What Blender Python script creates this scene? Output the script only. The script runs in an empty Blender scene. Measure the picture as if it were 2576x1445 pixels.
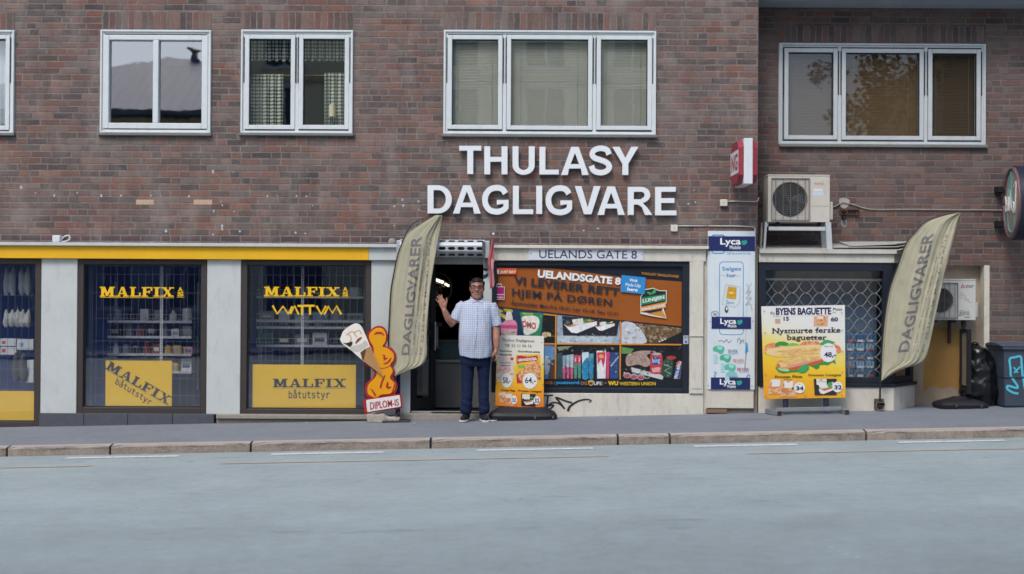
import bpy, bmesh, math, random, os
from mathutils import Vector, Matrix, noise, geometry
random.seed(7)
sc = bpy.context.scene
COL = sc.collection
R = math.radians

# ------------------------------------------------------------------ camera
FPX, UW, VH = 3105.0, 2576.0, 1445.0            # focal length and frame size in picture units
CAM = Vector((0, -15, 1.447)); PITCH, ROLL = 0.0090, 0.0055
_fw = Vector((0, math.cos(PITCH), math.sin(PITCH)))
_r0 = Vector((1, 0, 0)); _u0 = _r0.cross(_fw)
_rt = _r0 * math.cos(ROLL) + _u0 * math.sin(ROLL)
_up = _u0 * math.cos(ROLL) - _r0 * math.sin(ROLL)
cd = bpy.data.cameras.new('camera'); cam = bpy.data.objects.new('camera', cd); COL.objects.link(cam)
cam.matrix_world = Matrix(((_rt.x, _up.x, -_fw.x, CAM.x), (_rt.y, _up.y, -_fw.y, CAM.y), (_rt.z, _up.z, -_fw.z, CAM.z), (0, 0, 0, 1)))
cd.sensor_width = 36; cd.lens = 36 * FPX / UW; cd.clip_end = 600
cd.dof.use_dof = True; cd.dof.focus_distance = 11.9; cd.dof.aperture_fstop = 1.5
sc.camera = cam

# ------------------------------------------------------------------ sky, sun, exposure (overcast day)
EL, AZ = R(52), R(205)
w = bpy.data.worlds.new("World"); sc.world = w; w.use_nodes = True
nt = w.node_tree; bg = nt.nodes['Background']
sky = nt.nodes.new('ShaderNodeTexSky'); sky.sky_type = 'NISHITA'; sky.sun_disc = False
sky.sun_elevation = EL; sky.sun_rotation = AZ; sky.air_density = 1.0; sky.dust_density = 3.2; sky.ozone_density = 2.0
nt.links.new(sky.outputs[0], bg.inputs[0]); bg.inputs[1].default_value = 0.15
sd = bpy.data.lights.new('sun', 'SUN'); sd.energy = 1.4; sd.angle = R(18); sd.color = (1, .96, .9)
sun = bpy.data.objects.new('sun', sd); COL.objects.link(sun)
_sd = Vector((math.sin(AZ) * math.cos(EL), math.cos(AZ) * math.cos(EL), math.sin(EL)))
sun.rotation_euler = _sd.to_track_quat('Z', 'Y').to_euler(); sun.location = (0, -10, 20)
sc.view_settings.view_transform = 'Standard'; sc.view_settings.look = 'None'
sc.view_settings.exposure = 0.38; sc.view_settings.gamma = 1

# ------------------------------------------------------------------ picture unit -> point helpers
def at(u, v, y):
    d = _fw * FPX + _rt * (u - UW / 2) - _up * (v - VH / 2)
    return CAM + d * ((y - CAM.y) / d.y)
ZM = dict(A=(0, 700, 800, 1651), B=(700, 700, 600, 1334), C=(1200, 700, 550, 1223), D=(1500, 740, 750, 1777), E=(2150, 700, 550, 1223),
          F=(2600, 500, 580, 986), G=(0, 0, 1120, 2129), H=(1100, 0, 1200, 2282), I=(2200, 0, 980, 1863), J=(0, 1250, 1600, 2576),
          K=(1600, 1250, 1580, 2576), M1=(1320, 840, 280, 1445), M2=(1380, 1080, 240, 1445), S1=(1520, 960, 240, 991),
          S2=(2340, 930, 320, 1250), DI=(1040, 980, 240, 1020), LY=(2180, 700, 180, 441), FL=(1210, 660, 350, 1488), RB=(2820, 800, 360, 1040))
def zz(k, x, y):
    a, b, wd, ow = ZM[k]; s = wd / ow
    return ((a + x * s) / 1.234472, (b + y * s) / 1.234472)
def zp(k, x, y, Y): return at(*zz(k, x, y), Y)
def zq(k, *pts): return [zz(k, *p) for p in pts]
def rect(k, x0, y0, x1, y1): return zq(k, (x0, y0), (x1, y0), (x1, y1), (x0, y1))
def ell(k, cx, cy, rx, ry, n=28, rot=0):
    c, s = math.cos(rot), math.sin(rot)
    return [zz(k, cx + rx * math.cos(a) * c - ry * math.sin(a) * s, cy + rx * math.cos(a) * s + ry * math.sin(a) * c) for a in [i * 2 * math.pi / n for i in range(n)]]

SL = 0.0243                                        # the street climbs to the right
def gz(x): return SL * x

# ------------------------------------------------------------------ materials
def lin(h):
    if not isinstance(h, str): return tuple(h)[:3]
    h = h.lstrip('#'); o = []
    for i in (0, 2, 4):
        c = int(h[i:i + 2], 16) / 255; o.append(c / 12.92 if c <= .04045 else ((c + .055) / 1.055) ** 2.4)
    return tuple(o)
class NT:
    def __init__(s, name):
        s.m = bpy.data.materials.new(name); s.m.use_nodes = True; s.t = s.m.node_tree; s.n = s.t.nodes
        s.b = s.n['Principled BSDF']; s.out = s.n['Material Output']
    def put(s, sock, v):
        if isinstance(v, bpy.types.NodeSocket): s.t.links.new(v, sock)
        elif v is not None:
            try: sock.default_value = v
            except Exception: sock.default_value = (*v, 1)
    def node(s, ty, **k):
        n = s.n.new(ty)
        for a, b in k.items(): setattr(n, a, b)
        return n
    def math(s, op, a, b=None, c=None, clamp=False):
        n = s.node('ShaderNodeMath', operation=op, use_clamp=clamp)
        for i, v in enumerate((a, b, c)):
            if v is not None: s.put(n.inputs[i], v)
        return n.outputs[0]
    def pos(s):
        n = s.node('ShaderNodeNewGeometry'); x = s.node('ShaderNodeSeparateXYZ'); s.t.links.new(n.outputs['Position'], x.inputs[0])
        return n.outputs['Position'], x.outputs[0], x.outputs[1], x.outputs[2]
    def comb(s, x, y, z):
        n = s.node('ShaderNodeCombineXYZ')
        for i, v in enumerate((x, y, z)): s.put(n.inputs[i], v)
        return n.outputs[0]
    def noise(s, vec, scale, detail=3, rough=.55, dist=0):
        n = s.node('ShaderNodeTexNoise'); s.put(n.inputs['Vector'], vec); n.inputs['Scale'].default_value = scale
        n.inputs['Detail'].default_value = detail; n.inputs['Roughness'].default_value = rough; n.inputs['Distortion'].default_value = dist
        return n.outputs[0]
    def mapr(s, v, a, b, c=0., d=1.):
        n = s.node('ShaderNodeMapRange'); n.clamp = True
        for i, x in enumerate((v, a, b, c, d)): s.put(n.inputs[i], x)
        return n.outputs[0]
    def mix(s, f, a, b, bt='MIX'):
        n = s.node('ShaderNodeMix', data_type='RGBA', blend_type=bt)
        s.put(n.inputs[0], f); s.put(n.inputs[6], a); s.put(n.inputs[7], b)
        return n.outputs[2]
    def ramp(s, v, stops, const=False):
        n = s.node('ShaderNodeValToRGB'); s.put(n.inputs[0], v)
        e = n.color_ramp.elements
        while len(e) < len(stops): e.new(.5)
        for i, (p, c) in enumerate(stops): e[i].position = p; e[i].color = (*lin(c), 1)
        if const: n.color_ramp.interpolation = 'CONSTANT'
        return n.outputs[0]
    def white(s, vec):
        n = s.node('ShaderNodeTexWhiteNoise', noise_dimensions='3D'); s.put(n.inputs[0], vec); return n.outputs['Value']
    def bump(s, h, strength=.3, dist=.01):
        n = s.node('ShaderNodeBump'); n.inputs['Strength'].default_value = strength; n.inputs['Distance'].default_value = dist
        s.put(n.inputs['Height'], h); s.t.links.new(n.outputs[0], s.b.inputs['Normal'])
    def done(s, col, rough=.6, metal=0, spec=.4):
        s.put(s.b.inputs['Base Color'], col if isinstance(col, bpy.types.NodeSocket) else (*lin(col), 1))
        s.put(s.b.inputs['Roughness'], rough); s.b.inputs['Metallic'].default_value = metal
        s.b.inputs['Specular IOR Level'].default_value = spec
        return s.m
_mc = {}
def M(hexc, rough=.6, var=.12, scale=9, metal=0, spec=.35, bump=0, bscale=60, dirt=0, stretch=None):
    """painted / plastic / metal surface with uneven tone, fine relief and optional weathering"""
    key = (hexc, rough, var, scale, metal, spec, bump, bscale, dirt, stretch)
    if key in _mc: return _mc[key]
    t = NT('surface_' + (hexc.lstrip('#') if isinstance(hexc, str) else 'x')); p, x, y, z = t.pos()
    if stretch: p = t.comb(t.math('MULTIPLY', x, stretch[0]), t.math('MULTIPLY', y, stretch[0]), t.math('MULTIPLY', z, stretch[1]))
    n = t.noise(p, scale, 5, .6); n2 = t.noise(p, scale * 6, 3, .6)
    f = t.mapr(t.math('ADD', t.math('MULTIPLY', n, .65), t.math('MULTIPLY', n2, .35)), .3, .7, 1 - var, 1 + var)
    c = t.mix(1., (*lin(hexc), 1), t.comb(f, f, f), 'MULTIPLY')
    if dirt:
        d = t.mapr(t.noise(t.comb(t.math('MULTIPLY', x, 3.), t.math('MULTIPLY', y, 3.), t.math('MULTIPLY', z, .9)), 3.2, 6, .7), .52, .75, 0, dirt)
        c = t.mix(d, c, (*lin('6a6259'), 1))
    if bump: t.bump(t.noise(p, bscale, 4, .65), bump, .006)
    _mc[key] = t.done(c, rough, metal, spec); return _mc[key]
PV = [.05, 5]
def P(hexc, rough=.45, var=None): return M(hexc, rough, PV[0] if var is None else var, PV[1])          # printed vinyl / paper

def brick(name, swap=False, dark=0.0, off=0.0):
    t = NT(name); p, x, y, z = t.pos()
    wv = t.noise(p, 14, 3, .6); wv2 = t.noise(t.comb(t.math('ADD', x, 5.3), y, z), 14, 3, .6)
    h = t.math('ADD', t.math('ADD', x, y), t.math('MULTIPLY', t.math('SUBTRACT', wv, .5), .018))
    v = t.math('ADD', z, t.math('MULTIPLY', t.math('SUBTRACT', wv2, .5), .014))
    if swap: h, v = t.math('ADD', v, off), h
    PZ, LX = .0782, (.243 if not swap else .2195)
    vr = t.math('DIVIDE', v, PZ); row = t.math('FLOOR', vr); fz = t.math('FRACT', vr)
    rh = t.white(t.comb(row, 3.7, 1.1))
    if not swap:
        hx = t.math('ADD', t.math('DIVIDE', h, LX), t.math('ADD', t.math('MULTIPLY', t.math('MODULO', row, 2), .5), t.math('MULTIPLY', rh, .42)))
    else: hx = t.math('DIVIDE', h, LX)
    c = t.math('FLOOR', hx); f = t.math('FRACT', hx)
    if not swap:
        sp = t.math('LESS_THAN', t.white(t.comb(c, row, 9.2)), .27)
        f2 = t.math('FRACT', t.math('MULTIPLY', f, 2)); fl = t.math('FLOOR', t.math('MULTIPLY', f, 2))
        dx1 = t.math('MULTIPLY', t.math('MINIMUM', f, t.math('SUBTRACT', 1, f)), LX)
        dx2 = t.math('MULTIPLY', t.math('MINIMUM', f2, t.math('SUBTRACT', 1, f2)), LX / 2)
        dx = t.math('ADD', t.math('MULTIPLY', sp, dx2), t.math('MULTIPLY', t.math('SUBTRACT', 1, sp), dx1))
        idx = t.math('ADD', t.math('MULTIPLY', c, 2), t.math('MULTIPLY', fl, sp))
    else:
        dx = t.math('MULTIPLY', t.math('MINIMUM', f, t.math('SUBTRACT', 1, f)), LX); idx = c
    dz = t.math('MULTIPLY', t.math('MINIMUM', fz, t.math('SUBTRACT', 1, fz)), PZ)
    d = t.math('ADD', t.math('MINIMUM', dx, dz), t.math('MULTIPLY', t.math('SUBTRACT', t.noise(p, 45, 4, .7), .5), .015))
    mask = t.mapr(d, .0052, .0108)
    r1 = t.white(t.comb(idx, row, .5)); r2 = t.white(t.comb(idx, row, 4.5))
    big = t.noise(p, .9, 4, .6)
    rr = t.math('ADD', t.math('MULTIPLY', r1, .8), t.math('MULTIPLY', t.math('SUBTRACT', big, .5), .75), clamp=True)
    bc = t.ramp(rr, [(0, '423b3f'), (.16, '514644'), (.34, '604d47'), (.52, '6d4d46'), (.7, '7a5247'), (.86, '855f50'), (1, '7d6d64')])
    tex = t.mapr(t.noise(p, 38, 5, .7), .25, .75, .74, 1.26)
    tex = t.math('MULTIPLY', tex, t.mapr(r2, 0, 1, .84, 1.14))
    bc = t.mix(1., bc, t.comb(tex, tex, tex), 'MULTIPLY')
    haze = t.mapr(t.noise(t.comb(x, t.math('MULTIPLY', y, 1), t.math('MULTIPLY', z, 1.8)), 1.3, 5, .65), .40, .66, .16, .74)
    haze = t.math('MULTIPLY', haze, t.mapr(t.noise(p, 26, 4, .7), .3, .7, .45, 1.25), clamp=True)
    haze = t.math('ADD', haze, t.mapr(r2, .55, 1, 0, .42), clamp=True)
    bc = t.mix(haze, bc, (*lin('766d68'), 1))
    mc = t.mix(t.mapr(t.noise(p, 6, 4, .6), .3, .7), (*lin('625b59'), 1), (*lin('837c79'), 1))
    col = t.mix(mask, mc, bc)
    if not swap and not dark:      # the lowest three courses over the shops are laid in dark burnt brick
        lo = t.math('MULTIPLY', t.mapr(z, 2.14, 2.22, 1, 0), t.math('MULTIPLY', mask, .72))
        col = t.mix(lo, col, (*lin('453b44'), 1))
        # lime wash-out streaks
        st = t.mapr(t.noise(t.comb(t.math('MULTIPLY', x, 1.8), 0, t.math('MULTIPLY', z, .9)), 1.6, 5, .65), .50, .72, 0, .5)
        col = t.mix(st, col, (*lin('8c8580'), 1))
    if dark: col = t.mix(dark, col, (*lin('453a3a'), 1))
    stk = t.mapr(t.noise(t.comb(t.math('MULTIPLY', t.math('ADD', x, y), 5.), 0, t.math('MULTIPLY', z, .45)), 1.3, 5, .65), .52, .76, 0, .28)     # soot runs down the wall
    col = t.mix(stk, col, (*lin('3f3a39'), 1))
    hgt = t.math('ADD', mask, t.math('MULTIPLY', t.noise(p, 70, 4, .7), .35))
    t.bump(hgt, .55, .008)
    return t.done(col, .9, 0, .2)

def glass(name, refl, tint=(1, 1, 1), rough=0.0):
    t = NT(name); t.n.remove(t.b)
    tr = t.node('ShaderNodeBsdfTransparent'); tr.inputs[0].default_value = (*tint, 1)
    gl = t.node('ShaderNodeBsdfGlossy'); gl.inputs['Roughness'].default_value = rough; gl.inputs[0].default_value = (.95, .97, 1, 1)
    p, x, y, z = t.pos()
    b = t.node('ShaderNodeBump'); b.inputs['Strength'].default_value = .02; b.inputs['Distance'].default_value = .02
    t.put(b.inputs['Height'], t.noise(p, 3.0, 2)); t.t.links.new(b.outputs[0], gl.inputs['Normal'])
    ge = t.node('ShaderNodeNewGeometry'); dt = t.node('ShaderNodeVectorMath', operation='DOT_PRODUCT')
    t.t.links.new(ge.outputs['Normal'], dt.inputs[0]); t.t.links.new(ge.outputs['Incoming'], dt.inputs[1])
    sch = t.math('POWER', t.math('SUBTRACT', 1, t.math('ABSOLUTE', dt.outputs['Value'])), 5)     # Schlick, the same from both sides
    f = t.math('ADD', t.math('MULTIPLY', sch, .8), refl + .04, clamp=True)
    mx = t.node('ShaderNodeMixShader'); t.put(mx.inputs[0], f)
    t.t.links.new(tr.outputs[0], mx.inputs[1]); t.t.links.new(gl.outputs[0], mx.inputs[2]); t.t.links.new(mx.outputs[0], t.out.inputs[0])
    return t.m
def emit(hexc, s):
    t = NT('lamp_reflection_glow'); t.put(t.b.inputs['Emission Color'], (*lin(hexc), 1)); t.b.inputs['Emission Strength'].default_value = s
    return t.m
def asphalt(name, base, lo, hi, bands=0, spec=.35, rough=.75, cracks=0):
    t = NT(name); p, x, y, z = t.pos()
    n = t.noise(p, 1.3, 5, .6); g = t.noise(p, 90, 3, .75); m = t.noise(p, 9, 5, .7)
    f = t.math('ADD', t.math('ADD', t.math('MULTIPLY', n, .30), t.math('MULTIPLY', g, .40)), t.math('MULTIPLY', m, .30))
    f = t.mapr(f, .37, .63, lo, hi)
    if bands:
        near_tone = t.mapr(t.math('ADD', y, t.math('MULTIPLY', t.math('SUBTRACT', t.noise(t.comb(t.math('MULTIPLY', x, .3), y, 0), .8, 4), .5), 3.5)), -8.6, -5.6, .74, 1.0)   # darkens unevenly towards the camera side
        f = t.math('MULTIPLY', f, near_tone)
        yb = t.noise(t.comb(t.math('MULTIPLY', x, .035), y, 0), 1.1, 3, .5)
        f = t.math('MULTIPLY', f, t.mapr(yb, .35, .65, 1 - bands, 1 + bands))
    c = t.mix(1., (*lin(base), 1), t.comb(f, f, f), 'MULTIPLY')
    if cracks:
        vo = t.node('ShaderNodeTexVoronoi'); t.put(vo.inputs['Vector'], t.comb(x, y, 0)); vo.inputs['Scale'].default_value = 2.6
        sp_ = t.mapr(vo.outputs['Distance'], .04, .055, .5, 0)
        c = t.mix(sp_, c, t.mix(t.mapr(t.noise(p, 1.1, 1), .45, .55), (*lin('3a3d42'), 1), (*lin('a8abad'), 1)))
        st = t.mapr(t.noise(t.comb(t.math('MULTIPLY', x, .9), t.math('MULTIPLY', y, 2.4), 2.), 1.4, 5, .6), .62, .74, 0, cracks)
        c = t.mix(st, c, (*lin('3d4248'), 1))
    t.bump(t.math('ADD', g, t.math('MULTIPLY', m, .4)), .35, .006)
    return t.done(c, rough, 0, spec)
def zramp(name, z0, z1, stops, rough=.45, wob=.35):
    t = NT(name); p, x, y, z = t.pos()
    v = t.math('ADD', t.mapr(z, z0, z1), t.math('MULTIPLY', t.math('SUBTRACT', t.noise(t.comb(x, y, t.math('MULTIPLY', z, 2)), 3.5, 3), .5), wob))
    return t.done(t.ramp(v, stops), rough)
def food(name, cols, scale=30, rough=.5):
    t = NT(name); p, x, y, z = t.pos(); v = t.node('ShaderNodeTexVoronoi'); t.put(v.inputs['Vector'], p); v.inputs['Scale'].default_value = scale
    sx = t.node('ShaderNodeSeparateColor'); t.put(sx.inputs[0], v.outputs['Color'])
    n = len(cols); c = t.ramp(sx.outputs[0], [(i / n, k) for i, k in enumerate(cols)], True)
    return t.done(t.mix(t.noise(p, scale, 3), c, (*lin(cols[0]), 1)), rough)

# ------------------------------------------------------------------ meshes
class MB:
    def __init__(s): s.v, s.f, s.mi = [], [], []; s.mats = []; s.cur = 0
    def use(s, m):
        if m not in s.mats: s.mats.append(m)
        s.cur = s.mats.index(m); return s
    def face(s, pts):
        b = len(s.v); s.v += [Vector(p) for p in pts]; s.f.append(tuple(range(b, b + len(pts)))); s.mi.append(s.cur)
    def raw(s, vs, fs):
        b = len(s.v); s.v += [Vector(p) for p in vs]
        for f in fs: s.f.append(tuple(i + b for i in f)); s.mi.append(s.cur)
    def box(s, x0, x1, y0, y1, z0, z1, sl=0):
        """sl: slope of the bottom face along x (so a base follows the climbing street)"""
        def q(x, y, z): return (x, y, z)
        b0, b1 = z0, z0
        if sl: b0, b1 = z0 + sl * x0, z0 + sl * x1
        vs = [q(x0, y0, b0), q(x1, y0, b1), q(x1, y1, b1), q(x0, y1, b0), q(x0, y0, z1), q(x1, y0, z1), q(x1, y1, z1), q(x0, y1, z1)]
        s.raw(vs, [(0, 3, 2, 1), (4, 5, 6, 7), (0, 1, 5, 4), (1, 2, 6, 5), (2, 3, 7, 6), (3, 0, 4, 7)]); return s
    def obox(s, c, ax, ay, az):
        c, ax, ay, az = map(Vector, (c, ax, ay, az))
        vs = [c + ax * i + ay * j + az * k for k in (-1, 1) for i, j in ((-1, -1), (1, -1), (1, 1), (-1, 1))]
        s.raw(vs, [(0, 3, 2, 1), (4, 5, 6, 7), (0, 1, 5, 4), (1, 2, 6, 5), (2, 3, 7, 6), (3, 0, 4, 7)]); return s
    def prism(s, front, dvec):
        n = len(front); dv = Vector(dvec); fr = [Vector(p) for p in front]
        s.raw(fr + [p + dv for p in fr], [tuple(range(n)), tuple(range(2 * n - 1, n - 1, -1))] + [(i, n + i, n + (i + 1) % n, (i + 1) % n) for i in range(n)]); return s
    def prismh(s, outer, holes, dvec):
        dv = Vector(dvec); loops = [[Vector(p) for p in outer]] + [[Vector(p) for p in h] for h in holes]
        allv = [p for l in loops for p in l]; n = len(allv)
        tr = geometry.tessellate_polygon(loops); fs = []
        fs += [tuple(t) for t in tr] + [tuple(n + i for i in reversed(t)) for t in tr]
        b = 0
        for l in loops:
            m = len(l)
            for i in range(m): fs.append((b + i, n + b + i, n + b + (i + 1) % m, b + (i + 1) % m))
            b += m
        s.raw(allv + [p + dv for p in allv], fs); return s
    def tube(s, path, r, n=8, cap=True, flat=None):
        """flat: per-point (ra, rb) ellipse in the frame; r may be a list"""
        path = [Vector(p) for p in path]; m = len(path)
        rs = r if isinstance(r, (list, tuple)) else [r] * m
        tg = [(path[min(i + 1, m - 1)] - path[max(i - 1, 0)]).normalized() for i in range(m)]
        ref = Vector((0, 1, 0)) if abs(tg[0].y) < .9 else Vector((1, 0, 0))
        vs = []
        for i in range(m):
            a = (ref - tg[i] * ref.dot(tg[i])).normalized(); b = tg[i].cross(a); ref = a
            q = rs[i]; ra, rb = q if isinstance(q, (tuple, list)) else (q, q)
            vs += [path[i] + a * (ra * math.cos(2 * math.pi * k / n)) + b * (rb * math.sin(2 * math.pi * k / n)) for k in range(n)]
        fs = [(i * n + k, i * n + (k + 1) % n, (i + 1) * n + (k + 1) % n, (i + 1) * n + k) for i in range(m - 1) for k in range(n)]
        if cap: fs += [tuple(range(n - 1, -1, -1)), tuple((m - 1) * n + k for k in range(n))]
        s.raw(vs, fs); return s
    def cyl(s, a, b, r, n=16, r2=None): return s.tube([a, b], [r, r if r2 is None else r2], n)
    def stack(s, rings, n=28, p=2.0):
        """horizontal superellipse rings (cx,cy,cz,rx,ry)"""
        vs = []
        for cx, cy, cz, rx, ry in rings:
            for k in range(n):
                a = 2 * math.pi * k / n; c, d = math.cos(a), math.sin(a)
                vs.append((cx + rx * math.copysign(abs(c) ** (2 / p), c), cy + ry * math.copysign(abs(d) ** (2 / p), d), cz))
        m = len(rings)
        fs = [(i * n + k, i * n + (k + 1) % n, (i + 1) * n + (k + 1) % n, (i + 1) * n + k) for i in range(m - 1) for k in range(n)]
        fs += [tuple(range(n - 1, -1, -1)), tuple((m - 1) * n + k for k in range(n))]
        s.raw(vs, fs); return s
    def ball(s, c, rx, ry, rz, n=16, m=10):
        rings = []
        for i in range(m + 1):
            a = -math.pi / 2 + math.pi * i / m; k = max(math.cos(a), .02)
            rings.append((c[0], c[1], c[2] + rz * math.sin(a), rx * k, ry * k))
        return s.stack(rings, n)
    def build(s, name, mat=None, parent=None, smooth=False, bevel=0, seg=2, recalc=True):
        me = bpy.data.meshes.new(name); L = Vector((0, 0, 0))
        if parent is not None:
            L = wloc(parent)
        me.from_pydata([tuple(v - L) for v in s.v], [], s.f)
        if s.mats:
            for m in s.mats: me.materials.append(m)
            me.polygons.foreach_set('material_index', s.mi)
        elif mat: me.materials.append(mat)
        if recalc:
            bm = bmesh.new(); bm.from_mesh(me); bmesh.ops.recalc_face_normals(bm, faces=bm.faces); bm.to_mesh(me); bm.free()
        if smooth: me.polygons.foreach_set('use_smooth', [True] * len(me.polygons))
        o = bpy.data.objects.new(name, me); COL.objects.link(o)
        if parent is not None: o.parent = parent
        if bevel:
            b = o.modifiers.new('bevel', 'BEVEL'); b.width = bevel; b.segments = seg; b.limit_method = 'ANGLE'; b.angle_limit = R(40)
        return o
def wloc(o):
    v = Vector((0, 0, 0))
    while o is not None: v += o.location; o = o.parent
    return v
def tag(o, label, cat, group=None):
    o['label'] = label; o['category'] = cat
    if group: o['group'] = group
    return o
def thing(name, label, cat, loc=(0, 0, 0), group=None):
    o = bpy.data.objects.new(name, None); COL.objects.link(o); o.location = loc; o.empty_display_size = .1
    return tag(o, label, cat, group)
def struct(o, kind='structure'): o['kind'] = kind; return o
def organic(name, mb, voxel, it, mat, parent, disp=None, fac=.5):
    """several overlapping limbs grown together into one continuous skin"""
    o = mb.build('growing_skin', None, None, recalc=True)
    r = o.modifiers.new('r', 'REMESH'); r.mode = 'VOXEL'; r.voxel_size = voxel
    if it: q = o.modifiers.new('s', 'SMOOTH'); q.iterations = it; q.factor = fac
    dg = bpy.context.evaluated_depsgraph_get(); dg.update()
    me = bpy.data.meshes.new_from_object(o.evaluated_get(dg)); bpy.data.objects.remove(o)
    me.name = name; me.materials.clear(); me.materials.append(mat); L = wloc(parent) if parent else Vector()
    nn = [v.normal.copy() for v in me.vertices]
    for v, n in zip(me.vertices, nn):
        if disp: v.co += n * disp(v.co)
        v.co -= L
    me.polygons.foreach_set('use_smooth', [True] * len(me.polygons))
    ob = bpy.data.objects.new(name, me); COL.objects.link(ob)
    if parent: ob.parent = parent
    return ob

# ------------------------------------------------------------------ lettering
_gc = {}
try: MONO = bpy.data.fonts.load(os.path.join(bpy.utils.system_resource('DATAFILES', path='fonts'), 'DejaVuSansMono.woff2'))
except Exception: MONO = None
def glyphs(body, bold=0.0, slab=False, mono=False, space=1.0, shear=0):
    key = (body, bold, slab, mono, space, shear)
    if key in _gc: return _gc[key]
    slash = None
    b2 = body.replace('ø', 'o').replace('Ø', 'O')
    def mk(tx, raw=False):
        c = bpy.data.curves.new('t', 'FONT'); c.body = tx; c.offset = bold; c.resolution_u = 3; c.space_character = space; c.shear = shear
        if mono and MONO: c.font = MONO
        o = bpy.data.objects.new('t', c); me = bpy.data.meshes.new_from_object(o)
        vs = [(v.co.x, v.co.y) for v in me.vertices]; fs = [tuple(p.vertices) for p in me.polygons]
        bpy.data.objects.remove(o); bpy.data.curves.remove(c); bpy.data.meshes.remove(me)
        return vs, fs
    vs, fs = mk(b2)
    lay = [0] * len(vs)
    for i, ch in enumerate(body):
        if ch in 'øØ':
            a = mk(b2[:i] + '.')[0]; x0 = max(v[0] for v in mk(b2[:i])[0]) if b2[:i].strip() else 0
            x1 = max(v[0] for v in mk(b2[:i + 1])[0])
            hh = max(v[1] for v in mk(ch.replace('ø', 'o').replace('Ø', 'O'))[0]); x0 = x1 - hh * (1.0 if ch == 'ø' else .98); tkn = .05 + bold
            b = len(vs); vs += [(x0, -.03), (x0 + tkn * 1.6, -.03), (x1, hh + .03), (x1 - tkn * 1.6, hh + .03)]; lay += [1] * 4; fs.append((b, b + 1, b + 2, b + 3))
    if slab:
        cnt = {}
        for f in fs:
            for i in range(len(f)):
                e = tuple(sorted((f[i], f[(i + 1) % len(f)]))); cnt[e] = cnt.get(e, 0) + 1
        tops = sorted(v[1] for v in vs); n0 = len(vs)
        for (a, b), k in list(cnt.items()):
            if k != 1 or a >= n0 or b >= n0: continue
            (xa, ya), (xb, yb) = vs[a], vs[b]
            if abs(ya - yb) > .004: continue
            L = abs(xa - xb)
            if not (.03 < L < .3): continue
            xa, xb = min(xa, xb), max(xa, xb); h = .055 + bold * .6; s = .06 + bold * .5
            if L > .2: continue
            up = ya > .2; q = len(vs)
            y0, y1 = (ya - h, ya) if up else (ya, ya + h)
            if up and ya < max(tops) - .12: xb2 = xb
            else: xb2 = xb + s
            vs += [(xa - s, y0), (xb2, y0), (xb2, y1), (xa - s, y1)]; lay += [1] * 4; fs.append((q, q + 1, q + 2, q + 3))
    xs = [v[0] for v in vs]; ys = [v[1] for v in vs]
    x0, x1, y0, y1 = min(xs), max(xs), min(ys), max(ys)
    out = ([((x - x0) / (x1 - x0), (y1 - y) / max(y1 - y0, 1e-6)) for x, y in vs], fs, lay)
    _gc[key] = out; return out
def bil(q, s, t):
    (a, b, c, d) = [Vector(p) for p in q]
    return (a * (1 - s) + b * s) * (1 - t) + (d * (1 - s) + c * s) * t
def tverts(body, q, Y, lift=0.0, **k):
    vs, fs, lay = glyphs(body, **k); out = []
    for (s, t), l in zip(vs, lay):
        u = bil(q, s, t); y = Y(u.x, u.y) if callable(Y) else Y
        out.append(at(u.x, u.y, y - lift - .0006 * l))
    return out, fs
def text(name, body, q, Y, mat, parent, **k):
    mb = MB(); mb.raw(*tverts(body, q, Y, **k)); return mb.build(name, mat, parent, recalc=False)
class Pic(MB):
    """flat print: layered sheets on the plane (or gentle surface) Y"""
    def __init__(s, Y, step=.00015): super().__init__(); s.Y = Y; s.k = 0; s.step = step
    def add(s, pts, m):
        s.use(m); s.k += 1; o = s.k * s.step
        s.face([at(u, v, (s.Y(u, v) if callable(s.Y) else s.Y) - o) for u, v in pts]); return s
    def text(s, body, q, m, **k):
        s.use(m); s.k += 1; s.raw(*tverts(body, q, s.Y, lift=s.k * s.step, **k)); return s
    def line(s, pts, wpx, m):
        n = len(pts); L, Rr = [], []
        for i in range(n):
            a = Vector(pts[max(i - 1, 0)]); b = Vector(pts[min(i + 1, n - 1)]); d = (b - a); d = Vector((-d.y, d.x)).normalized() * (wpx / 2 if not isinstance(wpx, (list, tuple)) else wpx[i] / 2)
            L.append(tuple(Vector(pts[i]) + d)); Rr.append(tuple(Vector(pts[i]) - d))
        s.use(m); s.k += 1; o = s.k * s.step
        for i in range(n - 1):
            s.face([at(u, v, (s.Y(u, v) if callable(s.Y) else s.Y) - o) for u, v in (L[i], L[i + 1], Rr[i + 1], Rr[i])])
        return s
def crom(pts, n=6, closed=False):
    out = []; m = len(pts)
    for i in range(m if closed else m - 1):
        g = (lambda j: pts[j % m]) if closed else (lambda j: pts[min(max(j, 0), m - 1)])
        p0, p1, p2, p3 = [Vector(g(i + k)) for k in (-1, 0, 1, 2)]
        for k in range(n):
            t = k / n
            out.append(.5 * ((2 * p1) + (p2 - p0) * t + (2 * p0 - 5 * p1 + 4 * p2 - p3) * t * t + (3 * p1 - p0 - 3 * p2 + p3) * t ** 3))
    if not closed: out.append(Vector(pts[-1]))
    return [tuple(p) for p in out]
def slabpx(mb, pts, Y, depth):  # a flat plate with outline pts (picture units) and real thickness
    return mb.prism([at(u, v, Y) for u, v in pts], (0, depth, 0))

# ================================================================== SETTING
RC = 0.5                                            # depth of the recessed right bay
def rb(u0, v0, u1, v1, Y):
    uc, vc = (u0 + u1) / 2, (v0 + v1) / 2
    return at(u0, vc, Y).x, at(u1, vc, Y).x, at(uc, v1, Y).z, at(uc, v0, Y).z
def rbz(k, x0, y0, x1, y1, Y): return rb(*zz(k, x0, y0), *zz(k, x1, y1), Y)

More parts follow.
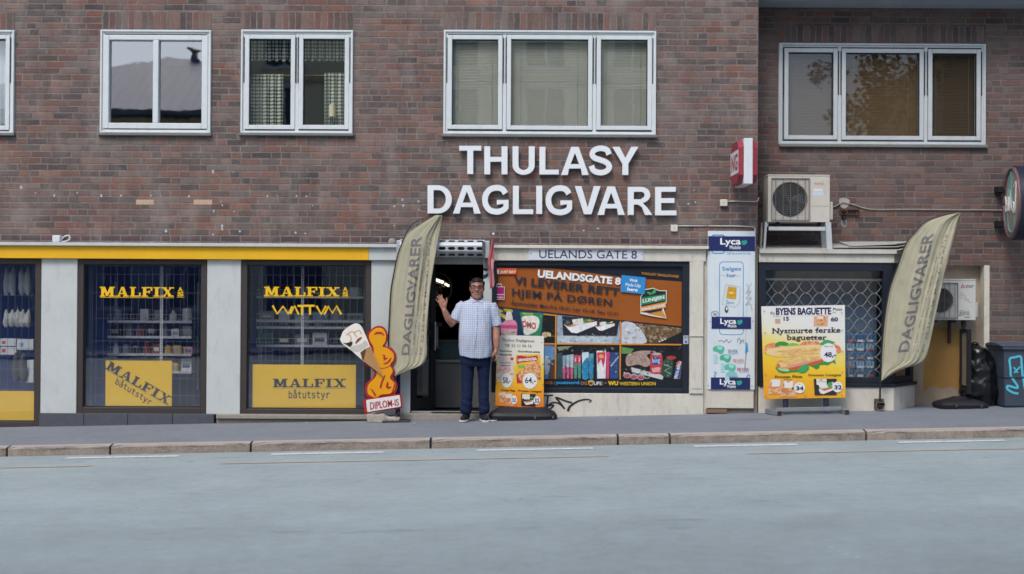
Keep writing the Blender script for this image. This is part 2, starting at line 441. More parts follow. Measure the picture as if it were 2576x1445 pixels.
def sheet(name, mat, x0, x1, y0, y1, dz, nx=24, ny=6):
    mb = MB(); vs = []; fs = []
    for j in range(ny + 1):
        for i in range(nx + 1):
            x = x0 + (x1 - x0) * i / nx; y = y0 + (y1 - y0) * j / ny; vs.append((x, y, gz(x) + dz))
    for j in range(ny):
        for i in range(nx): a = j * (nx + 1) + i; fs.append((a, a + 1, a + nx + 2, a + nx + 1))
    mb.raw(vs, fs); return struct(mb.build(name, mat))
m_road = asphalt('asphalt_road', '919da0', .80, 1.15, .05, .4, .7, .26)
m_pave = asphalt('asphalt_pavement', '737981', .82, 1.2, 0, .35, .8, .35)
KY = -2.19; KW = .13; RDZ = -.097
sheet('ground', asphalt('ground_earth', '5d5a55', .8, 1.2), -150, 150, -150, 150, -.6, 30, 30)
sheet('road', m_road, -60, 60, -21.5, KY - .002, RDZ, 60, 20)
sheet('pavement', m_pave, -60, 60, KY + KW, .9, 0, 60, 3)
sheet('pavement', m_pave, -60, 60, -30.2, -21.5, 0, 60, 3)
# painted lines on the road
t = NT('worn_road_paint'); p, x, y, z = t.pos()
wv = t.mapr(t.noise(p, 22, 5, .7), .36, .5)
m_wline = t.done(t.mix(wv, (*lin('99a4a9'), 1), (*lin('ccd2d4'), 1)), .6)
t = NT('worn_yellow_paint'); p, x, y, z = t.pos()
m_yline = t.done(t.mix(t.mapr(t.noise(p, 14, 5, .7), .4, .62), (*lin('959b9d'), 1), (*lin('b59f80'), 1)), .65)
def stripe(mb, u0, u1, v, y0, y1):
    xa, xb = at(u0, v, (y0 + y1) / 2).x, at(u1, v, (y0 + y1) / 2).x; n = 6
    for i in range(n):
        a, b = xa + (xb - xa) * i / n, xa + (xb - xa) * (i + 1) / n
        mb.face([(a, y0, gz(a) + RDZ + .004), (b, y0, gz(b) + RDZ + .004), (b, y1, gz(b) + RDZ + .004), (a, y1, gz(a) + RDZ + .004)])
mb = MB()
for a, b in ((-560, -330), (166, 450), (682, 966), (1200, 1492), (1746, 2006), (2260, 2528), (2790, 3060)): stripe(mb, a, b, 1130, KY - .30, KY - .19)
struct(mb.build('road_edge_line', m_wline))
mb = MB()
for a, b in ((-900, 228), (556, 1530), (1880, 2900)): stripe(mb, a, b, 1160, KY - .93, KY - .84)
struct(mb.build('road_lane_line', m_yline))
# kerb stones
t = NT('granite_kerb'); p, x, y, z = t.pos()
g = t.mapr(t.math('ADD', t.math('MULTIPLY', t.noise(p, 55, 4, .8), .6), t.math('MULTIPLY', t.noise(p, 6, 4, .6), .4)), .35, .65)
kc = t.mix(g, (*lin('6c645c'), 1), (*lin('a2978b'), 1))
kd = t.mapr(t.noise(t.comb(t.math('MULTIPLY', x, 1.4), y, t.math('MULTIPLY', z, 9)), 3, 5, .7), .5, .62)
zrel = t.math('SUBTRACT', z, t.math('MULTIPLY', x, SL))
edge = t.math('MULTIPLY', t.mapr(zrel, -.055, -.018, 0, 1), t.mapr(zrel, -.008, -.002, 1, 0))
kc = t.mix(t.math('MULTIPLY', edge, t.math('MULTIPLY', kd, .85)), kc, (*lin('2f3038'), 1))
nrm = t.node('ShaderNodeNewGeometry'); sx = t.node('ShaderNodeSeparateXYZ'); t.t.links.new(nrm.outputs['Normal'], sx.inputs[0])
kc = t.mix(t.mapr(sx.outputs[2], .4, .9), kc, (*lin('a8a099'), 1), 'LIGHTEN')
t.bump(g, .6, .01); m_kerb = t.done(kc, .85)
kj = [-520, -120, 16, 276, 630, 1083, 1555, 1686, 2180, 2730, 3150]
kl = ['kerb stone outside the far left of the shop row', 'kerb stone cut off by the left frame edge', 'long kerb stone below the leftmost white pilaster and dark plinth', 'kerb stone below the slanted yellow boat-gear poster',
      'long kerb stone below the straight yellow boat-gear poster', 'long kerb stone in front of the waving man', 'short square kerb stone, shortest in the row, below the orange poster',
      'longest kerb stone below the tall blue and white phone-card board', 'kerb stone below the grey wheelie bin', 'kerb stone beyond the wheelie bin']
for i in range(len(kj) - 1):
    xa, xb = at(kj[i], 1110, KY).x + .012, at(kj[i + 1], 1110, KY).x - .012
    if xb < -8.5 or xa > 8.5: continue
    mb = MB(); n = 10; vs = []; r = random.Random(i)
    prof = [(KY, RDZ - .12), (KY, -.018), (KY + .016, 0.003), (KY + KW, .004), (KY + KW, -.2)]
    for k in range(n + 1):
        x = xa + (xb - xa) * k / n; e = -.014 if k in (0, n) else 0
        for j, (yy, zz_) in enumerate(prof):
            wob = (noise.noise(Vector((x * 3, j * 7, i))) * .006) if j in (0, 1, 2) else 0
            vs.append((x, yy + wob - (e if j < 2 else 0), gz(x) + zz_ + (e if 0 < j < 3 else 0) + (wob * .5 if j > 0 else 0)))
    m = len(prof)
    fs = [(k * m + j, k * m + j + 1, (k + 1) * m + j + 1, (k + 1) * m + j) for k in range(n) for j in range(m - 1)] + [tuple(range(m)), tuple(n * m + j for j in reversed(range(m)))]
    mb.raw(vs, fs); tag(mb.build('kerb_stone', m_kerb), kl[i], 'kerb stone', 'granite kerb stones along the road')

# ================================================================== THE BRICK BUILDING
bld = thing('brick_building', 'long red-brown brick building with shops on its ground floor', 'building')
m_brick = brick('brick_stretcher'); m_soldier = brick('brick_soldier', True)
m_frame = M('c9d0d2', .4, .05, 3, dirt=.18); m_framer = M('b4babc', .45, .06, 3, dirt=.22)
m_sill = M('6f7270', .5, .15); m_dark = M('0e1013', .6); m_room = M('2c2a2a', .9)
m_slot = M('2b3238', .7)
g_sky = glass('window_glass_coated', .30); g_std = glass('window_glass', .13); g_dim = glass('window_glass_dim', .035); g_shop = glass('shop_glass', .09)

WIN = dict(
    left=dict(k='G', out=(-388, 178, 88, 790), sashes=[(-300, 235, 40, 745)], sill=(-395, 786, 92, 802), Y=0, g=g_std),
    roofy=dict(k='G', out=(593, 178, 1248, 790), sashes=[], sill=(582, 786, 1252, 803), Y=0, g=g_sky),
    curt=dict(k='G', out=(1422, 178, 2085, 792), sashes=[(1475, 235, 1720, 742), (1793, 235, 2037, 742)], sill=(1412, 788, 2088, 804), Y=0, g=glass('window_glass_curtain', .2)),
    wide=dict(k='H', out=(527, 181, 1783, 800), sashes=[(578, 238, 850, 742), (926, 238, 1380, 746), (1455, 240, 1730, 747)], sill=(518, 796, 1787, 813), Y=0, g=glass('window_glass_mirrorlike', .21)),
    recess=dict(k='I', out=(412, 258, 1635, 858), sashes=[(468, 314, 733, 803), (806, 317, 1240, 806), (1315, 320, 1576, 808)], sill=(415, 855, 1642, 872), Y=RC, g=g_dim))
# brick skins with openings
def skin(mb, x0, x1, z0, z1, holes, Y, rev, back):
    xs = sorted({x0, x1} | {h[0] for h in holes} | {h[1] for h in holes}); zs = sorted({z0, z1} | {h[2] for h in holes} | {h[3] for h in holes})
    for i in range(len(xs) - 1):
        for j in range(len(zs) - 1):
            a, b, c, d = xs[i], xs[i + 1], zs[j], zs[j + 1]; mx, mz = (a + b) / 2, (c + d) / 2
            if any(h[0] < mx < h[1] and h[2] < mz < h[3] for h in holes): continue
            mb.face([(a, Y, c), (b, Y, c), (b, Y, d), (a, Y, d)]); mb.face([(a, Y + back, c), (b, Y + back, c), (b, Y + back, d), (a, Y + back, d)])
    for h in holes:
        a, b, c, d = h
        for q in (((a, c), (b, c)), ((b, c), (b, d)), ((b, d), (a, d)), ((a, d), (a, c))):
            (p, r), (s, u) = q; mb.face([(p, Y, r), (s, Y, u), (s, Y + rev, u), (p, Y + rev, r)])
CX = at(1906, 500, 0).x; ZB = 2.085
holes0 = []; holes1 = []
for kk, d in WIN.items():
    h = rbz(d['k'], *d['out'], d['Y']); d['box'] = h; (holes1 if kk == 'recess' else holes0).append(h)
mb = MB(); skin(mb, -16, CX, ZB, 8.5, holes0, 0, .16, .30)
mb.face([(CX, 0, -.3), (CX, RC + .3, -.3), (CX, RC + .3, 8.5), (CX, 0, 8.5)]); mb.face([(-16, 0, 8.5), (CX, 0, 8.5), (CX, 8, 8.5), (-16, 8, 8.5)])
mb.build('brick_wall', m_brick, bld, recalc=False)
nx0, nx1, nz0, nz1 = rbz('F', 398, 553, 797, 1330, RC)
niche = (nx0 - .5, nx1, -.2, nz1); holes1.append(niche)
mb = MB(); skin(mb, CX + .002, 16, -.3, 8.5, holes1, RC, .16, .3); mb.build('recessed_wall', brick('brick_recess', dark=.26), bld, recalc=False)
# soldier courses over the windows
for k, b, Y in (('G', (603, 70, 1248, 177), 0), ('G', (1425, 70, 2083, 177), 0), ('G', (-388, 70, 88, 177), 0), ('H', (527, 74, 1783, 180), 0), ('I', (414, 150, 1636, 257), RC)):
    x0, x1, z0, z1 = rbz(k, *b, Y); mb = MB(); z0 += .004
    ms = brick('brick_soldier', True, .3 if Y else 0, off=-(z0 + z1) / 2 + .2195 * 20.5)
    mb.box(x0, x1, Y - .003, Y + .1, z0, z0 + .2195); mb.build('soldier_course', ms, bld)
# two pale replacement bricks
for (a, b, c, d) in ((803, 1180, 908, 1210), (1143, 1180, 1253, 1210)):
    x0, x1, z0, z1 = rbz('G', a, b, c, d, 0); mb = MB(); mb.box(x0, x1, -.003, .05, z0, z1); mb.build('pale_brick', M('b39a86', .9, .12, 30, bump=.4), bld, bevel=.004)

def bar(mb, x0, x1, z0, z1, y0, y1): mb.box(x0, x1, y0, y1, z0, z1)
def frame_ring(mb, X0, X1, Z0, Z1, wx, wt, wb, y0, y1):
    bar(mb, X0, X0 + wx, Z0, Z1, y0, y1); bar(mb, X1 - wx, X1, Z0, Z1, y0, y1)
    bar(mb, X0 + wx, X1 - wx, Z1 - wt, Z1, y0, y1); bar(mb, X0 + wx, X1 - wx, Z0, Z0 + wb, y0, y1)
for kk, d in WIN.items():
    k, Y = d['k'], d['Y']; X0, X1, Z0, Z1 = d['box']; mf = m_framer if kk == 'recess' else m_frame
    mb = MB(); e = .001
    frame_ring(mb, X0 + e, X1 - e, Z0 + e, Z1 - e, .052, .05, .045, Y - .012, Y + .12)
    frame_ring(mb, X0 + .004, X1 - .004, Z0 + .004, Z1 - .004, .022, .024, .02, Y - .03, Y - .013)
    sash = d['sashes']
    if kk == 'roofy':
        gx = [rbz('G', 645, 238, 905, 728, 0), rbz('G', 937, 238, 1196, 728, 0)]
    else: gx = [rbz(k, *s, Y + .03) for s in sash]
    if kk != 'roofy':
        for a, b in zip(gx[:-1], gx[1:]): bar(mb, (a[1] + b[0]) / 2 - .022, (a[1] + b[0]) / 2 + .022, Z0 + .046, Z1 - .051, Y - .008, Y + .12)
    f = mb.build('upper_window', mf, bld, bevel=.004)
    mbs = MB()
    if kk == 'roofy':
        sx0, sx1, sz0, sz1 = rbz('G', 610, 210, 1228, 762, 0)
        frame_ring(mbs, sx0, sx1, sz0, sz1, gx[0][0] - sx0, sz1 - gx[0][3], gx[0][2] - sz0, -.022, .06)
        bar(mbs, gx[0][1], gx[1][0], gx[0][2], gx[0][3], -.022, .06)
        o = mbs.build('sash', mf, f, bevel=.006)
        mb = MB(); bar(mb, X0 + .056, X1 - .056, Z0 + .046, sz0 - .002, .0, .08); mb.build('weather_gap', m_slot, f)
    else:
        for (a, b, c, dd) in gx:
            frame_ring(mbs, a - .052, b + .052, c - .052, dd + .052, .052, .052, .052, Y - .018, Y + .07)
            mb = MB(); frame_ring(mb, a - .002, b + .002, c - .002, dd + .002, .006, .008, .006, Y - .006, Y + .04)
            mb.build('gasket', m_slot, f)
        o = mbs.build('sash', mf, f, bevel=.005)
        for (a, b, c, dd) in gx:      # the dark vent slots beside each casement
            for xx in (a - .0625, b + .0625): mb = MB(); bar(mb, xx - .006, xx + .006, (c + dd) / 2 - .01, dd + .02, Y - .0165, Y); mb.build('vent_slot', m_slot, f)
            mb = MB(); bar(mb, a - .045, b + .05, c - .066, c - .056, Y - .0165, Y + .01); mb.build('drip_gap', m_slot, f)
    for (a, b, c, dd) in gx:
        mb = MB(); mb.face([(a - .01, Y + .034, c - .01), (b + .01, Y + .034, c - .01), (b + .01, Y + .034, dd + .01), (a - .01, Y + .034, dd + .01)])
        mb.build('pane', d['g'], f)
    x0, x1, z0, z1 = rbz(k, *d['sill'], Y); mb = MB(); mb.box(x0, x1, Y - .05, Y + .02, z0, z1); mb.build('sill', m_sill, f, bevel=.004)
    # the dim room behind
    mb = MB(); A, B2, C2, D2 = X0 + .02, X1 - .02, Z0 + .02, Z1 - .02; y0, y1 = Y + .165, Y + 2.2
    for q in (((A, y1, C2), (B2, y1, C2), (B2, y1, D2), (A, y1, D2)), ((A, y0, C2), (A, y1, C2), (A, y1, D2), (A, y0, D2)), ((B2, y0, C2), (B2, y1, C2), (B2, y1, D2), (B2, y0, D2)),
              ((A, y0, C2), (B2, y0, C2), (B2, y1, C2), (A, y1, C2)), ((A, y0, D2), (B2, y0, D2), (B2, y1, D2), (A, y1, D2))): mb.face(q)
    mb.build('room', M('3a3530', .9) if kk != 'roofy' else m_dark, bld, recalc=False)
    d['glass'] = gx

# slatted blinds and curtains
def blind(gbox, Y, mat, label, tilt, pitch=.0185):
    a, b, c, dd = gbox
    b0 = thing('venetian_blind', label, 'blind', ((a + b) / 2, Y, dd), 'slatted blinds in the upper windows')
    mb = MB(); z = dd - .02; w2 = .0115
    while z > c - .01:
        mb.obox(((a + b) / 2, Y, z), ((b - a) / 2 - .004, 0, 0), (0, w2 * math.cos(tilt), w2 * math.sin(tilt)), (0, .0004, .0006)); z -= pitch
    s = mb.build('slats', mat, b0); s['kind'] = 'stuff'
    mb = MB(); mb.box(a, b, Y - .014, Y + .014, dd - .014, dd + .012); mb.build('head_rail', mat, b0)
    mb = MB()
    for x in (a + (b - a) * .13, b - (b - a) * .13): mb.cyl((x, Y - .0135, c), (x, Y - .0135, dd), .0016, 5)
    mb.build('ladder_cord', M('6f7468', .8), b0)
wl = ('cream slatted blind in the left casement of the widest window', 'cream slatted blind in the broad middle casement of the widest window', 'cream slatted blind in the right casement of the widest window')
for gb, l in zip(WIN['wide']['glass'], wl): blind(gb, .085, M('bcc0b2', .6, .04), l, R(52))
rl = ('brown slatted blind in the left casement of the recessed window', 'brown slatted blind in the broad middle casement of the recessed window', 'darkest brown slatted blind in the right casement of the recessed window')
for gb, l, cc in zip(WIN['recess']['glass'], rl, ('6a5f54', '69553a', '4c3f2a')): blind(gb, RC + .085, M(cc, .6, .05), l, R(50))
# gingham curtains
t = NT('gingham_cloth'); p, x, y, z = t.pos()
def chk(v): return t.math('GREATER_THAN', t.math('FRACT', t.math('DIVIDE', v, .044)), .5)
ck = t.math('MULTIPLY', t.math('ADD', chk(t.math('ADD', x, t.math('MULTIPLY', y, .8))), chk(z)), .5)
m_ging = t.done(t.ramp(ck, [(0, 'd9d8c8'), (.25, '6f7f74'), (.75, '1f3b33')], True), .9)
def cloth(name, label, u0, u1, v0, v1, Y, folds, amp=.02, scal=0, mat=None):
    mb = MB(); n, m = 60, 14; vs = []
    for j in range(m + 1):
        for i in range(n + 1):
            s, tt = i / n, j / m; u = u0 + (u1 - u0) * s; v = v0 + (v1 - v0) * tt
            if scal: v += scal * abs(math.sin(s * folds * math.pi)) * tt
            p = at(u, v, Y); p.y += amp * math.sin(s * folds * 2 * math.pi + .6 * math.sin(3 * tt)) * (.5 + .5 * tt); vs.append(p)
    mb.raw(vs, [(j * (n + 1) + i, j * (n + 1) + i + 1, (j + 1) * (n + 1) + i + 1, (j + 1) * (n + 1) + i) for j in range(m) for i in range(n)])
    o = mb.build(name, mat or m_ging, None, smooth=True, recalc=False); so = o.modifiers.new('t', 'SOLIDIFY'); so.thickness = .003
    return tag(o, label, 'curtain', 'gingham curtains in the two-casement window' if mat is None else None)
c = lambda x, y: zz('G', x, y)
cloth('curtain', 'long green gingham curtain in the left casement', *(c(1462, 440)[0], c(1672, 440)[0]), c(0, 440)[1], c(0, 760)[1], .22, 5)
cloth('curtain', 'long green gingham curtain at the right edge of the right casement', c(1915, 0)[0], c(2060, 0)[0], c(0, 430)[1], c(0, 760)[1], .22, 4)
cloth('curtain', 'short scalloped gingham valance along the top of the left casement', c(1462, 0)[0], c(1735, 0)[0], c(0, 225)[1], c(0, 350)[1], .2, 7, .015, 8)
cloth('curtain', 'short scalloped gingham valance along the top of the right casement', c(1780, 0)[0], c(2060, 0)[0], c(0, 225)[1], c(0, 350)[1], .2, 7, .015, 8)
cloth('curtain', 'plain pale curtain in the window cut off by the left frame edge', c(-330, 0)[0], c(60, 0)[0], c(0, 220)[1], c(0, 765)[1], .14, 9, .012, 0, M('aeb9bf', .85, .06))
o = MB().cyl(zp('G', 1462, 446, .25), zp('G', 2060, 446, .25), .006).build('curtain_rod', M('a98a3c', .4)); tag(o, 'thin brass curtain rod across the gingham curtains', 'curtain rod')
b0 = zp('G', 1960, 742, .12); lamp = thing('table_lamp', 'small lamp with cream shade on the window ledge', 'lamp', b0)
hh = zp('G', 1960, 620, .12).z - b0.z
MB().stack([(b0.x, b0.y, b0.z + hh * .42, .043, .043), (b0.x, b0.y, b0.z + hh, .036, .036)]).build('lamp_shade', M('d8d2a8', .7), lamp)
MB().stack([(b0.x, b0.y, b0.z, .035, .035), (b0.x, b0.y, b0.z + .02, .03, .03), (b0.x, b0.y, b0.z + .05, .012, .012), (b0.x, b0.y, b0.z + hh * .45, .01, .01)]).build('base', M('2b3a36', .4), lamp)

# balcony over the recess
mb = MB(); zs0 = at(1930, 19, RC).z
mb.box(CX + .004, 16, -.02, RC + .02, zs0, zs0 + .2); mb.build('balcony_slab', M('8b95a0', .8, .1, 3, dirt=.3), bld)
mb = MB(); mb.box(CX + .004, 16, -.05, -.021, zs0 - .0, zs0 + .22); mb.build('balcony_edge_trim', M('c5ccd0', .6), bld)
mb = MB(); mb.box(CX + .004, 16, -.02, .08, zs0 + .204, zs0 + 1.2); mb.build('balcony_parapet', M('8b8a86', .8), bld)

# ------------------------------------------------------------------ shop fronts
m_white = M('b6bcbc', .8, .05, 4, bump=.25, bscale=90, dirt=.22); m_cream = M('c4c1b6', .85, .09, 4, bump=.5, bscale=70, dirt=.38)
m_yel = M('dba91a', .45, .06, 2.5, dirt=.08); m_brown = M('3c3634', .5, .08); m_navy = M('1d2430', .45, .1)
m_stone = M('4a4d55', .7, .16, 12, bump=.4, stretch=(1, 1)); m_gran = M('8d8880', .8, .14, 30, bump=.7, bscale=110, dirt=.35)
m_cap = M('b9bcba', .6, .08, 3, dirt=.2)
def blk(name, mat, k, b, Y0, Y1, parent=None, bevel=.004, foot=False, dz=0):
    x0, x1, z0, z1 = rbz(k, *b, Y0); mb = MB()
    if foot: mb.box(x0, x1, Y0, Y1, -.06, z1, SL)
    else: mb.box(x0, x1, Y0, Y1, z0 + dz, z1)
    return mb.build(name, mat, parent or bld, bevel=bevel)
x_yr = zp('B', 990, 190, -.1).x; x_we = zp('B', 1180, 190, -.1).x
zc1 = at(300, 651, -.1).z; zc0 = ZB - .035
mb = MB(); mb.box(-16, x_we + .02, -.15, .02, zc0, ZB + .004); mb.build('cornice', m_cap, bld, bevel=.004)
mb = MB(); mb.box(-16, x_yr, -.105, .2, zc1, zc0 - .001); mb.build('yellow_fascia', m_yel, bld)
mb = MB(); mb.box(x_yr + .002, x_we, -.10, .2, zc1, zc0 - .001); mb.build('fascia_end', m_white, bld)
for k, b in (('A', (262, 213, 492, 1206)), ('A', (1325, 218, 1541, 1212)), ('B', (1005, 238, 1178, 1312))):
    x0, x1, z0, z1 = rbz(k, *b, -.05); mb = MB(); mb.box(x0, x1, -.05, .25, z0, zc1 - .001); mb.build('pilaster', m_white, bld, bevel=.006)
# left of the frame the same rhythm goes on
mb = MB(); mb.box(-10.2, -9.0, -.05, .25, -.3, zc1 - .001); mb.build('pilaster', m_white, bld)
def display(k, outer, inner, Yf=-.035, mat=m_brown, g=g_shop):
    x0, x1, z0, z1 = rbz(k, *outer, Yf); a, b, c, d = rbz(k, *inner, Yf)
    mb = MB(); z1 = min(z1, zc1 - .001) if mat is m_brown else z1
    bar(mb, x0, a, z0, z1, Yf, .12); bar(mb, b, x1, z0, z1, Yf, .12); bar(mb, a, b, d, z1, Yf, .12); bar(mb, a, b, z0, c, Yf, .12)
    f = mb.build('display_window', mat, bld, bevel=.005)
    mb = MB(); frame_ring(mb, a, b, c, d, .01, .012, .012, Yf + .02, .1); mb.build('glazing_bead', M('20242b', .4), f)
    mb = MB(); mb.face([(a, .012, c), (b, .012, c), (b, .012, d), (a, .012, d)]); mb.build('pane', g, f)
    return f, (a, b, c, d)
f0, gl0 = display('A', (-540, 213, 262, 1290), (-490, 247, 222, 1258))
f1, gl1 = display('A', (493, 213, 1324, 1209), (533, 250, 1287, 1168))
f2, gl2 = display('B', (103, 238, 1004, 1306), (148, 275, 966, 1270))
for f, (a, b, c, d) in ((f0, gl0), (f1, gl1), (f2, gl2)):           # fine burglar grille behind the glass
    mb = MB(); x = a + .04
    while x < b: mb.cyl((x, .06, c), (x, .06, d), .0022, 5); x += .0855
    for z in [c + (d - c) * q for q in (.08, .2, .33, .46, .62, .8, .93)]: mb.cyl((a, .064, z), (b, .064, z), .0022, 5)
    o = mb.build('burglar_grille', M('5a6270', .5), f); o['kind'] = 'stuff'
# plinths
def plinth(name, mat, k, x0z, x1z, ytop, Y0, joints=(), dz=0):
    xa, xb = zp(k, x0z, ytop, Y0).x, zp(k, x1z, ytop, Y0).x; zt = zp(k, (x0z + x1z) / 2, ytop, Y0).z
    cuts = [xa] + [zp(k, j, ytop, Y0).x for j in joints] + [xb]; mb = MB()
    for a, b in zip(cuts[:-1], cuts[1:]): mb.box(a + .002, b - .002, Y0, .2, -.1, zt, SL)
    return mb.build(name, mat, bld, bevel=.006)
plinth('stone_plinth', m_stone, 'A', 250, 1372, 1208, -.075, (537, 818, 1105))
plinth('stone_plinth', m_stone, 'A', -600, 249, 1292, -.06)
plinth('granite_ledge', m_gran, 'B', -62, 1180, 1342, -.085)
x0, x1, z0, z1 = rbz('B', -66, 1309, 1010, 1340, -.13); mb = MB(); mb.box(x0, x1, -.13, .2, z0, z1); mb.build('granite_sill', m_gran, bld, bevel=.01)

# ---- middle shop: door and poster window
zb1 = zp('D', 800, 168, -.08).z; xb0 = zp('C', 742, 200, -.08).x; xb1 = zp('D', 1640, 100, -.08).x
mb = MB(); mb.box(xb0, xb1, -.08, .2, zb1, zc0 - .001); mb.build('cream_beam', m_cream, bld, bevel=.005)
mb = MB(); mb.box(xb0 - .01, xb1 + .03, -.13, .02, zc0, ZB + .003); mb.build('cornice', M('c9c3b6', .7, .08, dirt=.3), bld, bevel=.004)
fp, glp = display('D', (62, 170, 1520, 1141), (100, 205, 1470, 1105), -.05, m_navy)
# cream post right of the poster and rendered wall below
x0, x1, z0, z1 = rbz('D', 1521, 168, 1622, 1145, -.09); mb = MB(); mb.box(x0, x1, -.09, .2, z0, zb1 - .001)
mb.box(x0 + .02, x1 - .02, -.098, -.091, z0 + .06, z0 + .66); mb.box(x0 - .004, x1 + .006, -.102, -.0915, z0 + .69, z0 + .71); mb.build('cream_post', m_cream, bld, bevel=.004)
x0, x1, z0, z1 = rbz('D', 1624, 70, 1652, 1145, -.04); mb = MB(); mb.box(x0, x1, -.04, .2, -.1, ZB - .04, SL); mb.build('post_return', m_cream, bld)
x0, x1, z0, z1 = rbz('D', -25, 1142, 1623, 1300, -.07); mb = MB(); mb.box(x0, x1, -.07, .2, -.1, z1, SL); wall_b = mb.build('rendered_base', m_cream, bld, bevel=.008)
mb = MB(); mb.box(x0 + .2, x1 + .5, -.10, -.04, -.1, .018 + .0, SL)
# the sprayed black squiggle on the base
pc = Pic(-.0715)
m_spray = M('2b2c30', .8, .2, 20)
pc.line(crom(zq('D', (450, 1157), (480, 1160), (515, 1155)), 6), 4, m_spray).line(crom(zq('D', (478, 1158), (474, 1200), (470, 1240), (485, 1262), (520, 1230), (470, 1235)), 6), 4.5, m_spray)
pc.line(crom(zq('D', (470, 1240), (510, 1212), (560, 1218), (600, 1255)), 6), 4.5, m_spray).line(crom(zq('D', (600, 1258), (570, 1215), (540, 1180), (545, 1175), (610, 1200), (655, 1212)), 6), 5, m_spray)
pc.line(crom(zq('D', (625, 1275), (640, 1240), (690, 1205), (750, 1188), (795, 1195), (780, 1212)), 6), [7 - .15 * i for i in range(31)], m_spray)
pc.build('sprayed_scribble', None, bld, recalc=False)
# pillar behind the phone-card board, foot and gap
x0, x1, z0, z1 = rbz('E', 97, 1130, 425, 1265, -.06); mb = MB(); mb.box(x0, x1, -.06, .2, z0, ZB + .0); mb.build('cream_pillar', m_cream, bld, bevel=.008)
x0, x1, z0, z1 = rbz('E', 60, 160, 452, 1275, -.02); mb = MB(); mb.box(x0 - .05, CX - .001, -.02, .3, -.1, ZB - .001, SL); mb.build('pillar_back', M('7d766c', .9, .15, bump=.5), bld)
x0, x1, z0, z1 = rbz('E', 95, 1270, 238, 1296, -.07); mb = MB(); mb.box(x0, x1, -.07, -.021, z0, z1); o = mb.build('wood_block', M('7c6650', .8, .15)); tag(o, 'flat wooden block wedged under the cream pillar', 'wood block')

# door opening
xl = zp('C', 168, 700, 0).x; xr = zp('C', 668, 700, 0).x; zd = zp('C', 500, 268, 0).z
x0, x1, z0, z1 = rbz('C', 668, 232, 727, 1300, -.05); mb = MB(); mb.box(x0, x1, -.05, .25, -.06, zb1 + .12, SL); mb.build('door_jamb', m_white, bld, bevel=.005)
pc = Pic(-.0515); pc.add(crom(zq('C', (672, 292), (700, 300), (690, 318), (668, 310)), 4, True), m_spray).add(crom(zq('C', (668, 345), (702, 335), (700, 352), (680, 370), (668, 362)), 4, True), m_spray); pc.build('sprayed_scribble', None, bld, recalc=False)
mb = MB(); mb.box(xl - .12, xl, -.03, .25, -.06, zc0 - .02, SL); mb.build('door_jamb', m_white, bld, bevel=.004)
mb = MB(); mb.box(xl, x0 - .002, .02, .2, zd, ZB - .03); mb.build('door_lintel', M('97958f', .7, .1, dirt=.3), bld)
mb = MB(); mb.box(xl - .1, x1, -.12, .3, -.2, .048); mb.build('door_step', m_gran, bld, bevel=.01)
mb = MB(); mb.box(xl + .26, x0 - .05, -.06, .26, .049, .058); o = mb.build('door_mat', M('1b1a22', .95, .2, 40)); tag(o, 'dark door mat on the step of the open shop door', 'door mat')
mb = MB(); mb.box(xl + .01, xr - .01, .02, .05, .05, .068); mb.build('threshold', M('b9bcc0', .35, .1, metal=.6), bld)
# open door leaf at the left of the doorway
dr = MB(); a = zp('C', 174, 700, .1).x; b = zp('C', 328, 700, .1).x
pa, pb = Vector((a, .06, 0)), Vector((b, .30, 0)); dv = (pb - pa); ln = dv.length; dv.normalize(); nv = Vector((-dv.y, dv.x, 0))
def dbar(mb, s0, s1, z0, z1, th=.045): 
    c = pa + dv * (s0 + s1) / 2 + Vector((0, 0, (z0 + z1) / 2)); mb.obox(c, dv * (s1 - s0) / 2, nv * th / 2, (0, 0, (z1 - z0) / 2))
ztop = zd - .01
dbar(dr, 0, .08, .075, ztop); dbar(dr, ln - .08, ln, .075, ztop); dbar(dr, .08, ln - .08, .075, .22); dbar(dr, .08, ln - .08, ztop - .09, ztop); dbar(dr, .08, ln - .08, .98, 1.04)
door = dr.build('door', M('17181c', .45, .1), bld, bevel=.004)
mb = MB(); c = pa + dv * ln / 2 + Vector((0, 0, (ztop + .2) / 2)); q = dv * (ln / 2 - .08)
mb.face([c - q - Vector((0, 0, .0)) + Vector((0, 0, -(ztop - .3) / 2)), c + q + Vector((0, 0, -(ztop - .3) / 2)), c + q + Vector((0, 0, (ztop - .3) / 2)), c - q + Vector((0, 0, (ztop - .3) / 2))]); mb.build('pane', g_shop, door)
mb = MB(); h = pa + dv * (ln - .04) - nv * .06; mb.cyl(h + Vector((0, 0, .8)), h + Vector((0, 0, 1.15)), .012); mb.build('handle', M('c0c4c8', .3, metal=1), door)
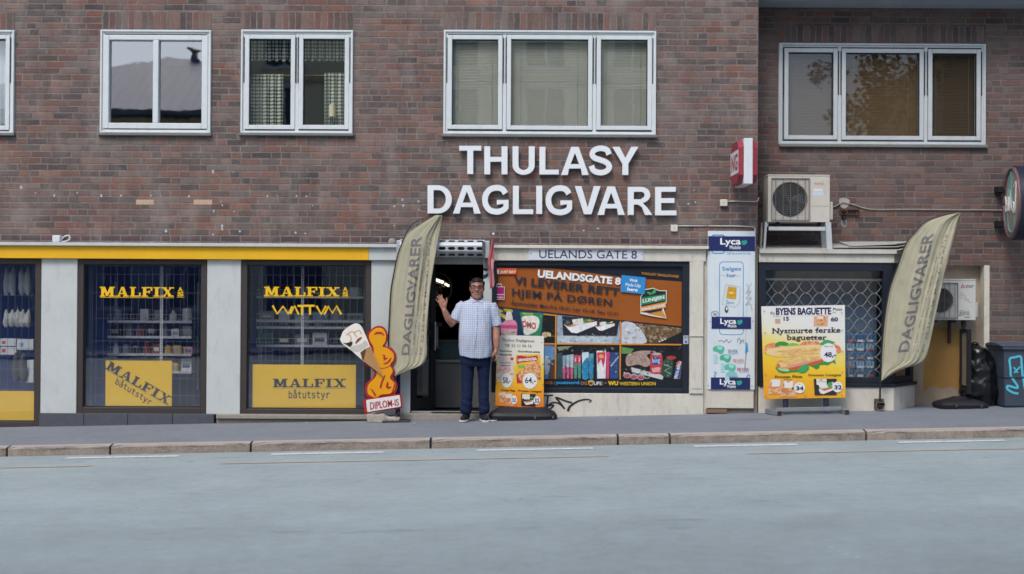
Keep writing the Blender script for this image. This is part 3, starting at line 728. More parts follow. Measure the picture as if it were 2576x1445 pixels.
# rolled-up perforated shutter over the door
sx0, sx1 = zp('FL', 135, 400, -.2).x, zp('FL', 1255, 400, -.2).x; zt, zbm = zp('FL', 900, 362, -.2).z, zp('FL', 900, 585, -.2).z
mb = MB(); cy, cz, rr = -.06, (zt + zbm) / 2, (zt - zbm) / 2
m_alu = M('b4b9bd', .5, .08, 6, metal=.2); prof = [(-.055 - .10, zt - .002), (-.20, zt - .035), (-.215, cz + .01), (-.20, cz - .035), (-.16, zbm + .02), (-.10, zbm)]
L = sx1 - sx0
def holes_band(mb, pA, pB, n):
    """strip between two profile points pierced by n long hexagonal slots"""
    (y0, z0), (y1, z1) = pA, pB
    def Q(s, t): return Vector((sx0 + L * s, y0 + (y1 - y0) * t, z0 + (z1 - z0) * t))
    outer = [Q(0, 0), Q(1, 0), Q(1, 1), Q(0, 1)]
    for i in range(n):
        c = (i + .5) / n; w_ = .41 / n
        s0, s1 = i / n, (i + 1) / n
        hx = [(c - w_, .5), (c - w_ * .6, .2), (c + w_ * .6, .2), (c + w_, .5), (c + w_ * .6, .8), (c - w_ * .6, .8)]
        cell = [Q(s0, 0), Q(s1, 0), Q(s1, 1), Q(s0, 1)]; hole = [Q(*h) for h in hx]
        tr = geometry.tessellate_polygon([cell, hole]); mb.raw(cell + hole, [tuple(t_) for t_ in tr])
n = 9
holes_band(mb, prof[0], prof[1], n); mb.face([(sx0, *prof[1]), (sx1, *prof[1]), (sx1, prof[2][0], prof[2][1] + .02), (sx0, prof[2][0], prof[2][1] + .02)])
holes_band(mb, (prof[2][0], prof[2][1] + .02), prof[3], n); mb.face([(sx0, *prof[3]), (sx1, *prof[3]), (sx1, -.178, zbm + .05), (sx0, -.178, zbm + .05)])
holes_band(mb, (-.178, zbm + .05), prof[5], n)
mb.face([(sx0, -.10, zbm), (sx1, -.10, zbm), (sx1, 0, zbm), (sx0, 0, zbm)]); mb.face([(sx0, prof[0][0], zt - .002), (sx1, prof[0][0], zt - .002), (sx1, 0, zt + .01), (sx0, 0, zt + .01)])
shut = mb.build('roller_shutter', m_alu, bld, recalc=False)
sm = shut.modifiers.new('t', 'SOLIDIFY'); sm.thickness = .003
mb = MB(); mb.cyl((sx0 + .02, -.085, cz), (sx1 - .02, -.085, cz), .055, 20); mb.build('rolled_curtain', M('2e3034', .7), shut)
for x in (sx0 - .012, sx1 + .03): MB().box(x - .03, x + .03, -.19, .02, zbm - .015, zt - .01).build('end_plate', M('aeb2b5', .45, .1, metal=.3), shut, bevel=.006)
mb = MB(); mb.box(sx1 - .03, sx1 + .0, -.218, -.19, zbm + .02, zt - .02); mb.box(sx1 - .005, sx1 + .045, -.15, -.06, zbm - .14, zbm - .02); mb.build('motor_chain', M('4c5058', .5), shut)

# ---- right shop: box window with chamfered corner
xc0 = zp('F', 290, 900, 0).x; xc1 = zp('F', 402, 900, RC).x; xg0 = CX + .015
ztopw = zp('E', 800, 258, 0).z; zsil = zp('E', 1000, 1090, 0).z; zroof = zp('E', 800, 172, 0).z
ch = Vector((xc1 - xc0, RC, 0)); cn = Vector((ch.y, -ch.x, 0)).normalized(); cdn = ch.normalized()
def corner_slab(mb, z0, z1, out, xs=xg0, depth=None):
    """plan polygon: front, chamfer, back - pushed out by `out`"""
    pl = [(xs, -out), (xc0 + out * .4, -out), (xc1 + out * 1.0, RC - .001), (xs, RC - .001)]
    mb.prism([(x, y, z0) for x, y in pl], (0, 0, z1 - z0))
mb = MB(); pl = [(xg0, -.03), (xc0 + .012, -.03), (xc1 + .02, RC - .001), (xg0, RC - .001)]
zt_ = zsil - .045; n = len(pl)
bot = [(x, y, gz(x) - .08) for x, y in pl]; top = [(x, y, zt_) for x, y in pl]
mb.raw(bot + top, [tuple(range(n)), tuple(range(n, 2 * n))] + [(i, (i + 1) % n, n + (i + 1) % n, n + i) for i in range(n)])
mb.build('rendered_base', m_cream, bld, bevel=.008)
mb = MB(); corner_slab(mb, zt_ + .001, zsil - .001, .05); mb.build('window_ledge', m_navy, bld, bevel=.004)
mb = MB(); corner_slab(mb, ztopw, zroof - .045, .03); mb.build('cream_beam', m_cream, bld, bevel=.006)
mb = MB(); corner_slab(mb, zroof - .044, zroof, .07); mb.build('cornice', M('b9b5ab', .7, .1, dirt=.35), bld, bevel=.004)
mb = MB()      # crumpled flashing on top
for i, (dx, dz, w0) in enumerate(((0, .002, .0), (.9, .028, .02), (1.1, .05, .04))):
    a = Vector((xg0 + dx, -.06 + w0, zroof + dz)); b = Vector((xc0 + .08 - w0, -.06 + w0, zroof + dz + .012 * i)); c_ = Vector((xc1 + .05 - w0, RC - .003, zroof + dz + .08)); d_ = Vector((xg0 + dx, RC - .003, zroof + dz + .07))
    mb.prism([a, b, c_, d_], (0, 0, .008))
mb.build('roof_flashing', M('a9a9a5', .55, .12, dirt=.4), bld)
xf1 = zp('F', 245, 900, 0).x; fw_ = .085
wn = MB(); bar(wn, xg0, xg0 + fw_, zsil, ztopw - .001, -.012, .07); bar(wn, xc0 - fw_ * 1.3, xc0, zsil, ztopw - .001, -.012, .07)
bar(wn, xg0 + fw_, xc0 - fw_ * 1.3, ztopw - .10, ztopw - .001, -.012, .07); bar(wn, xg0 + fw_, xc0 - fw_ * 1.3, zsil, zsil + .07, -.012, .07)
e0 = Vector((xc0, 0, 0)); 
def chb(s0, s1, z0, z1):
    c = e0 + ch * ((s0 + s1) / 2) + Vector((0, 0, (z0 + z1) / 2)) - cn * .03; wn.obox(c, ch * ((s1 - s0) / 2), cn * .034, (0, 0, (z1 - z0) / 2))
chb(.01, .16, zsil, ztopw - .001); chb(.84, .99, zsil, ztopw - .001); chb(.16, .84, ztopw - .1, ztopw - .001); chb(.16, .84, zsil, zsil + .07)
win4 = wn.build('display_window', m_navy, bld, bevel=.004)
mb = MB(); mb.face([(xg0 + .06, .03, zsil + .05), (xc0 - .08, .03, zsil + .05), (xc0 - .08, .03, ztopw - .06), (xg0 + .06, .03, ztopw - .06)])
mb.face([e0 + ch * .1 - cn * .03 + Vector((0, 0, zsil + .05)), e0 + ch * .9 - cn * .03 + Vector((0, 0, zsil + .05)), e0 + ch * .9 - cn * .03 + Vector((0, 0, ztopw - .06)), e0 + ch * .1 - cn * .03 + Vector((0, 0, ztopw - .06))])
mb.build('pane', g_dim, win4, recalc=False)
# folding lattice grille
gr = thing('lattice_grille', 'pale folding lattice grille behind the navy framed window', 'grille', ((xg0 + xc0) / 2, .12, zsil))
gx0, gx1 = zp('E', 500, 500, .12).x, zp('F', 245, 900, .12).x; gzt = zp('E', 800, 380, .12).z
m_gr = M('82898e', .5, .15, metal=.2); pw, ph = .168, .156
mb = MB(); i = 0; x = gx0
nx = int((gx1 - gx0) / pw) + 1; nzr = int((gzt - zsil) / ph) + 1
for i in range(nx):
    for j in range(nzr):
        X, Z = gx0 + i * pw, gzt - j * ph
        if Z - ph < zsil + .0: continue
        for q in ([(0, 0), (.18, -.06), (.32, -.2), (.5, -.5), (.68, -.8), (.82, -.94), (1, -1)], [(0, -1), (.18, -.94), (.32, -.8), (.5, -.5), (.68, -.2), (.82, -.06), (1, 0)]):
            pts = [(X + a * pw, .12 + (.006 if q[0][1] else 0), Z + b * ph) for a, b in q if X + a * pw <= gx1 + .01]
            if len(pts) > 1: mb.tube(pts, (.0055, .003)[:1][0], 5, flat=None)
o = mb.build('lattice', m_gr, gr, smooth=True); o['kind'] = 'stuff'
mb = MB(); mb.box(gx0, gx1, .105, .135, gzt - .004, gzt + .022); mb.box(gx0 - .02, gx0, .105, .135, zsil + .07, gzt + .02); mb.box(gx0 + 1.02, gx0 + 1.035, .10, .135, zsil + .07, gzt - .9); mb.build('rail', m_gr, gr)
# niche behind the second air conditioner
a, b, c, d = niche; mb = MB(); yb = RC + .14
mb.box(a, b - .0, yb, yb + .1, -.25, d); mb.build('niche_back', M('9d9182', .9, .1, 4, bump=.4, dirt=.35), bld)
mb = MB(); mb.box(b - .055, b + .012, RC - .012, yb, -.1, d + .004); mb.build('niche_reveal', M('c6c1b4', .8, .1, dirt=.4), bld, bevel=.004)
pc = Pic(yb - .001); m_och = M('a5824a', .85, .10, 5, dirt=.25)
pc.add(crom(zq('F', (458, 885), (560, 878), (652, 905), (655, 1060), (652, 1205), (600, 1190), (560, 1205), (500, 1190), (455, 1205), (460, 1040)), 5, True), m_och); pc.build('ochre_paint_patch', None, bld, recalc=False)

# ------------------------------------------------------------------ interiors behind the shop glass
def room(name, x0, x1, y0, y1, z0, z1, mback, mfl, msd):
    mb = MB(); mb.use(mback); mb.face([(x0, y1, z0), (x1, y1, z0), (x1, y1, z1), (x0, y1, z1)])
    mb.use(mfl); mb.face([(x0, y0, z0), (x1, y0, z0), (x1, y1, z0), (x0, y1, z0)])
    mb.use(msd); mb.face([(x0, y0, z1), (x1, y0, z1), (x1, y1, z1), (x0, y1, z1)]); mb.face([(x0, y0, z0), (x0, y1, z0), (x0, y1, z1), (x0, y0, z1)]); mb.face([(x1, y0, z0), (x1, y1, z0), (x1, y1, z1), (x1, y0, z1)])
    return mb.build(name, None, bld, recalc=False)
m_blue = M('384c8a', .8, .2, 3)
room('room', -12, xl - .13, .21, 1.45, -.25, ZB, m_blue, M('33353c', .8), M('232838', .8))
room('room', xl - .125, CX - .02, .205, 4.2, .03, ZB, M('1a1614', .8, .3), M('26241f', .6), M('15130f', .8))
room('room', xg0 + .01, xc0 - .02, .14, RC + .6, zsil - .02, ztopw, M('20242e', .8, .2), M('2a2c33', .8), M('1b1e26', .8))
# opening in the recess wall is hidden behind this box; keep goods in front of it
mb = MB(); mb.box(xg0 + .05, xc0 - .05, RC - .03, RC - .01, zsil, ztopw - .02); mb.build('window_backing', M('56708a', .8, .35, 4), bld)

m_wht = M('d5d7d8', .6, .06); m_rail = M('b9bec6', .4, .1, metal=.2)
def shelf_unit(label, k, x0, x1, ys, Y, w_):
    xa, xb = zp(k, x0, 700, Y).x, zp(k, x1, 700, Y).x; zs = [zp(k, (x0 + x1) / 2, y, Y).z for y in ys]
    r = thing('wire_shelf_unit', label, 'shelf', ((xa + xb) / 2, Y, min(zs) - .1))
    for x in (xa, xb):
        mb = MB(); mb.box(x - .012, x + .012, Y + .3, Y + .33, min(zs) - .25, max(zs) + .5); mb.build('upright', M('8d95a3', .5), r)
    for z in zs:
        mb = MB(); mb.box(xa, xb, Y, Y + .3, z - .012, z); mb.box(xa, xb, Y - .008, Y - .001, z - .018, z + .012); s = mb.build('shelf', m_rail, r)
        mb = MB(); mb.cyl((xa, Y, z + .09), (xb, Y, z + .09), .003, 5)
        n = int((xb - xa) / .04)
        for i in range(n + 1): x = xa + (xb - xa) * i / n; mb.cyl((x, Y, z), (x, Y, z + .09), .0016, 4)
        o = mb.build('wire_rail', m_rail, s); o['kind'] = 'stuff'
    return xa, xb, zs
ORD = ['top', 'second', 'third', 'fourth', 'fifth']
def stock(xa, xb, zs, Y, where, seed, rows):
    rn = random.Random(seed)
    for r, (z, pal) in enumerate(zip(zs, rows)):
        n = len(pal); st = (xb - xa) / n
        for i, (cn_, hx, kd) in enumerate(pal):
            x = xa + st * (i + .5); w_ = st * rn.uniform(.3, .44); h = rn.uniform(.09, .17)
            pos_ = 'first' if i == 0 else 'last' if i == n - 1 else ['second', 'third', 'fourth', 'fifth', 'sixth', 'seventh', 'eighth'][i - 1]
            lab = f'{cn_} {kd}, {pos_} from left on the {ORD[r]} shelf {where}'
            yy = Y + .05 + rn.uniform(0, .04); mb = MB()
            if kd == 'carton':
                mb.box(x - w_, x + w_, yy, yy + .16, z + .001, z + h)
                o = mb.build('carton', M(hx, .6, .1), None, bevel=.004)
                mb = MB(); mb.box(x - w_ * .7, x + w_ * .7, yy - .0015, yy - .0005, z + h * .3, z + h * .62); mb.build('printed_label', M(rn.choice(('c9c9c4', '3b4a72', '8a8f99')), .6), o)
            elif kd == 'tin':
                mb.stack([(x, yy + .06, z + .001, w_ * .9, w_ * .9), (x, yy + .06, z + h, w_ * .9, w_ * .9)], 18); o = mb.build('tin', M(hx, .4, .1), None, bevel=.003)
                mb = MB(); mb.stack([(x, yy + .06, z + h + .0005, w_ * .82, w_ * .82), (x, yy + .06, z + h + .008, w_ * .8, w_ * .8)], 18); mb.build('lid', M('aeb2b8', .3, metal=.7), o)
            else:
                mb.stack([(x, yy + .06, z + .001, w_ * .75, .035), (x, yy + .06, z + h * .65, w_ * .7, .035), (x, yy + .06, z + h * .85, w_ * .3, .018), (x, yy + .06, z + h, w_ * .28, .016)], 14); o = mb.build('bottle', M(hx, .35, .1), None, smooth=False)
            tag(o, lab, kd, 'boat supplies on the window shelves')
W_, G_, K_, B_, R_, Y_, O_, T_ = ('white', 'c8cbd0'), ('grey', '7d8490'), ('black', '23262e'), ('pale blue', '7f9cc0'), ('red', '8c3a3a'), ('yellow', 'b8963a'), ('pink', 'a97f86'), ('teal', '3e6f78')
def row(*a): return [(c[0], c[1], k) for c, k in a]
s1 = shelf_unit('wire shelves seen through the glass above the slanted yellow poster', 'A', 690, 1228, (617, 716, 828, 940), .62, .3)
stock(s1[0], s1[1], s1[2], .62, 'above the slanted poster', 3, [row((G_, 'tin'), (K_, 'bottle'), (W_, 'carton'), (G_, 'carton'), (W_, 'bottle'), (W_, 'tin')),
    row((K_, 'carton'), (G_, 'tin'), (R_, 'carton'), (K_, 'carton'), (G_, 'bottle'), (W_, 'carton'), (G_, 'carton')),
    row((W_, 'bottle'), (G_, 'tin'), (K_, 'tin'), (R_, 'tin'), (R_, 'carton'), (Y_, 'tin'), (Y_, 'carton'), (O_, 'carton')), row((K_, 'tin'), (G_, 'bottle'), (K_, 'carton'), (G_, 'tin'), (Y_, 'carton'), (W_, 'carton'))])
s2 = shelf_unit('wire shelves seen through the glass of the window next to the ice-cream sign', 'B', 215, 950, (496, 662, 706, 832), .66, .3)
stock(s2[0], s2[1], s2[2], .66, 'above the level poster', 5, [row((W_, 'bottle'), (K_, 'tin'), (G_, 'carton'), (K_, 'carton'), (G_, 'tin'), (W_, 'tin')), row((G_, 'carton'), (W_, 'carton'), (B_, 'carton'), (B_, 'carton'), (G_, 'tin'), (G_, 'carton')),
    row((G_, 'tin'), (K_, 'carton'), (W_, 'carton'), (B_, 'tin'), (K_, 'tin'), (G_, 'bottle')), row((T_, 'carton'), (K_, 'carton'), (G_, 'carton'), (W_, 'carton'), (K_, 'bottle'), (G_, 'carton'))])
# perforated white uprights
for k, x, y0, y1, l in (('A', 1035, 262, 868, 'bright perforated upright in front of the shelves over the slanted poster'), ('A', 585, 262, 1160, 'dull perforated upright left of the slanted yellow poster'), ('B', 532, 285, 962, 'bright perforated upright behind the zigzag yellow lettering')):
    xa = zp(k, x, 600, .3).x; za, zb = zp(k, x, y1, .3).z, zp(k, x, y0, .3).z; n = int((zb - za) / .03)
    mb = MB(); mb.box(xa - .016, xa - .008, .3, .306, za, zb); mb.box(xa + .008, xa + .016, .3, .306, za, zb)
    for i in range(n): mb.box(xa - .008, xa + .008, .3, .306, za + i * .03, za + i * .03 + .012)
    o = mb.build('perforated_upright', M('b9bcc2' if 'bright' in l else '7d828c', .5)); tag(o, l, 'shelf upright', 'perforated shelf uprights')
# low crossbars at the window foot
for k, x0, x1, y in (('A', 590, 1270, 1035), ('A', 590, 1270, 1135), ('B', 150, 960, 1140), ('B', 150, 960, 1235)):
    pass
# left-most window: hanging glove bundles, boxes, a dark fender
def lump(name, label, cat, cx, y0, y1, wz, Y, hx, seed, k='A', n=3):
    r = thing(name, label, cat, zp(k, cx, y1, Y)); rn = random.Random(seed); mb = MB()
    for i in range(n):
        xx = cx + wz * (i - (n - 1) / 2) / n
        pts = [zp(k, xx + rn.uniform(-4, 4), y0 + (y1 - y0) * t_, Y + rn.uniform(-.01, .01)) for t_ in (0, .25, .5, .75, 1)]
        wr = wz / n / 2.548 / 207 * .62; mb.tube(pts, [wr * .25, wr * .7, wr * .9, wr, wr * .55], 10)
    o = organic('bundle', mb, .012, 3, M(hx, .85, .12, 20), r)
    mb = MB(); mb.tube([zp(k, cx, y0 - 14, Y), zp(k, cx, y0 + 6, Y)], .004, 6); mb.build('hook', M('9aa0a8', .4, metal=.6), r)
lump('glove_bundle', 'white glove bundle hanging at the top of the leftmost window, left one', 'gloves', 62, 262, 450, 78, .3, '8c9299', 1, n=2)
lump('glove_bundle', 'white glove bundle hanging at the top of the leftmost window, right one', 'gloves', 160, 262, 448, 80, .3, '90969c', 2, n=2)
lump('glove_bundle', 'wide white bundle hanging halfway down the leftmost window', 'gloves', 112, 535, 655, 175, .32, '9da0a0', 3, n=5)
lump('fender', 'dark rounded boat fender in the lower part of the leftmost window', 'fender', 128, 815, 1000, 100, .3, '3d4048', 4, n=2)
for i, (x0, y0, x1, y1, l) in enumerate(((-10, 728, 102, 775, 'white flat box in the leftmost window, upper left of its stack'), (108, 732, 214, 800, 'white flat box in the leftmost window behind the grille, right of its stack'), (-10, 780, 105, 830, 'white flat box in the leftmost window, lower left of its stack'), (170, 865, 215, 1010, 'white upright packet at the right edge of the leftmost window'))):
    a, b, c, d = rbz('A', x0, y0, x1, y1, .3); mb = MB(); mb.box(a, b, .3, .5, c, d); o = mb.build('box', M('b4b9c0', .6, .08), None, bevel=.004); tag(o, l, 'box', 'white boxes in the leftmost window')
    mb = MB(); mb.box(a + (b - a) * .2, a + (b - a) * .4, .2985, .2995, c + (d - c) * .3, c + (d - c) * .7); mb.build('printed_label', M('a24b4b' if i % 2 == 0 else '5b86b3', .6), o)
# cool packs behind the lattice
for i in range(3):
    for j in range(5):
        x0, y0 = 46 + i * 52, 915 + j * 46; a, b, c, d = rbz('F', x0, y0, x0 + 48, y0 + 43, .26)
        mb = MB(); mb.box(a, b, .26, .40, c, d); o = mb.build('can_pack', M('48749c', .4, .12), None, bevel=.006)
        tag(o, f'blue shrink-wrapped can pack in the {ORD[j]} row of the pile behind the lattice, {["left", "middle", "right"][i]} column', 'can pack', 'blue can packs piled in the shop window')
        mb = MB(); w_ = (b - a)
        for q in range(3): mb.box(a + w_ * (.06 + q * .32), a + w_ * (.26 + q * .32), .2575, .2595, c + .012, d - .012)
        mb.build('can_front', M('7fa6c4' if j % 2 else '34577c', .35), o)
        mb = MB(); mb.box(a + .02, b - .02, .2555, .257, c + (d - c) * .05, c + (d - c) * .32); mb.build('printed_band', M('c9cdd2' if (i + j) % 3 else 'b5503a', .5), o)

# inside the open shop door
mb = MB(); x0, x1, z0, z1 = rbz('C', 250, 945, 520, 1290, .75); ct = thing('shop_counter', 'grey fronted counter just inside the open door', 'counter', ((x0 + x1) / 2, .8, .05))
mb.box(x0, x1 + .35, .75, 1.3, .05, z1); mb.build('front_panel', M('6f7377', .7, .05), ct)
mb = MB(); mb.box(x0 - .02, x1 + .37, .72, 1.35, z1 + .001, z1 + .03); mb.build('worktop', M('8a8c8a', .5), ct)
mb = MB(); mb.box(x0, x1 + .35, .8, .82, z1 + .031, z1 + .26); mb.build('display_glass_front', M('2a4a52', .25, .2), ct)
mb = MB(); mb.box(x0 - .02, x1 + .37, .77, 1.0, z1 + .261, z1 + .28); mb.build('display_rail', M('4d5148', .5), ct)
x, _, z = zp('FL', 600, 1010, 1.3); mr = thing('security_mirror', 'big round convex mirror hanging inside the dark doorway', 'mirror', (x, 1.3, z)); rr = 215 / 5.2484 / 3105 * 16.3
mb = MB(); n = 48
mb.tube([(x + rr * math.cos(2 * math.pi * i / n), 1.3, z + rr * math.sin(2 * math.pi * i / n)) for i in range(n + 1)], .012, 8); mb.build('rim', M('8c8672', .4), mr, smooth=True)
t = NT('mirror_dome'); md = t.done('3a3733', .04, 1.0, .5)
mb = MB(); rg = []
for i in range(9): a = i / 8 * math.pi / 2; rg.append((math.cos(a), math.sin(a)))
vs = []; 
for c_, s_ in rg: vs += [(x + rr * .98 * c_ * math.cos(2 * math.pi * k / 40), 1.3 - .12 * s_, z + rr * .98 * c_ * math.sin(2 * math.pi * k / 40)) for k in range(40)]
mb.raw(vs, [(i * 40 + k, i * 40 + (k + 1) % 40, (i + 1) * 40 + (k + 1) % 40, (i + 1) * 40 + k) for i in range(8) for k in range(40)]); mb.build('dome', md, mr, smooth=True)
for i, (q0, q1, w_) in enumerate((((596, 885), (708, 925), .022), ((735, 945), (778, 970), .018))):  # glowing tubes added in place of lamp reflections in the mirror
    a, b = zp('FL', *q0, 1.12), zp('FL', *q1, 1.12 + .05); mb = MB(); mb.tube([a, b], w_ / 1.2, 10); o = mb.build('lamp_reflection_tube', emit('fff2d8', 1.6))
    mb = MB(); mb.tube([a + Vector((0, .02, .025)), b + Vector((0, .02, .025))], w_ * .9, 8); mb.build('reflection_tube_back', M('33302c', .6), o)
    tag(o, ('longer glowing tube standing in for a lamp reflection in the mirror' if i == 0 else 'shorter glowing tube standing in for a lamp reflection in the mirror'), 'lamp reflection', 'glowing tubes standing in for mirrored shop lights')
# dim shelves of goods at the back of the shop
sb = thing('goods_rack', 'dim rack of mixed goods at the back behind the waving man', 'rack', (-.2, 2.4, .05)); rn = random.Random(11)
for i in range(5):
    z = .35 + i * .3; mb = MB(); mb.box(-1.1, 1.2, 2.4, 2.75, z - .02, z); mb.build('shelf', M('4a4640', .7), sb)
for nme, hx in (('packet_dark', '5a2a24'), ('packet_teal', '23484e'), ('packet_ochre', '8a5a20'), ('packet_pale', '6d6a60')):
    mb = MB()
    for q in range(12):
        i = rn.randrange(5); x = rn.uniform(-1.0, 1.1); z = .35 + i * .3; h = rn.uniform(.1, .24); mb.box(x, x + rn.uniform(.05, .12), 2.37 - rn.random() * .02, 2.5, z + .001, z + h)
    o = mb.build('packets', M(hx, .5, .2), sb); o['kind'] = 'stuff'
a = zp('M1', 197, 900, .7); b = zp('M1', 197, 1240, .7)
ps = thing('card_stand', 'slim steel stand beside the counter behind the waving hand', 'stand', b)
MB().cyl(a, b, .011, 10).build('pole', M('c8ccd0', .3, metal=.8), ps); MB().stack([(b.x, b.y, b.z, .07, .07), (b.x, b.y, b.z + .015, .06, .06)]).build('base', M('6a6660', .5), ps)
mb = MB(); mb.box(a.x - .05, a.x + .06, a.y - .02, a.y + .02, a.z, a.z + .05); mb.build('card_reader', M('3f3e3a', .5), ps)

# ================================================================== SIGNS ON THE WALL
# big white letters
ls = thing('shop_sign', 'two lines of big white raised letters below the widest window', 'sign', (zp('H', 1170, 1270, 0)), None)
m_let = M('d9dee2', .4, .03, 3)
def stroke(path, w_):
    n = len(path); Lp, Rp = [], []
    for i in range(n):
        a = Vector(path[max(i - 1, 0)]); b = Vector(path[min(i + 1, n - 1)]); d = (b - a).normalized(); nrm = Vector((-d.y, d.x)) * w_ / 2
        Lp.append(Vector(path[i]) + nrm); Rp.append(Vector(path[i]) - nrm)
    return [tuple(v) for v in Lp + Rp[::-1]]
def arc(cx, cy, rx, ry, a0, a1, n=14): return [(cx + rx * math.cos(R(a0 + (a1 - a0) * i / n)), cy + ry * math.sin(R(a0 + (a1 - a0) * i / n))) for i in range(n + 1)]
def letter(ch, x0, x1, y0, y1):
    W_, H_ = x1 - x0, y1 - y0; T = 35.; B = 28.
    def S(pts): return [(x0 + a * W_, y0 + b * H_) for a, b in pts]
    def A_(pts): return [(x0 + a, y0 + b) for a, b in pts]
    if ch == 'I': return [([(x0, y0), (x1, y0), (x1, y1), (x0, y1)], [])]
    if ch == 'L': return [(A_([(0, 0), (T, 0), (T, H_ - B), (W_, H_ - B), (W_, H_), (0, H_)]), [])]
    if ch == 'T': return [(A_([(0, 0), (W_, 0), (W_, B), (W_ / 2 + T / 2, B), (W_ / 2 + T / 2, H_), (W_ / 2 - T / 2, H_), (W_ / 2 - T / 2, B), (0, B)]), [])]
    if ch == 'H': h = H_ / 2; return [(A_([(0, 0), (T, 0), (T, h - B / 2 - 6), (W_ - T, h - B / 2 - 6), (W_ - T, 0), (W_, 0), (W_, H_), (W_ - T, H_), (W_ - T, h + B / 2 - 6), (T, h + B / 2 - 6), (T, H_), (0, H_)]), [])]
    if ch == 'E': h = H_ * .48; return [(A_([(0, 0), (W_ - 4, 0), (W_ - 4, B), (T, B), (T, h - B / 2), (W_ - 12, h - B / 2), (W_ - 12, h + B / 2), (T, h + B / 2), (T, H_ - B), (W_, H_ - B), (W_, H_), (0, H_)]), [])]
    if ch == 'U':
        r = W_ / 2; c = H_ - r * .86
        o = [(0, 0), (T, 0)] + [(W_ / 2 + (r - T) * math.cos(R(a)), c + (r * .86 - B) * math.sin(R(a))) for a in range(180, -1, -12)] + [(W_ - T, 0), (W_, 0)] + [(W_ / 2 + r * math.cos(R(a)), c + r * .86 * math.sin(R(a))) for a in range(0, 181, 12)]
        return [(A_(o), [])]
    if ch == 'D':
        rx = W_ * .56; c = W_ - rx
        o = [(0, 0), (c, 0)] + arc(c, H_ / 2, rx, H_ / 2, -80, 80, 16) + [(c, H_), (0, H_)]
        h = [(T, B), (c, B)] + arc(c, H_ / 2, rx - T, H_ / 2 - B, -80, 80, 16) + [(c, H_ - B), (T, H_ - B)]
        return [(A_(o), [A_(h)])]
    if ch == 'A': k = T * 1.12 / W_; return [(S([(.5 - k * .55, 0), (.5 + k * .55, 0), (1, 1), (1 - k, 1), (.715, .77), (.285, .77), (k, 1), (0, 1)]), [S([(.5, .215), (.655, .615), (.345, .615)])])]
    if ch == 'V': k = T * 1.12 / W_; return [(S([(0, 0), (k, 0), (.5, .76), (1 - k, 0), (1, 0), (.5 + k * .55, 1), (.5 - k * .55, 1)]), [])]
    if ch == 'Y': k = T * 1.2 / W_; q = T / W_ / 2; return [(S([(0, 0), (k, 0), (.5, .40), (1 - k, 0), (1, 0), (.5 + q, .60), (.5 + q, 1), (.5 - q, 1), (.5 - q, .60)]), [])]
    if ch == 'R':
        ry = H_ * .285; c = W_ * .56; rx = W_ * .36
        o = [(0, 0), (c, 0)] + arc(c, ry, rx, ry, -80, 80, 12) + [(W_ * .62, ry * 2 + 3), (W_ * .80, H_ * .74), (W_, H_), (W_ - T * 1.22, H_), (W_ * .58, H_ * .72), (W_ * .42, ry * 2 + B * .35), (T, ry * 2 + B * .35), (T, H_), (0, H_)]
        h = [(T, B), (c, B)] + arc(c, ry, rx - T * .95, ry - B, -80, 80, 10) + [(c, 2 * ry - B * .75), (T, 2 * ry - B * .75)]
        return [(A_(o), [A_(h)])]
    if ch == 'S':
        p = crom([(.86, .30), (.76, .145), (.5, .093), (.25, .15), (.145, .285), (.24, .41), (.5, .485), (.76, .575), (.87, .715), (.76, .855), (.5, .91), (.22, .85), (.115, .68)], 5)
        return [(stroke(S(p), T * .92), [])]
    if ch == 'G':
        p = crom([(.88, .285), (.75, .135), (.52, .095), (.27, .165), (.115, .37), (.115, .63), (.27, .84), (.54, .905), (.76, .86), (.89, .775)], 5)
        o = stroke(S(p), T * .96)
        return [(o, []), (S([(.80, .60), (1.0, .60), (1.0, .80), (.885, .875), (.80, .83)]), []), (S([(.55, .505), (1.0, .505), (1.0, .605), (.55, .665)]), [])]
LT = [('T', 620, 750, 862, 1028), ('H', 768, 905, 865, 1030), ('U', 935, 1066, 865, 1033), ('L', 1094, 1208, 868, 1031), ('A', 1222, 1385, 868, 1034), ('S', 1385, 1525, 860, 1036), ('Y', 1525, 1678, 868, 1034),
      ('D', 433, 576, 1095, 1261), ('A', 583, 747, 1095, 1262), ('G', 757, 912, 1093, 1268), ('L', 937, 1057, 1098, 1265), ('I', 1075, 1110, 1098, 1264), ('G', 1132, 1287, 1095, 1272), ('V', 1303, 1455, 1100, 1266), ('A', 1437, 1598, 1102, 1270), ('R', 1616, 1760, 1105, 1270), ('E', 1778, 1903, 1105, 1272)]
for ch_, x0, x1, y0, y1 in LT:
    mb = MB()
    for i, (o_, hs) in enumerate(letter(ch_, x0, x1, y0, y1)):
        Yl = -.075 + .0005 * i
        mb.prismh([at(*zz('H', *p), Yl) for p in o_], [[at(*zz('H', *p), Yl) for p in h] for h in hs], (0, .05 + .001 * i, 0))
    mb.build('letter', m_let, ls)
# street number plate
def plate(mb, k, b, Y, th=.006): x0, x1, z0, z1 = rbz(k, *b, Y); mb.box(x0, x1, Y, Y + th, z0, z1); return mb
o = plate(MB(), 'D', (335, 78, 1180, 163), -.092).build('address_plate', M('c6cbd2', .5, .05), None, bevel=.001); tag(o, 'long pale plate with the street name and number above the orange poster', 'sign')
text('lettering', 'UELANDS GATE 8', zq('D', (413, 86), (1132, 92), (1132, 152), (413, 148)), -.0935, P('2b2f52'), o, bold=.004)
for x, y in ((352, 116), (1168, 119)): q = zp('D', x, y, -.0935); MB().cyl(q, q + Vector((0, -.003, 0)), .007, 10).build('screw', M('55585c', .4, metal=.6), o)

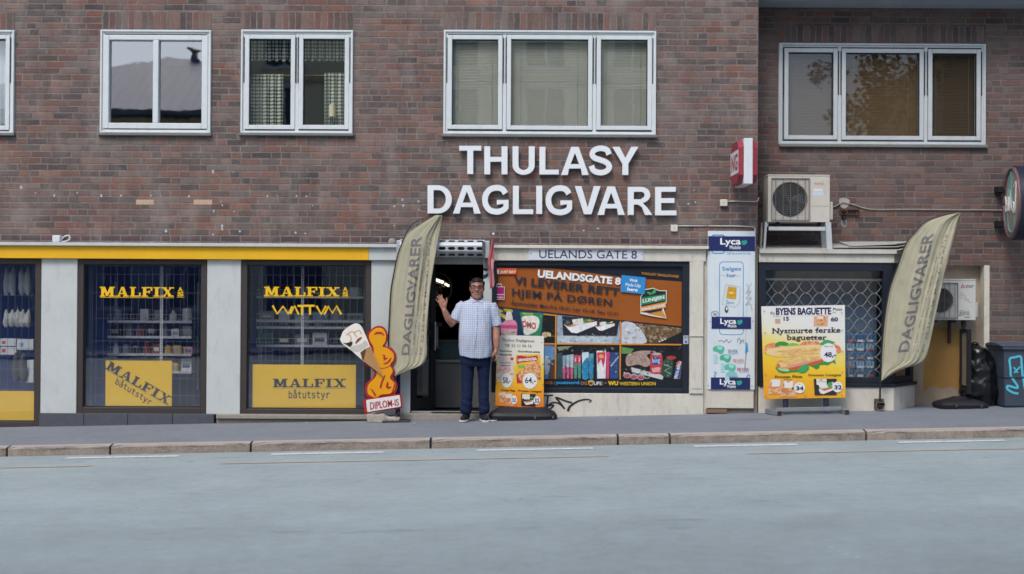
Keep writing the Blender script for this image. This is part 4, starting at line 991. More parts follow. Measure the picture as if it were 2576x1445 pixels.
# tall phone-card board
o = thing('phone_card_board', 'tall white and navy phone-card board on the cream pillar', 'sign', zp('E', 268, 1132, -.07))
m_pw = M('c9d3d9', .45, .03, 3, dirt=.12); m_lyn = P('1f2a5c'); m_lyb = P('2f7fb5'); m_lg = P('2b9c86'); m_tx = P('e4e8ea')
plate(MB(), 'E', (106, 40, 432, 1134), -.075, .012).build('panel', m_pw, o, bevel=.001)
for b, tx, mo in (((110, 76, 433, 178), ((193, 88), (335, 148)), ((258, 140), (334, 166))), ((133, 633, 406, 716), ((193, 643), (303, 693)), ((245, 683), (305, 706))), ((128, 1052, 400, 1134), ((190, 1062), (300, 1112)), ((240, 1102), (300, 1124)))):
    s = plate(MB(), 'E', b, -.080, .004).build('navy_band', m_lyn, o, bevel=.0008)
    (a, b_), (c_, d_) = tx; text('lettering', 'Lyca', rect('E', a, b_, c_, d_), -.0815, m_tx, s, bold=.02)
    (a, b_), (c_, d_) = mo; text('lettering', 'Mobile', rect('E', a, b_, c_, d_), -.0815, m_tx, s, bold=.008)
    pc = Pic(-.0808); cx, cy = tx[1][0] + 26, (tx[0][1] + tx[1][1]) / 2 + 2
    pc.add(crom(zq('E', (cx - 18, cy - 14), (cx - 4, cy - 12), (cx + 6, cy - 19), (cx + 18, cy - 6), (cx + 8, cy + 12), (cx - 12, cy + 16), (cx - 18, cy + 4)), 4, True), m_lg); pc.build('leaf_mark', None, s, recalc=False)
def rring(pc, k, x0, y0, x1, y1, r, wpx, m):
    pts = []
    for cx, cy, a0 in ((x1 - r, y0 + r, -90), (x1 - r, y1 - r, 0), (x0 + r, y1 - r, 90), (x0 + r, y0 + r, 180)): pts += arc(cx, cy, r, r, a0, a0 + 90, 5)
    pc.line(zq(k, *(pts + [pts[0]])), wpx, m)
pc = Pic(-.0757)
rring(pc, 'E', 188, 253, 352, 756, 24, 1.7, m_lyb); rring(pc, 'E', 135, 68, 222, 194, 16, 2.6, m_lyb)
pc.text('Selges', rect('E', 205, 287, 336, 322), m_lyb, bold=.016).text('her', rect('E', 238, 332, 300, 360), m_lyb, bold=.016).text('Call the world for less', rect('E', 238, 186, 402, 202), m_lyb, bold=.005)
m_gl = P('8a95a0')
pc.line(zq('E', (188, 345), (235, 349), (328, 350)), .8, m_gl)
pc.line(zq('E', (232, 410), (332, 428), (326, 535), (298, 566), (207, 548), (232, 410)), 1.0, m_gl).add(zq('E', (246, 422), (306, 430), (302, 512), (234, 504)), P('c79a2e'))
for q in (((240, 448), (304, 455)), ((238, 478), (303, 486)), ((272, 426), (266, 508))): pc.line(zq('E', *q), .6, P('8d6a1c'))
pc.add(ell('E', 270, 467, 16, 9), P('dcc27a')).text('Din', rect('E', 232, 518, 258, 546), m_lyb).text('sim', rect('E', 262, 526, 288, 544), m_lg)
pc.line(ell('E', 155, 615, 24, 22) + ell('E', 155, 615, 24, 22)[:1], 1.0, P('3a3f46')).line(zq('E', (142, 602), (168, 628)), 1.2, P('3a3f46')).line(zq('E', (146, 622), (166, 608)), 1.6, P('3a3f46'))
pc.add(ell('E', 236, 582, 13, 24), P('3c4148')).add(ell('E', 238, 576, 7, 12), m_pw)
pc.line(crom(zq('E', (372, 402), (392, 440), (368, 470), (405, 455), (372, 510), (410, 500), (366, 550), (402, 545), (412, 590)), 5), 2.2, P('a6adb2')).line(crom(zq('E', (410, 400), (380, 450), (398, 500), (376, 560)), 5), 1.8, P('aab0b5'))
pc.line(zq('E', (378, 570), (370, 760), (364, 820)), .9, P('99a0a6')).line(crom(zq('E', (180, 800), (205, 795), (215, 808), (240, 790), (250, 812), (270, 795)), 4), 1.1, P('4d545a')).line(crom(zq('E', (310, 808), (320, 780), (335, 800), (328, 820), (350, 790), (356, 815)), 4), 1.1, P('4d545a'))
rn = random.Random(4)
for i, (cx, cy) in enumerate(((183, 865), (230, 925), (262, 990))):
    pc.add(crom(zq('E', (cx - 38, cy - 22), (cx, cy - 34), (cx + 36, cy - 22), (cx + 30, cy + 12), (cx + 8, cy + 22), (cx - 14, cy + 6), (cx - 36, cy + 4)), 4, True), P(('4fae93', '49a58f', '55b39b')[i])).add(crom(zq('E', (cx - 10, cy - 28), (cx + 26, cy - 24), (cx + 18, cy - 4), (cx - 4, cy - 8)), 4, True), P('8fd0bf'))
    pc.add(rect('E', cx - 36, cy + 26, cx - 6, cy + 88), P('a9cfd0')).line(zq('E', (cx - 26, cy + 34), (cx - 14, cy + 56), (cx - 26, cy + 80)), 1.2, P('5f9aa0'))
pc.add(crom(zq('E', (232, 1045), (240, 1015), (270, 1008), (305, 1020), (312, 1048)), 4), P('7fb7b8'))
pc.text('50 NOK', rect('E', 247, 858, 314, 878), P('7b8794'), bold=.02).text('Ringetid', rect('E', 252, 880, 314, 892), m_lyb).text('100 NOK', rect('E', 278, 922, 356, 942), P('c9918f'), bold=.02).text('Ringetid', rect('E', 294, 944, 356, 956), P('d98f8f')).text('200 NOK', rect('E', 308, 984, 390, 1004), P('b0517f'), bold=.02).text('Ringetid', rect('E', 328, 1006, 388, 1018), m_lyb)
pc.add(zq('E', (368, 812), (380, 812), (386, 866), (364, 886)), P('3a8ec2')).line(zq('E', (372, 885), (364, 960), (362, 1000)), 1.2, P('59616a')).line(crom(zq('E', (148, 1010), (165, 1020), (150, 1040), (162, 1048)), 4), 1.8, P('5f9fb8')).line(crom(zq('E', (372, 1048), (390, 1030), (398, 1046)), 4), 1.4, P('3d6f9a'))
pc.build('printed_panel', None, o, recalc=False)
for x, y in ((122, 665), (418, 664), (110, 1108), (412, 1112)): q = zp('E', x, y, -.0755); MB().cyl(q, q + Vector((0, -.004, 0)), .006, 8).build('screw', M('4d5256', .4, metal=.5), o)

SLAB = dict(
 M=(1.30, [[(.12, 0), (.36, 0), (.36, 1), (.12, 1)], [(.92, 0), (1.18, 0), (1.18, 1), (.92, 1)], [(.14, 0), (.46, 0), (.74, .80), (.58, .98)], [(.86, 0), (1.12, 0), (.70, .98), (.58, .80)], [(0, .87), (.48, .87), (.48, 1), (0, 1)], [(.80, .87), (1.3, .87), (1.3, 1), (.8, 1)], [(0, 0), (.3, 0), (.3, .13), (0, .13)], [(1, 0), (1.3, 0), (1.3, .13), (1, .13)]]),
 A=(1.15, [[(.50, 0), (.62, 0), (.28, 1), (.16, 1)], [(.46, 0), (.72, 0), (1.06, 1), (.78, 1)], [(.34, .62), (.86, .62), (.86, .74), (.34, .74)], [(0, .88), (.44, .88), (.44, 1), (0, 1)], [(.64, .88), (1.15, .88), (1.15, 1), (.64, 1)]]),
 L=(.95, [[(.12, 0), (.40, 0), (.40, 1), (.12, 1)], [(0, 0), (.54, 0), (.54, .12), (0, .12)], [(0, .88), (.95, .88), (.95, 1), (0, 1)], [(.81, .58), (.95, .58), (.95, 1), (.81, 1)]]),
 F=(.95, [[(.12, 0), (.40, 0), (.40, 1), (.12, 1)], [(0, 0), (.93, 0), (.93, .12), (0, .12)], [(.79, 0), (.93, 0), (.93, .38), (.79, .38)], [(.4, .44), (.72, .44), (.72, .56), (.4, .56)], [(.61, .34), (.72, .34), (.72, .66), (.61, .66)], [(0, .88), (.56, .88), (.56, 1), (0, 1)]]),
 I=(.56, [[(.14, 0), (.42, 0), (.42, 1), (.14, 1)], [(0, 0), (.56, 0), (.56, .12), (0, .12)], [(0, .88), (.56, .88), (.56, 1), (0, 1)]]),
 X=(1.15, [[(.12, 0), (.42, 0), (1.03, 1), (.73, 1)], [(.86, 0), (1.0, 0), (.30, 1), (.16, 1)], [(0, 0), (.5, 0), (.5, .12), (0, .12)], [(.70, 0), (1.14, 0), (1.14, .12), (.70, .12)], [(0, .88), (.44, .88), (.44, 1), (0, 1)], [(.62, .88), (1.15, .88), (1.15, 1), (.62, 1)]]))
def slabword(name, word, q, Y, mat, parent, gap=.09):
    tot = sum(SLAB[c_][0] for c_ in word) + gap * (len(word) - 1); x_ = 0; mb = MB(); n_ = 0
    for c_ in word:
        w_, polys = SLAB[c_]
        for pl_ in polys:
            n_ += 1; mb.face([at(*bil(q, (x_ + a_) / tot, b_), Y - .0002 * (n_ % 9)) for a_, b_ in pl_])
        x_ += w_ + gap
    return mb.build(name, mat, parent, recalc=False)
# ------------------------------------------------------------------ yellow vinyl lettering and posters of the boat shop
m_vy = P('e0b41c'); m_vk = P('2a2a35'); m_post = M('cba61c', .5, .05, 2); YV = .008
def vinyl(label, *items):
    r = None
    for i, (tx, q, kw) in enumerate(items):
        o = slabword('window_lettering', tx, q, YV, m_vy, None) if r is None else text('small_lettering', tx, q, YV, m_vy, r, **kw)
        if r is None: r = tag(o, label, 'lettering', 'yellow lettering on the boat shop windows')
    return r
def logo(label, k, x0, y0, x1, y1, a0, a1):
    o = vinyl(label, ('MALFIX', zq(k, (x0, y0), (x1, y0 + 4), (x1 - 2, y1), (x0, y1)), dict(bold=.028, slab=True, space=1.16)), ('A', rect(k, a0 + 6, y0 + 4, a1 - 8, (y0 + y1) / 2 - 1), dict(bold=.035, slab=True)), ('S', rect(k, a0 + 4, (y0 + y1) / 2 + 3, a1 - 4, y1 - 2), dict(bold=.035)))
    pc = Pic(YV); pc.line(zq(k, (x0 + 2, y1 + 5), (x1, y1 + 7)), 1.1, m_vy); pc.line(zq(k, (a0, y1 + 4), (a1, y1 + 4)), 1., m_vy); pc.build('underline', None, o, recalc=False)
logo('yellow slab lettering on the window over the slanted poster', 'A', 640, 394, 1116, 458, 1132, 1182)
logo('yellow slab lettering above the zigzag lettering on the second full window', 'B', 267, 424, 788, 490, 804, 854)
pc = Pic(YV); wv = 8.2
for pts in ([(326, 555), (358, 612), (398, 560), (434, 612), (462, 560)], [(448, 612), (478, 558), (506, 616)], [(498, 557), (560, 557)], [(528, 557), (528, 618)], [(548, 556), (616, 556)], [(584, 556), (584, 618)],
            [(628, 557), (662, 614), (694, 557)], [(682, 616), (712, 560), (738, 608), (768, 558), (800, 616)]):
    pc.line(zq('B', *pts), 5.2, m_vy)
o = pc.build('window_lettering', None, None, recalc=False); tag(o, 'yellow zigzag thin lettering under the slab lettering', 'lettering', 'yellow lettering on the boat shop windows')
def poster(label, k, b):
    x0, x1, z0, z1 = rbz(k, *b, .04); mb = MB(); mb.box(x0, x1, .04, .05, z0, z1); o = mb.build('poster_board', m_post, None); return tag(o, label, 'poster', 'yellow poster boards in the boat shop windows')
poster('plain yellow board at the foot of the leftmost window', 'A', (-360, 1062, 218, 1258))
o = poster('yellow board with slanted black boat-gear lettering', 'A', (676, 868, 1101, 1171))
slabword('lettering', 'MALFIX', zq('A', (705, 868), (1106, 1102), (1076, 1152), (674, 918)), .0385, m_vk, o)
text('lettering', 'båtutstyr', zq('A', (755, 972), (982, 1112), (958, 1165), (731, 1025)), .0385, m_vk, o, bold=.012, mono=True)
pc = Pic(.0386); pc.line(zq('A', (680, 926), (1078, 1160)), .8, P('4f7068')); pc.build('underline', None, o, recalc=False)
o = poster('yellow board with level black boat-gear lettering', 'B', (188, 963, 900, 1271))
slabword('lettering', 'MALFIX', rect('B', 328, 1060, 833, 1119), .0385, m_vk, o)
text('lettering', 'båtutstyr', rect('B', 437, 1134, 720, 1210), .0385, m_vk, o, bold=.012, mono=True)
pc = Pic(.0386); pc.line(zq('B', (332, 1125), (835, 1126)), .8, P('4f7068')); pc.build('underline', None, o, recalc=False)

# ------------------------------------------------------------------ the big delivery poster
PY = -.012
o = thing('delivery_poster', 'big orange and navy delivery poster filling the middle shop window', 'poster', zp('D', 770, 1100, PY))
m_nv = P('191f2b', .4, .12); m_or = M('8f4d12', .6, .08, 3); m_orl = P('c98427'); m_ptx = P('262a33'); m_pw2 = P('d9dcdc')
plate(MB(), 'D', (84, 214, 1470, 1102), PY, .01).build('panel', m_nv, o)
pc = Pic(PY - .0008, .00003); k = 'D'
pc.add(zq(k, (84, 218), (500, 222), (700, 244), (1025, 288), (1468, 322), (1468, 650), (900, 592), (84, 500)), m_or)
# food pictures
PV[:] = [.30, 17]
m_pk = [P(c) for c in ('c9828f', 'c86a86', '23784f', 'e2e0d8', 'b33a3a', '34495f', '8f7a5c')]
def tile(x0, y0, x1, y1, hx): pc.add(rect(k, x0, y0, x1, y1), P(hx))
pc.add(zq(k, (84, 508), (540, 556), (535, 778), (84, 778)), P('1e3350')); pc.add(zq(k, (445, 556), (530, 562), (530, 775), (430, 775)), P('14161c'))
pc.add(crom(zq(k, (118, 520), (150, 540), (130, 548), (165, 570), (175, 600), (135, 580), (115, 550)), 4, True), P('b9a93e')).add(crom(zq(k, (150, 520), (215, 528), (212, 550), (175, 548)), 4, True), P('a59a3c'))
pc.add(crom(zq(k, (135, 720), (132, 640), (165, 605), (180, 600), (210, 600), (240, 612), (252, 650), (248, 720)), 4), P('c987a0')).add(zq(k, (133, 640), (250, 640), (250, 668), (133, 664)), P('c2467f')).add(crom(zq(k, (165, 603), (170, 560), (180, 542), (200, 542), (212, 560), (220, 600)), 3), P('cfcdc8')).add(zq(k, (150, 680), (240, 670), (246, 718), (150, 718)), P('b9a9a0'))
pc.add(zq(k, (270, 545), (440, 552), (425, 718), (300, 718)), P('2a7a52')).add(crom(zq(k, (285, 585), (340, 570), (400, 580), (415, 620), (395, 680), (330, 712), (300, 700), (300, 650)), 4, True), P('d4d4cc')).text('OMO', zq(k, (285, 605), (392, 625), (388, 674), (288, 652)), P('a93444'), bold=.05)
pc.add(zq(k, (290, 548), (370, 552), (366, 566), (292, 560)), P('8fa33a')).add(ell(k, 455, 712, 22, 22), P('b09a80')).add(zq(k, (470, 690), (500, 700), (500, 725), (478, 722)), P('c9b878'))
pc.add(zq(k, (452, 786), (530, 786), (530, 1036), (452, 1036)), P('5c86b0')).add(crom(zq(k, (455, 880), (480, 870), (495, 900), (485, 980), (455, 1000)), 4, True), P('a9bccb')).add(zq(k, (500, 900), (530, 890), (530, 1036), (480, 1036)), P('5a4038'))
pc.add(zq(k, (545, 566), (1003, 614), (1003, 776), (545, 776)), P('8fa0af')).add(zq(k, (580, 572), (1003, 612), (985, 720), (590, 718)), P('23242b')).add(zq(k, (545, 718), (962, 728), (945, 778), (545, 778)), P('aebac2'))
for dx, sc_ in ((0, 1), (225, .62)):
    q = lambda *pts: [zz(k, 590 + dx + (a - 590) * sc_, 600 + (b - 600) * sc_ + (20 if dx else 0)) for a, b in pts]
    pc.add(q((590, 630), (620, 650), (838, 612), (838, 640), (690, 700), (650, 695)), P('d5d8da')).add(q((612, 648), (640, 655), (825, 606), (770, 596), (700, 620)), food('lasagne_print', ('b06a32', 'c98a4a', '9a4a26', 'd8b070'), 60)).add(q((655, 600), (735, 590), (738, 632), (665, 640)), P('cfd1cd')).add(q((740, 600), (790, 594), (775, 620), (745, 628)), P('4e8a3f'))
pc.add(ell(k, 623, 622, 24, 24), P('2e3137')).add(ell(k, 623, 622, 15, 15), P('54585e'))
pc.add(zq(k, (1018, 616), (1466, 660), (1466, 776), (1018, 776)), P('3a3530')).add(crom(zq(k, (1018, 625), (1120, 630), (1180, 690), (1205, 745), (1180, 776), (1018, 776)), 4, True), P('b9bdc4')).add(crom(zq(k, (1120, 630), (1250, 640), (1466, 668), (1420, 710), (1290, 770), (1215, 760), (1170, 680)), 4, True), food('bread_print', ('5c4630', '7a5f40', '8c7350', '46341f', 'b5a88c'), 45)).add(zq(k, (1290, 770), (1466, 690), (1466, 776)), P('1b1c22'))
for x, y in ((1300, 760), (1320, 752), (1340, 744)): pc.add(ell(k, x, y, 8, 5, 10), P('cdd0d2'))
pc.add(rect(k, 545, 792, 1003, 1036), P('14181f')).add(zq(k, (545, 800), (660, 795), (560, 830)), P('7d8a70')).add(zq(k, (545, 850), (580, 840), (600, 1034), (545, 1034)), P('2e4a52'))
for i, (x, w_, y, hx) in enumerate(((585, 24, 866, '7e96a4'), (612, 26, 862, '9ab0bc'), (640, 26, 858, 'a3b8c4'), (668, 26, 862, 'b84a5a'), (696, 26, 864, 'b84a5a'), (728, 50, 842, 'b9cdd4'), (780, 34, 852, '5d93a8'), (836, 70, 830, 'cfd2d4'), (905, 26, 840, 'c43f6a'), (932, 68, 842, '2c4678'))):
    pc.add(zq(k, (x, y), (x + w_, y - 4), (x + w_ - 4, 1032), (x + 4, 1034)), P(hx))
    if i < 3: pc.add(zq(k, (x + 2, 950), (x + w_ - 2, 948), (x + w_ - 4, 1034), (x + 4, 1034)), P('b5577a'))
    elif i < 5: pc.add(zq(k, (x, 925), (x + w_, 925), (x + w_ - 4, 1033), (x + 4, 1033)), P('4f8a78')); pc.line(zq(k, (x + 8, 880), (x + 16, 890), (x + 8, 910)), 1.6, m_pw2)
    elif i in (5, 6): pc.add(crom(zq(k, (x + 2, 930), (x + w_ - 4, 880), (x + w_ - 6, 1030), (x + 6, 1031)), 3, True), P('2a7ea6')); pc.text('Solidox', zq(k, (x + 4, 915), (x + w_ - 4, 895), (x + w_ - 4, 908), (x + 4, 928)), P('2b3d66'))
    elif i == 7: pc.add(zq(k, (x + 2, 842), (x + 66, 838), (x + 62, 900), (x + 48, 960), (x + 34, 890), (x + 8, 930)), P('c23c62')).add(ell(k, x + 34, 870, 18, 14), P('d9a04a'))
    elif i == 9: pc.text('Sensodyne', zq(k, (x + 8, 930), (x + 66, 860), (x + 66, 884), (x + 8, 956)), m_pw2, bold=.01)
pc.add(rect(k, 1018, 792, 1466, 1040), P('15181e')).add(zq(k, (1018, 800), (1110, 815), (1085, 850), (1018, 850)), P('5d8a4a')).add(zq(k, (1090, 950), (1330, 1010), (1320, 1042), (1095, 985)), P('b9bdbd'))
pc.add(crom(zq(k, (1055, 870), (1110, 840), (1170, 828), (1262, 832), (1262, 846), (1205, 860), (1230, 900), (1225, 935), (1190, 948), (1140, 930), (1060, 940)), 4, True), P('a08a80'))
for q in (((1165, 850), (1200, 905), (1205, 940)), ((1140, 855), (1175, 915), (1178, 945)), ((1185, 842), (1250, 848))): pc.line(zq(k, *q), 1.0, P('6d5850'))
pc.add(crom(zq(k, (1232, 855), (1250, 846), (1300, 846), (1318, 858), (1318, 960), (1300, 1000), (1248, 998), (1230, 980)), 3, True), P('b23a3c')).add(ell(k, 1272, 905, 36, 30), P('2b4a8a')).text('Ising', zq(k, (1245, 885), (1302, 880), (1302, 925), (1245, 928)), m_pw2).add(ell(k, 1275, 852, 36, 9), P('a9adb2')).add(zq(k, (1240, 955), (1305, 950), (1300, 985), (1246, 988)), P('c99a98'))
pc.add(crom(zq(k, (1322, 915), (1345, 892), (1385, 896), (1398, 920), (1385, 1020), (1340, 1022), (1312, 1000)), 3, True), P('2c4a3c')).add(ell(k, 1385, 880, 36, 14), P('a33a3a')).line(zq(k, (1330, 930), (1385, 950), (1335, 975), (1380, 1000)), 2.2, P('9fb0a8')).add(zq(k, (1425, 912), (1465, 905), (1450, 1036), (1402, 1036)), P('c06a35')).add(zq(k, (1418, 950), (1462, 925), (1448, 1034), (1402, 1034)), P('31518a')).text('IRN-BRU', zq(k, (1406, 1030), (1440, 905), (1462, 908), (1428, 1034)), m_pw2, bold=.02)
rn = random.Random(21)
def clutter(x0, y0, x1, y1, n, pal, sz):
    for _ in range(n):
        cx, cy = rn.uniform(x0, x1), rn.uniform(y0, y1); r_ = rn.uniform(*sz); a_ = rn.uniform(0, 3.1)
        pc.add(zq(k, *[(cx + r_ * rn.uniform(.5, 1.4) * math.cos(a_ + j * 1.57), cy + .7 * r_ * rn.uniform(.5, 1.3) * math.sin(a_ + j * 1.57)) for j in range(4)]), P(rn.choice(pal)))
clutter(135, 685, 245, 716, 14, ('d8c4bc', 'b58f92', '7fa39a', 'a95a78'), (3, 8)); clutter(300, 560, 430, 700, 10, ('3d8f66', 'e0ded6', '1f6a45', 'a8b040'), (2, 6))
clutter(440, 570, 528, 772, 14, ('3a3230', '59483a', '22262e', '7d6a4a'), (4, 12)); clutter(548, 575, 590, 770, 8, ('6d8296', 'a9b9c6', '44586b'), (6, 14)); clutter(640, 600, 980, 625, 14, ('6d4a2c', 'c9a070', '8f4a2a', 'd9c9a9'), (3, 8)); clutter(700, 700, 980, 725, 12, ('1b1c22', '4a4e58', '8f98a4'), (4, 12))
clutter(560, 732, 940, 772, 16, ('98a8b4', 'c0cad0', '8797a6'), (6, 18)); clutter(1030, 640, 1180, 770, 14, ('a9aeb8', 'c9ccd2', '8d93a0', 'd8d6d8'), (6, 16)); clutter(1150, 640, 1450, 690, 22, ('2f2416', 'a08a60', 'c8b890', '5f4a30'), (3, 10))
clutter(550, 800, 995, 838, 22, ('2a3338', '0d1014', '46544f', '6d7868'), (5, 16)); clutter(590, 870, 720, 1020, 26, ('d9dfe2', '4f6d86', 'c9889a', '6d4a5a', '35506a'), (2, 6)); clutter(730, 860, 830, 1020, 16, ('e0e6e8', '1f5f86', '7fb0c0', '24405f'), (2, 7)); clutter(836, 840, 1000, 1020, 18, ('e6d9dc', '8f2a4a', 'd8a05a', '1d3560', 'aab4c6'), (2, 8))
clutter(1025, 955, 1240, 1036, 34, ('2b2d33', '9a9ea4', 'b04a50', 'd0d2d2', '5a2c30', '3f6a4a'), (3, 10)); clutter(1210, 800, 1460, 840, 14, ('22262c', '3a4048', '0c0e12'), (6, 16)); clutter(1325, 900, 1395, 1015, 12, ('1d3328', '5a7a68', 'b0bdb4', '8a2f30'), (2, 7)); clutter(1240, 860, 1310, 990, 10, ('d0595a', '7d2426', 'e0d0d0'), (2, 6)); clutter(1075, 845, 1190, 930, 10, ('b39c90', '8a7468', 'c2ac9e'), (4, 12)); clutter(455, 790, 528, 1030, 12, ('7fa0bd', '3a5a80', '8a6f60', 'c0ccd6'), (4, 14))
for x, y in ((1060, 1010), (1110, 1018), (1160, 1024)): pc.add(ell(k, x, y, 28, 22), P('8f949a')).add(ell(k, x, y + 4, 22, 14), P('a84a50'))
for q in (((537, 562), (533, 1036)), ((1012, 612), (1008, 1040)), ((452, 778), (1466, 784)), ((445, 560), (540, 570))): pc.line(zq(k, *q), 3.4, m_orl)
pc.build('food_pictures', None, o, recalc=False); PV[:] = [.05, 5]
pc = Pic(PY - .046)  # bottom line and top right shop line
T = lambda s_, q, m, **kw: text('lettering', s_, q, PY - .0175, m, o, **kw)
T('THULASY DAGLIGVARE', zq(k, (1165, 250), (1440, 274), (1440, 293), (1165, 268)), P('b8802e'), bold=.02)
T('UELANDSGATE 8', zq(k, (405, 231), (1016, 292), (1012, 346), (400, 290)), m_pw2, bold=.045)
T('VI LEVERER RETT', zq(k, (230, 280), (1008, 370), (1000, 424), (226, 340)), m_ptx, bold=.035, space=1.06)
for d_ in (-1.3, 1.3): T('HJEM PÅ DØREN', zq(k, (216 + d_, 352), (950 + d_, 436), (945 + d_, 516), (214 + d_, 442)), m_ptx, bold=.009, space=1.1, lift=.0001 * (d_ + 3))
T('Åpningstider Man-Fre 10-21, Lør 10-18  Søn 12-21', zq(k, (206, 452), (992, 540), (990, 575), (205, 496)), m_ptx, bold=.02, space=1.04)
T('VICE (', rect(k, 452, 1054, 530, 1080), P('b8783a'), bold=.012); T('postnord', rect(k, 538, 1050, 708, 1082), P('2f8cc4'), bold=.035); T('OG', rect(k, 718, 1056, 766, 1080), P('b8783a'), bold=.012)
T('UPS', rect(k, 816, 1056, 872, 1082), m_pw2, bold=.012); T(') •', rect(k, 874, 1054, 908, 1084), P('b8783a'), bold=.012); T('WU', rect(k, 920, 1052, 994, 1084), P('d8b424'), bold=.05); T('WESTERN UNION', rect(k, 1004, 1058, 1270, 1084), P('cfae2c'), bold=.02)
pc = Pic(PY - .0175); pc.add(crom(zq(k, (776, 1048), (812, 1048), (811, 1074), (794, 1088), (777, 1074)), 3, True), P('b89a52')).add(zq(k, (781, 1062), (807, 1058), (806, 1072), (794, 1082), (782, 1074)), P('4b3a22')); pc.build('shield_mark', None, o, recalc=False)
# round-the-corner shop shield
pc = Pic(PY - .0175)
pc.add(zq(k, (1158, 432), (1190, 376), (1252, 366), (1300, 385), (1352, 385), (1350, 480), (1328, 520), (1352, 592), (1230, 572), (1158, 556)), P('d4d4cc')).add(zq(k, (1163, 432), (1193, 382), (1252, 372), (1300, 390), (1346, 390), (1345, 478), (1322, 520), (1300, 560), (1165, 546)), P('20242a'))
pc.add(zq(k, (1166, 438), (1342, 412), (1343, 458), (1166, 492)), P('238052')).text('LUNSJEN', zq(k, (1172, 452), (1336, 420), (1337, 452), (1172, 486)), m_pw2, bold=.03, slab=True).add(zq(k, (1162, 506), (1345, 468), (1346, 512), (1162, 542)), P('c98430')).text('DAGLIGVARE', zq(k, (1168, 515), (1340, 480), (1341, 504), (1168, 536)), m_pw2, bold=.03, slab=True)
pc.add(zq(k, (1206, 556), (1322, 534), (1350, 588), (1318, 580)), P('c98430')).add(crom(zq(k, (1238, 410), (1262, 376), (1272, 380), (1268, 404)), 4, True), P('3c9b5b')).add(crom(zq(k, (1236, 420), (1204, 400), (1212, 396), (1232, 400)), 4, True), P('3c9b5b')).text('nærbutikken', zq(k, (1222, 550), (1318, 532), (1318, 544), (1222, 562)), P('6d8a5a'))
pc.build('shop_shield', None, o, recalc=False)
# stickers on the window
def sticker(label, cat): return thing('sticker', label, cat, zp('D', 100, 300, PY))
s = tag(plate(MB(), k, (86, 222, 247, 266), PY - .0215, .0015).build('sticker', P('c6532c'), None), 'small orange-red food delivery sticker with white house, top left of the poster', 'sticker', 'delivery stickers on the shop window')
text('lettering', 'JUST EAT', rect(k, 126, 240, 241, 263), PY - .0222, m_pw2, s, bold=.03, shear=.15)
pc = Pic(PY - .0219); pc.add(zq(k, (92, 264), (92, 246), (88, 246), (94, 232), (104, 228), (114, 232), (120, 244), (116, 246), (116, 264), (106, 264), (106, 250), (101, 250), (101, 264)), m_pw2); pc.build('house_mark', None, s, recalc=False)
s = tag(plate(MB(), k, (80, 356, 159, 453), PY - .0215, .0015).build('sticker', P('d9c9cf'), None), 'magenta shopping bag sticker at the left edge of the poster', 'sticker', 'delivery stickers on the shop window')
pc = Pic(PY - .0219); pc.add(rect(k, 84, 361, 155, 412), P('9d1f66')).add(rect(k, 84, 418, 155, 448), P('9d1f66')).text('foodora', rect(k, 102, 427, 150, 440), m_pw2, bold=.03).add(ell(k, 95, 433, 5, 6, 10), m_pw2).line(zq(k, (102, 356), (103, 338), (135, 338), (136, 356)), 2.0, m_pw2); pc.build('bag_print', None, s, recalc=False)
mb = MB(); slabpx(mb, zq(k, (1020, 271), (1198, 290), (1190, 413), (1012, 395)), PY - .0225, .002); s = tag(mb.build('sticker', P('2f83c0'), None), 'sky blue pick-up sticker stuck crookedly over the poster', 'sticker', 'delivery stickers on the shop window')
text('lettering', 'Wolt', zq(k, (1080, 298), (1138, 303), (1136, 325), (1078, 319)), PY - .0232, m_pw2, s, bold=.03, shear=.15); text('lettering', 'Pick-Up', zq(k, (1050, 330), (1162, 338), (1160, 370), (1048, 360)), PY - .0232, m_pw2, s, bold=.02); text('lettering', 'here', zq(k, (1062, 362), (1140, 369), (1138, 394), (1060, 387)), PY - .0232, m_pw2, s, bold=.045)
s = tag(plate(MB(), k, (1474, 717, 1511, 779), -.054, .002).build('sticker', P('b3b9c4'), None), 'little pale notice on the navy frame right of the poster', 'sticker', 'delivery stickers on the shop window')
pc = Pic(-.0548); pc.add(rect(k, 1478, 722, 1507, 738), P('7a87a8')).line(zq(k, (1480, 748), (1506, 749)), .8, P('50598a')).add(rect(k, 1484, 756, 1502, 772), P('4c5c8c')); pc.build('printed_notice', None, s, recalc=False)

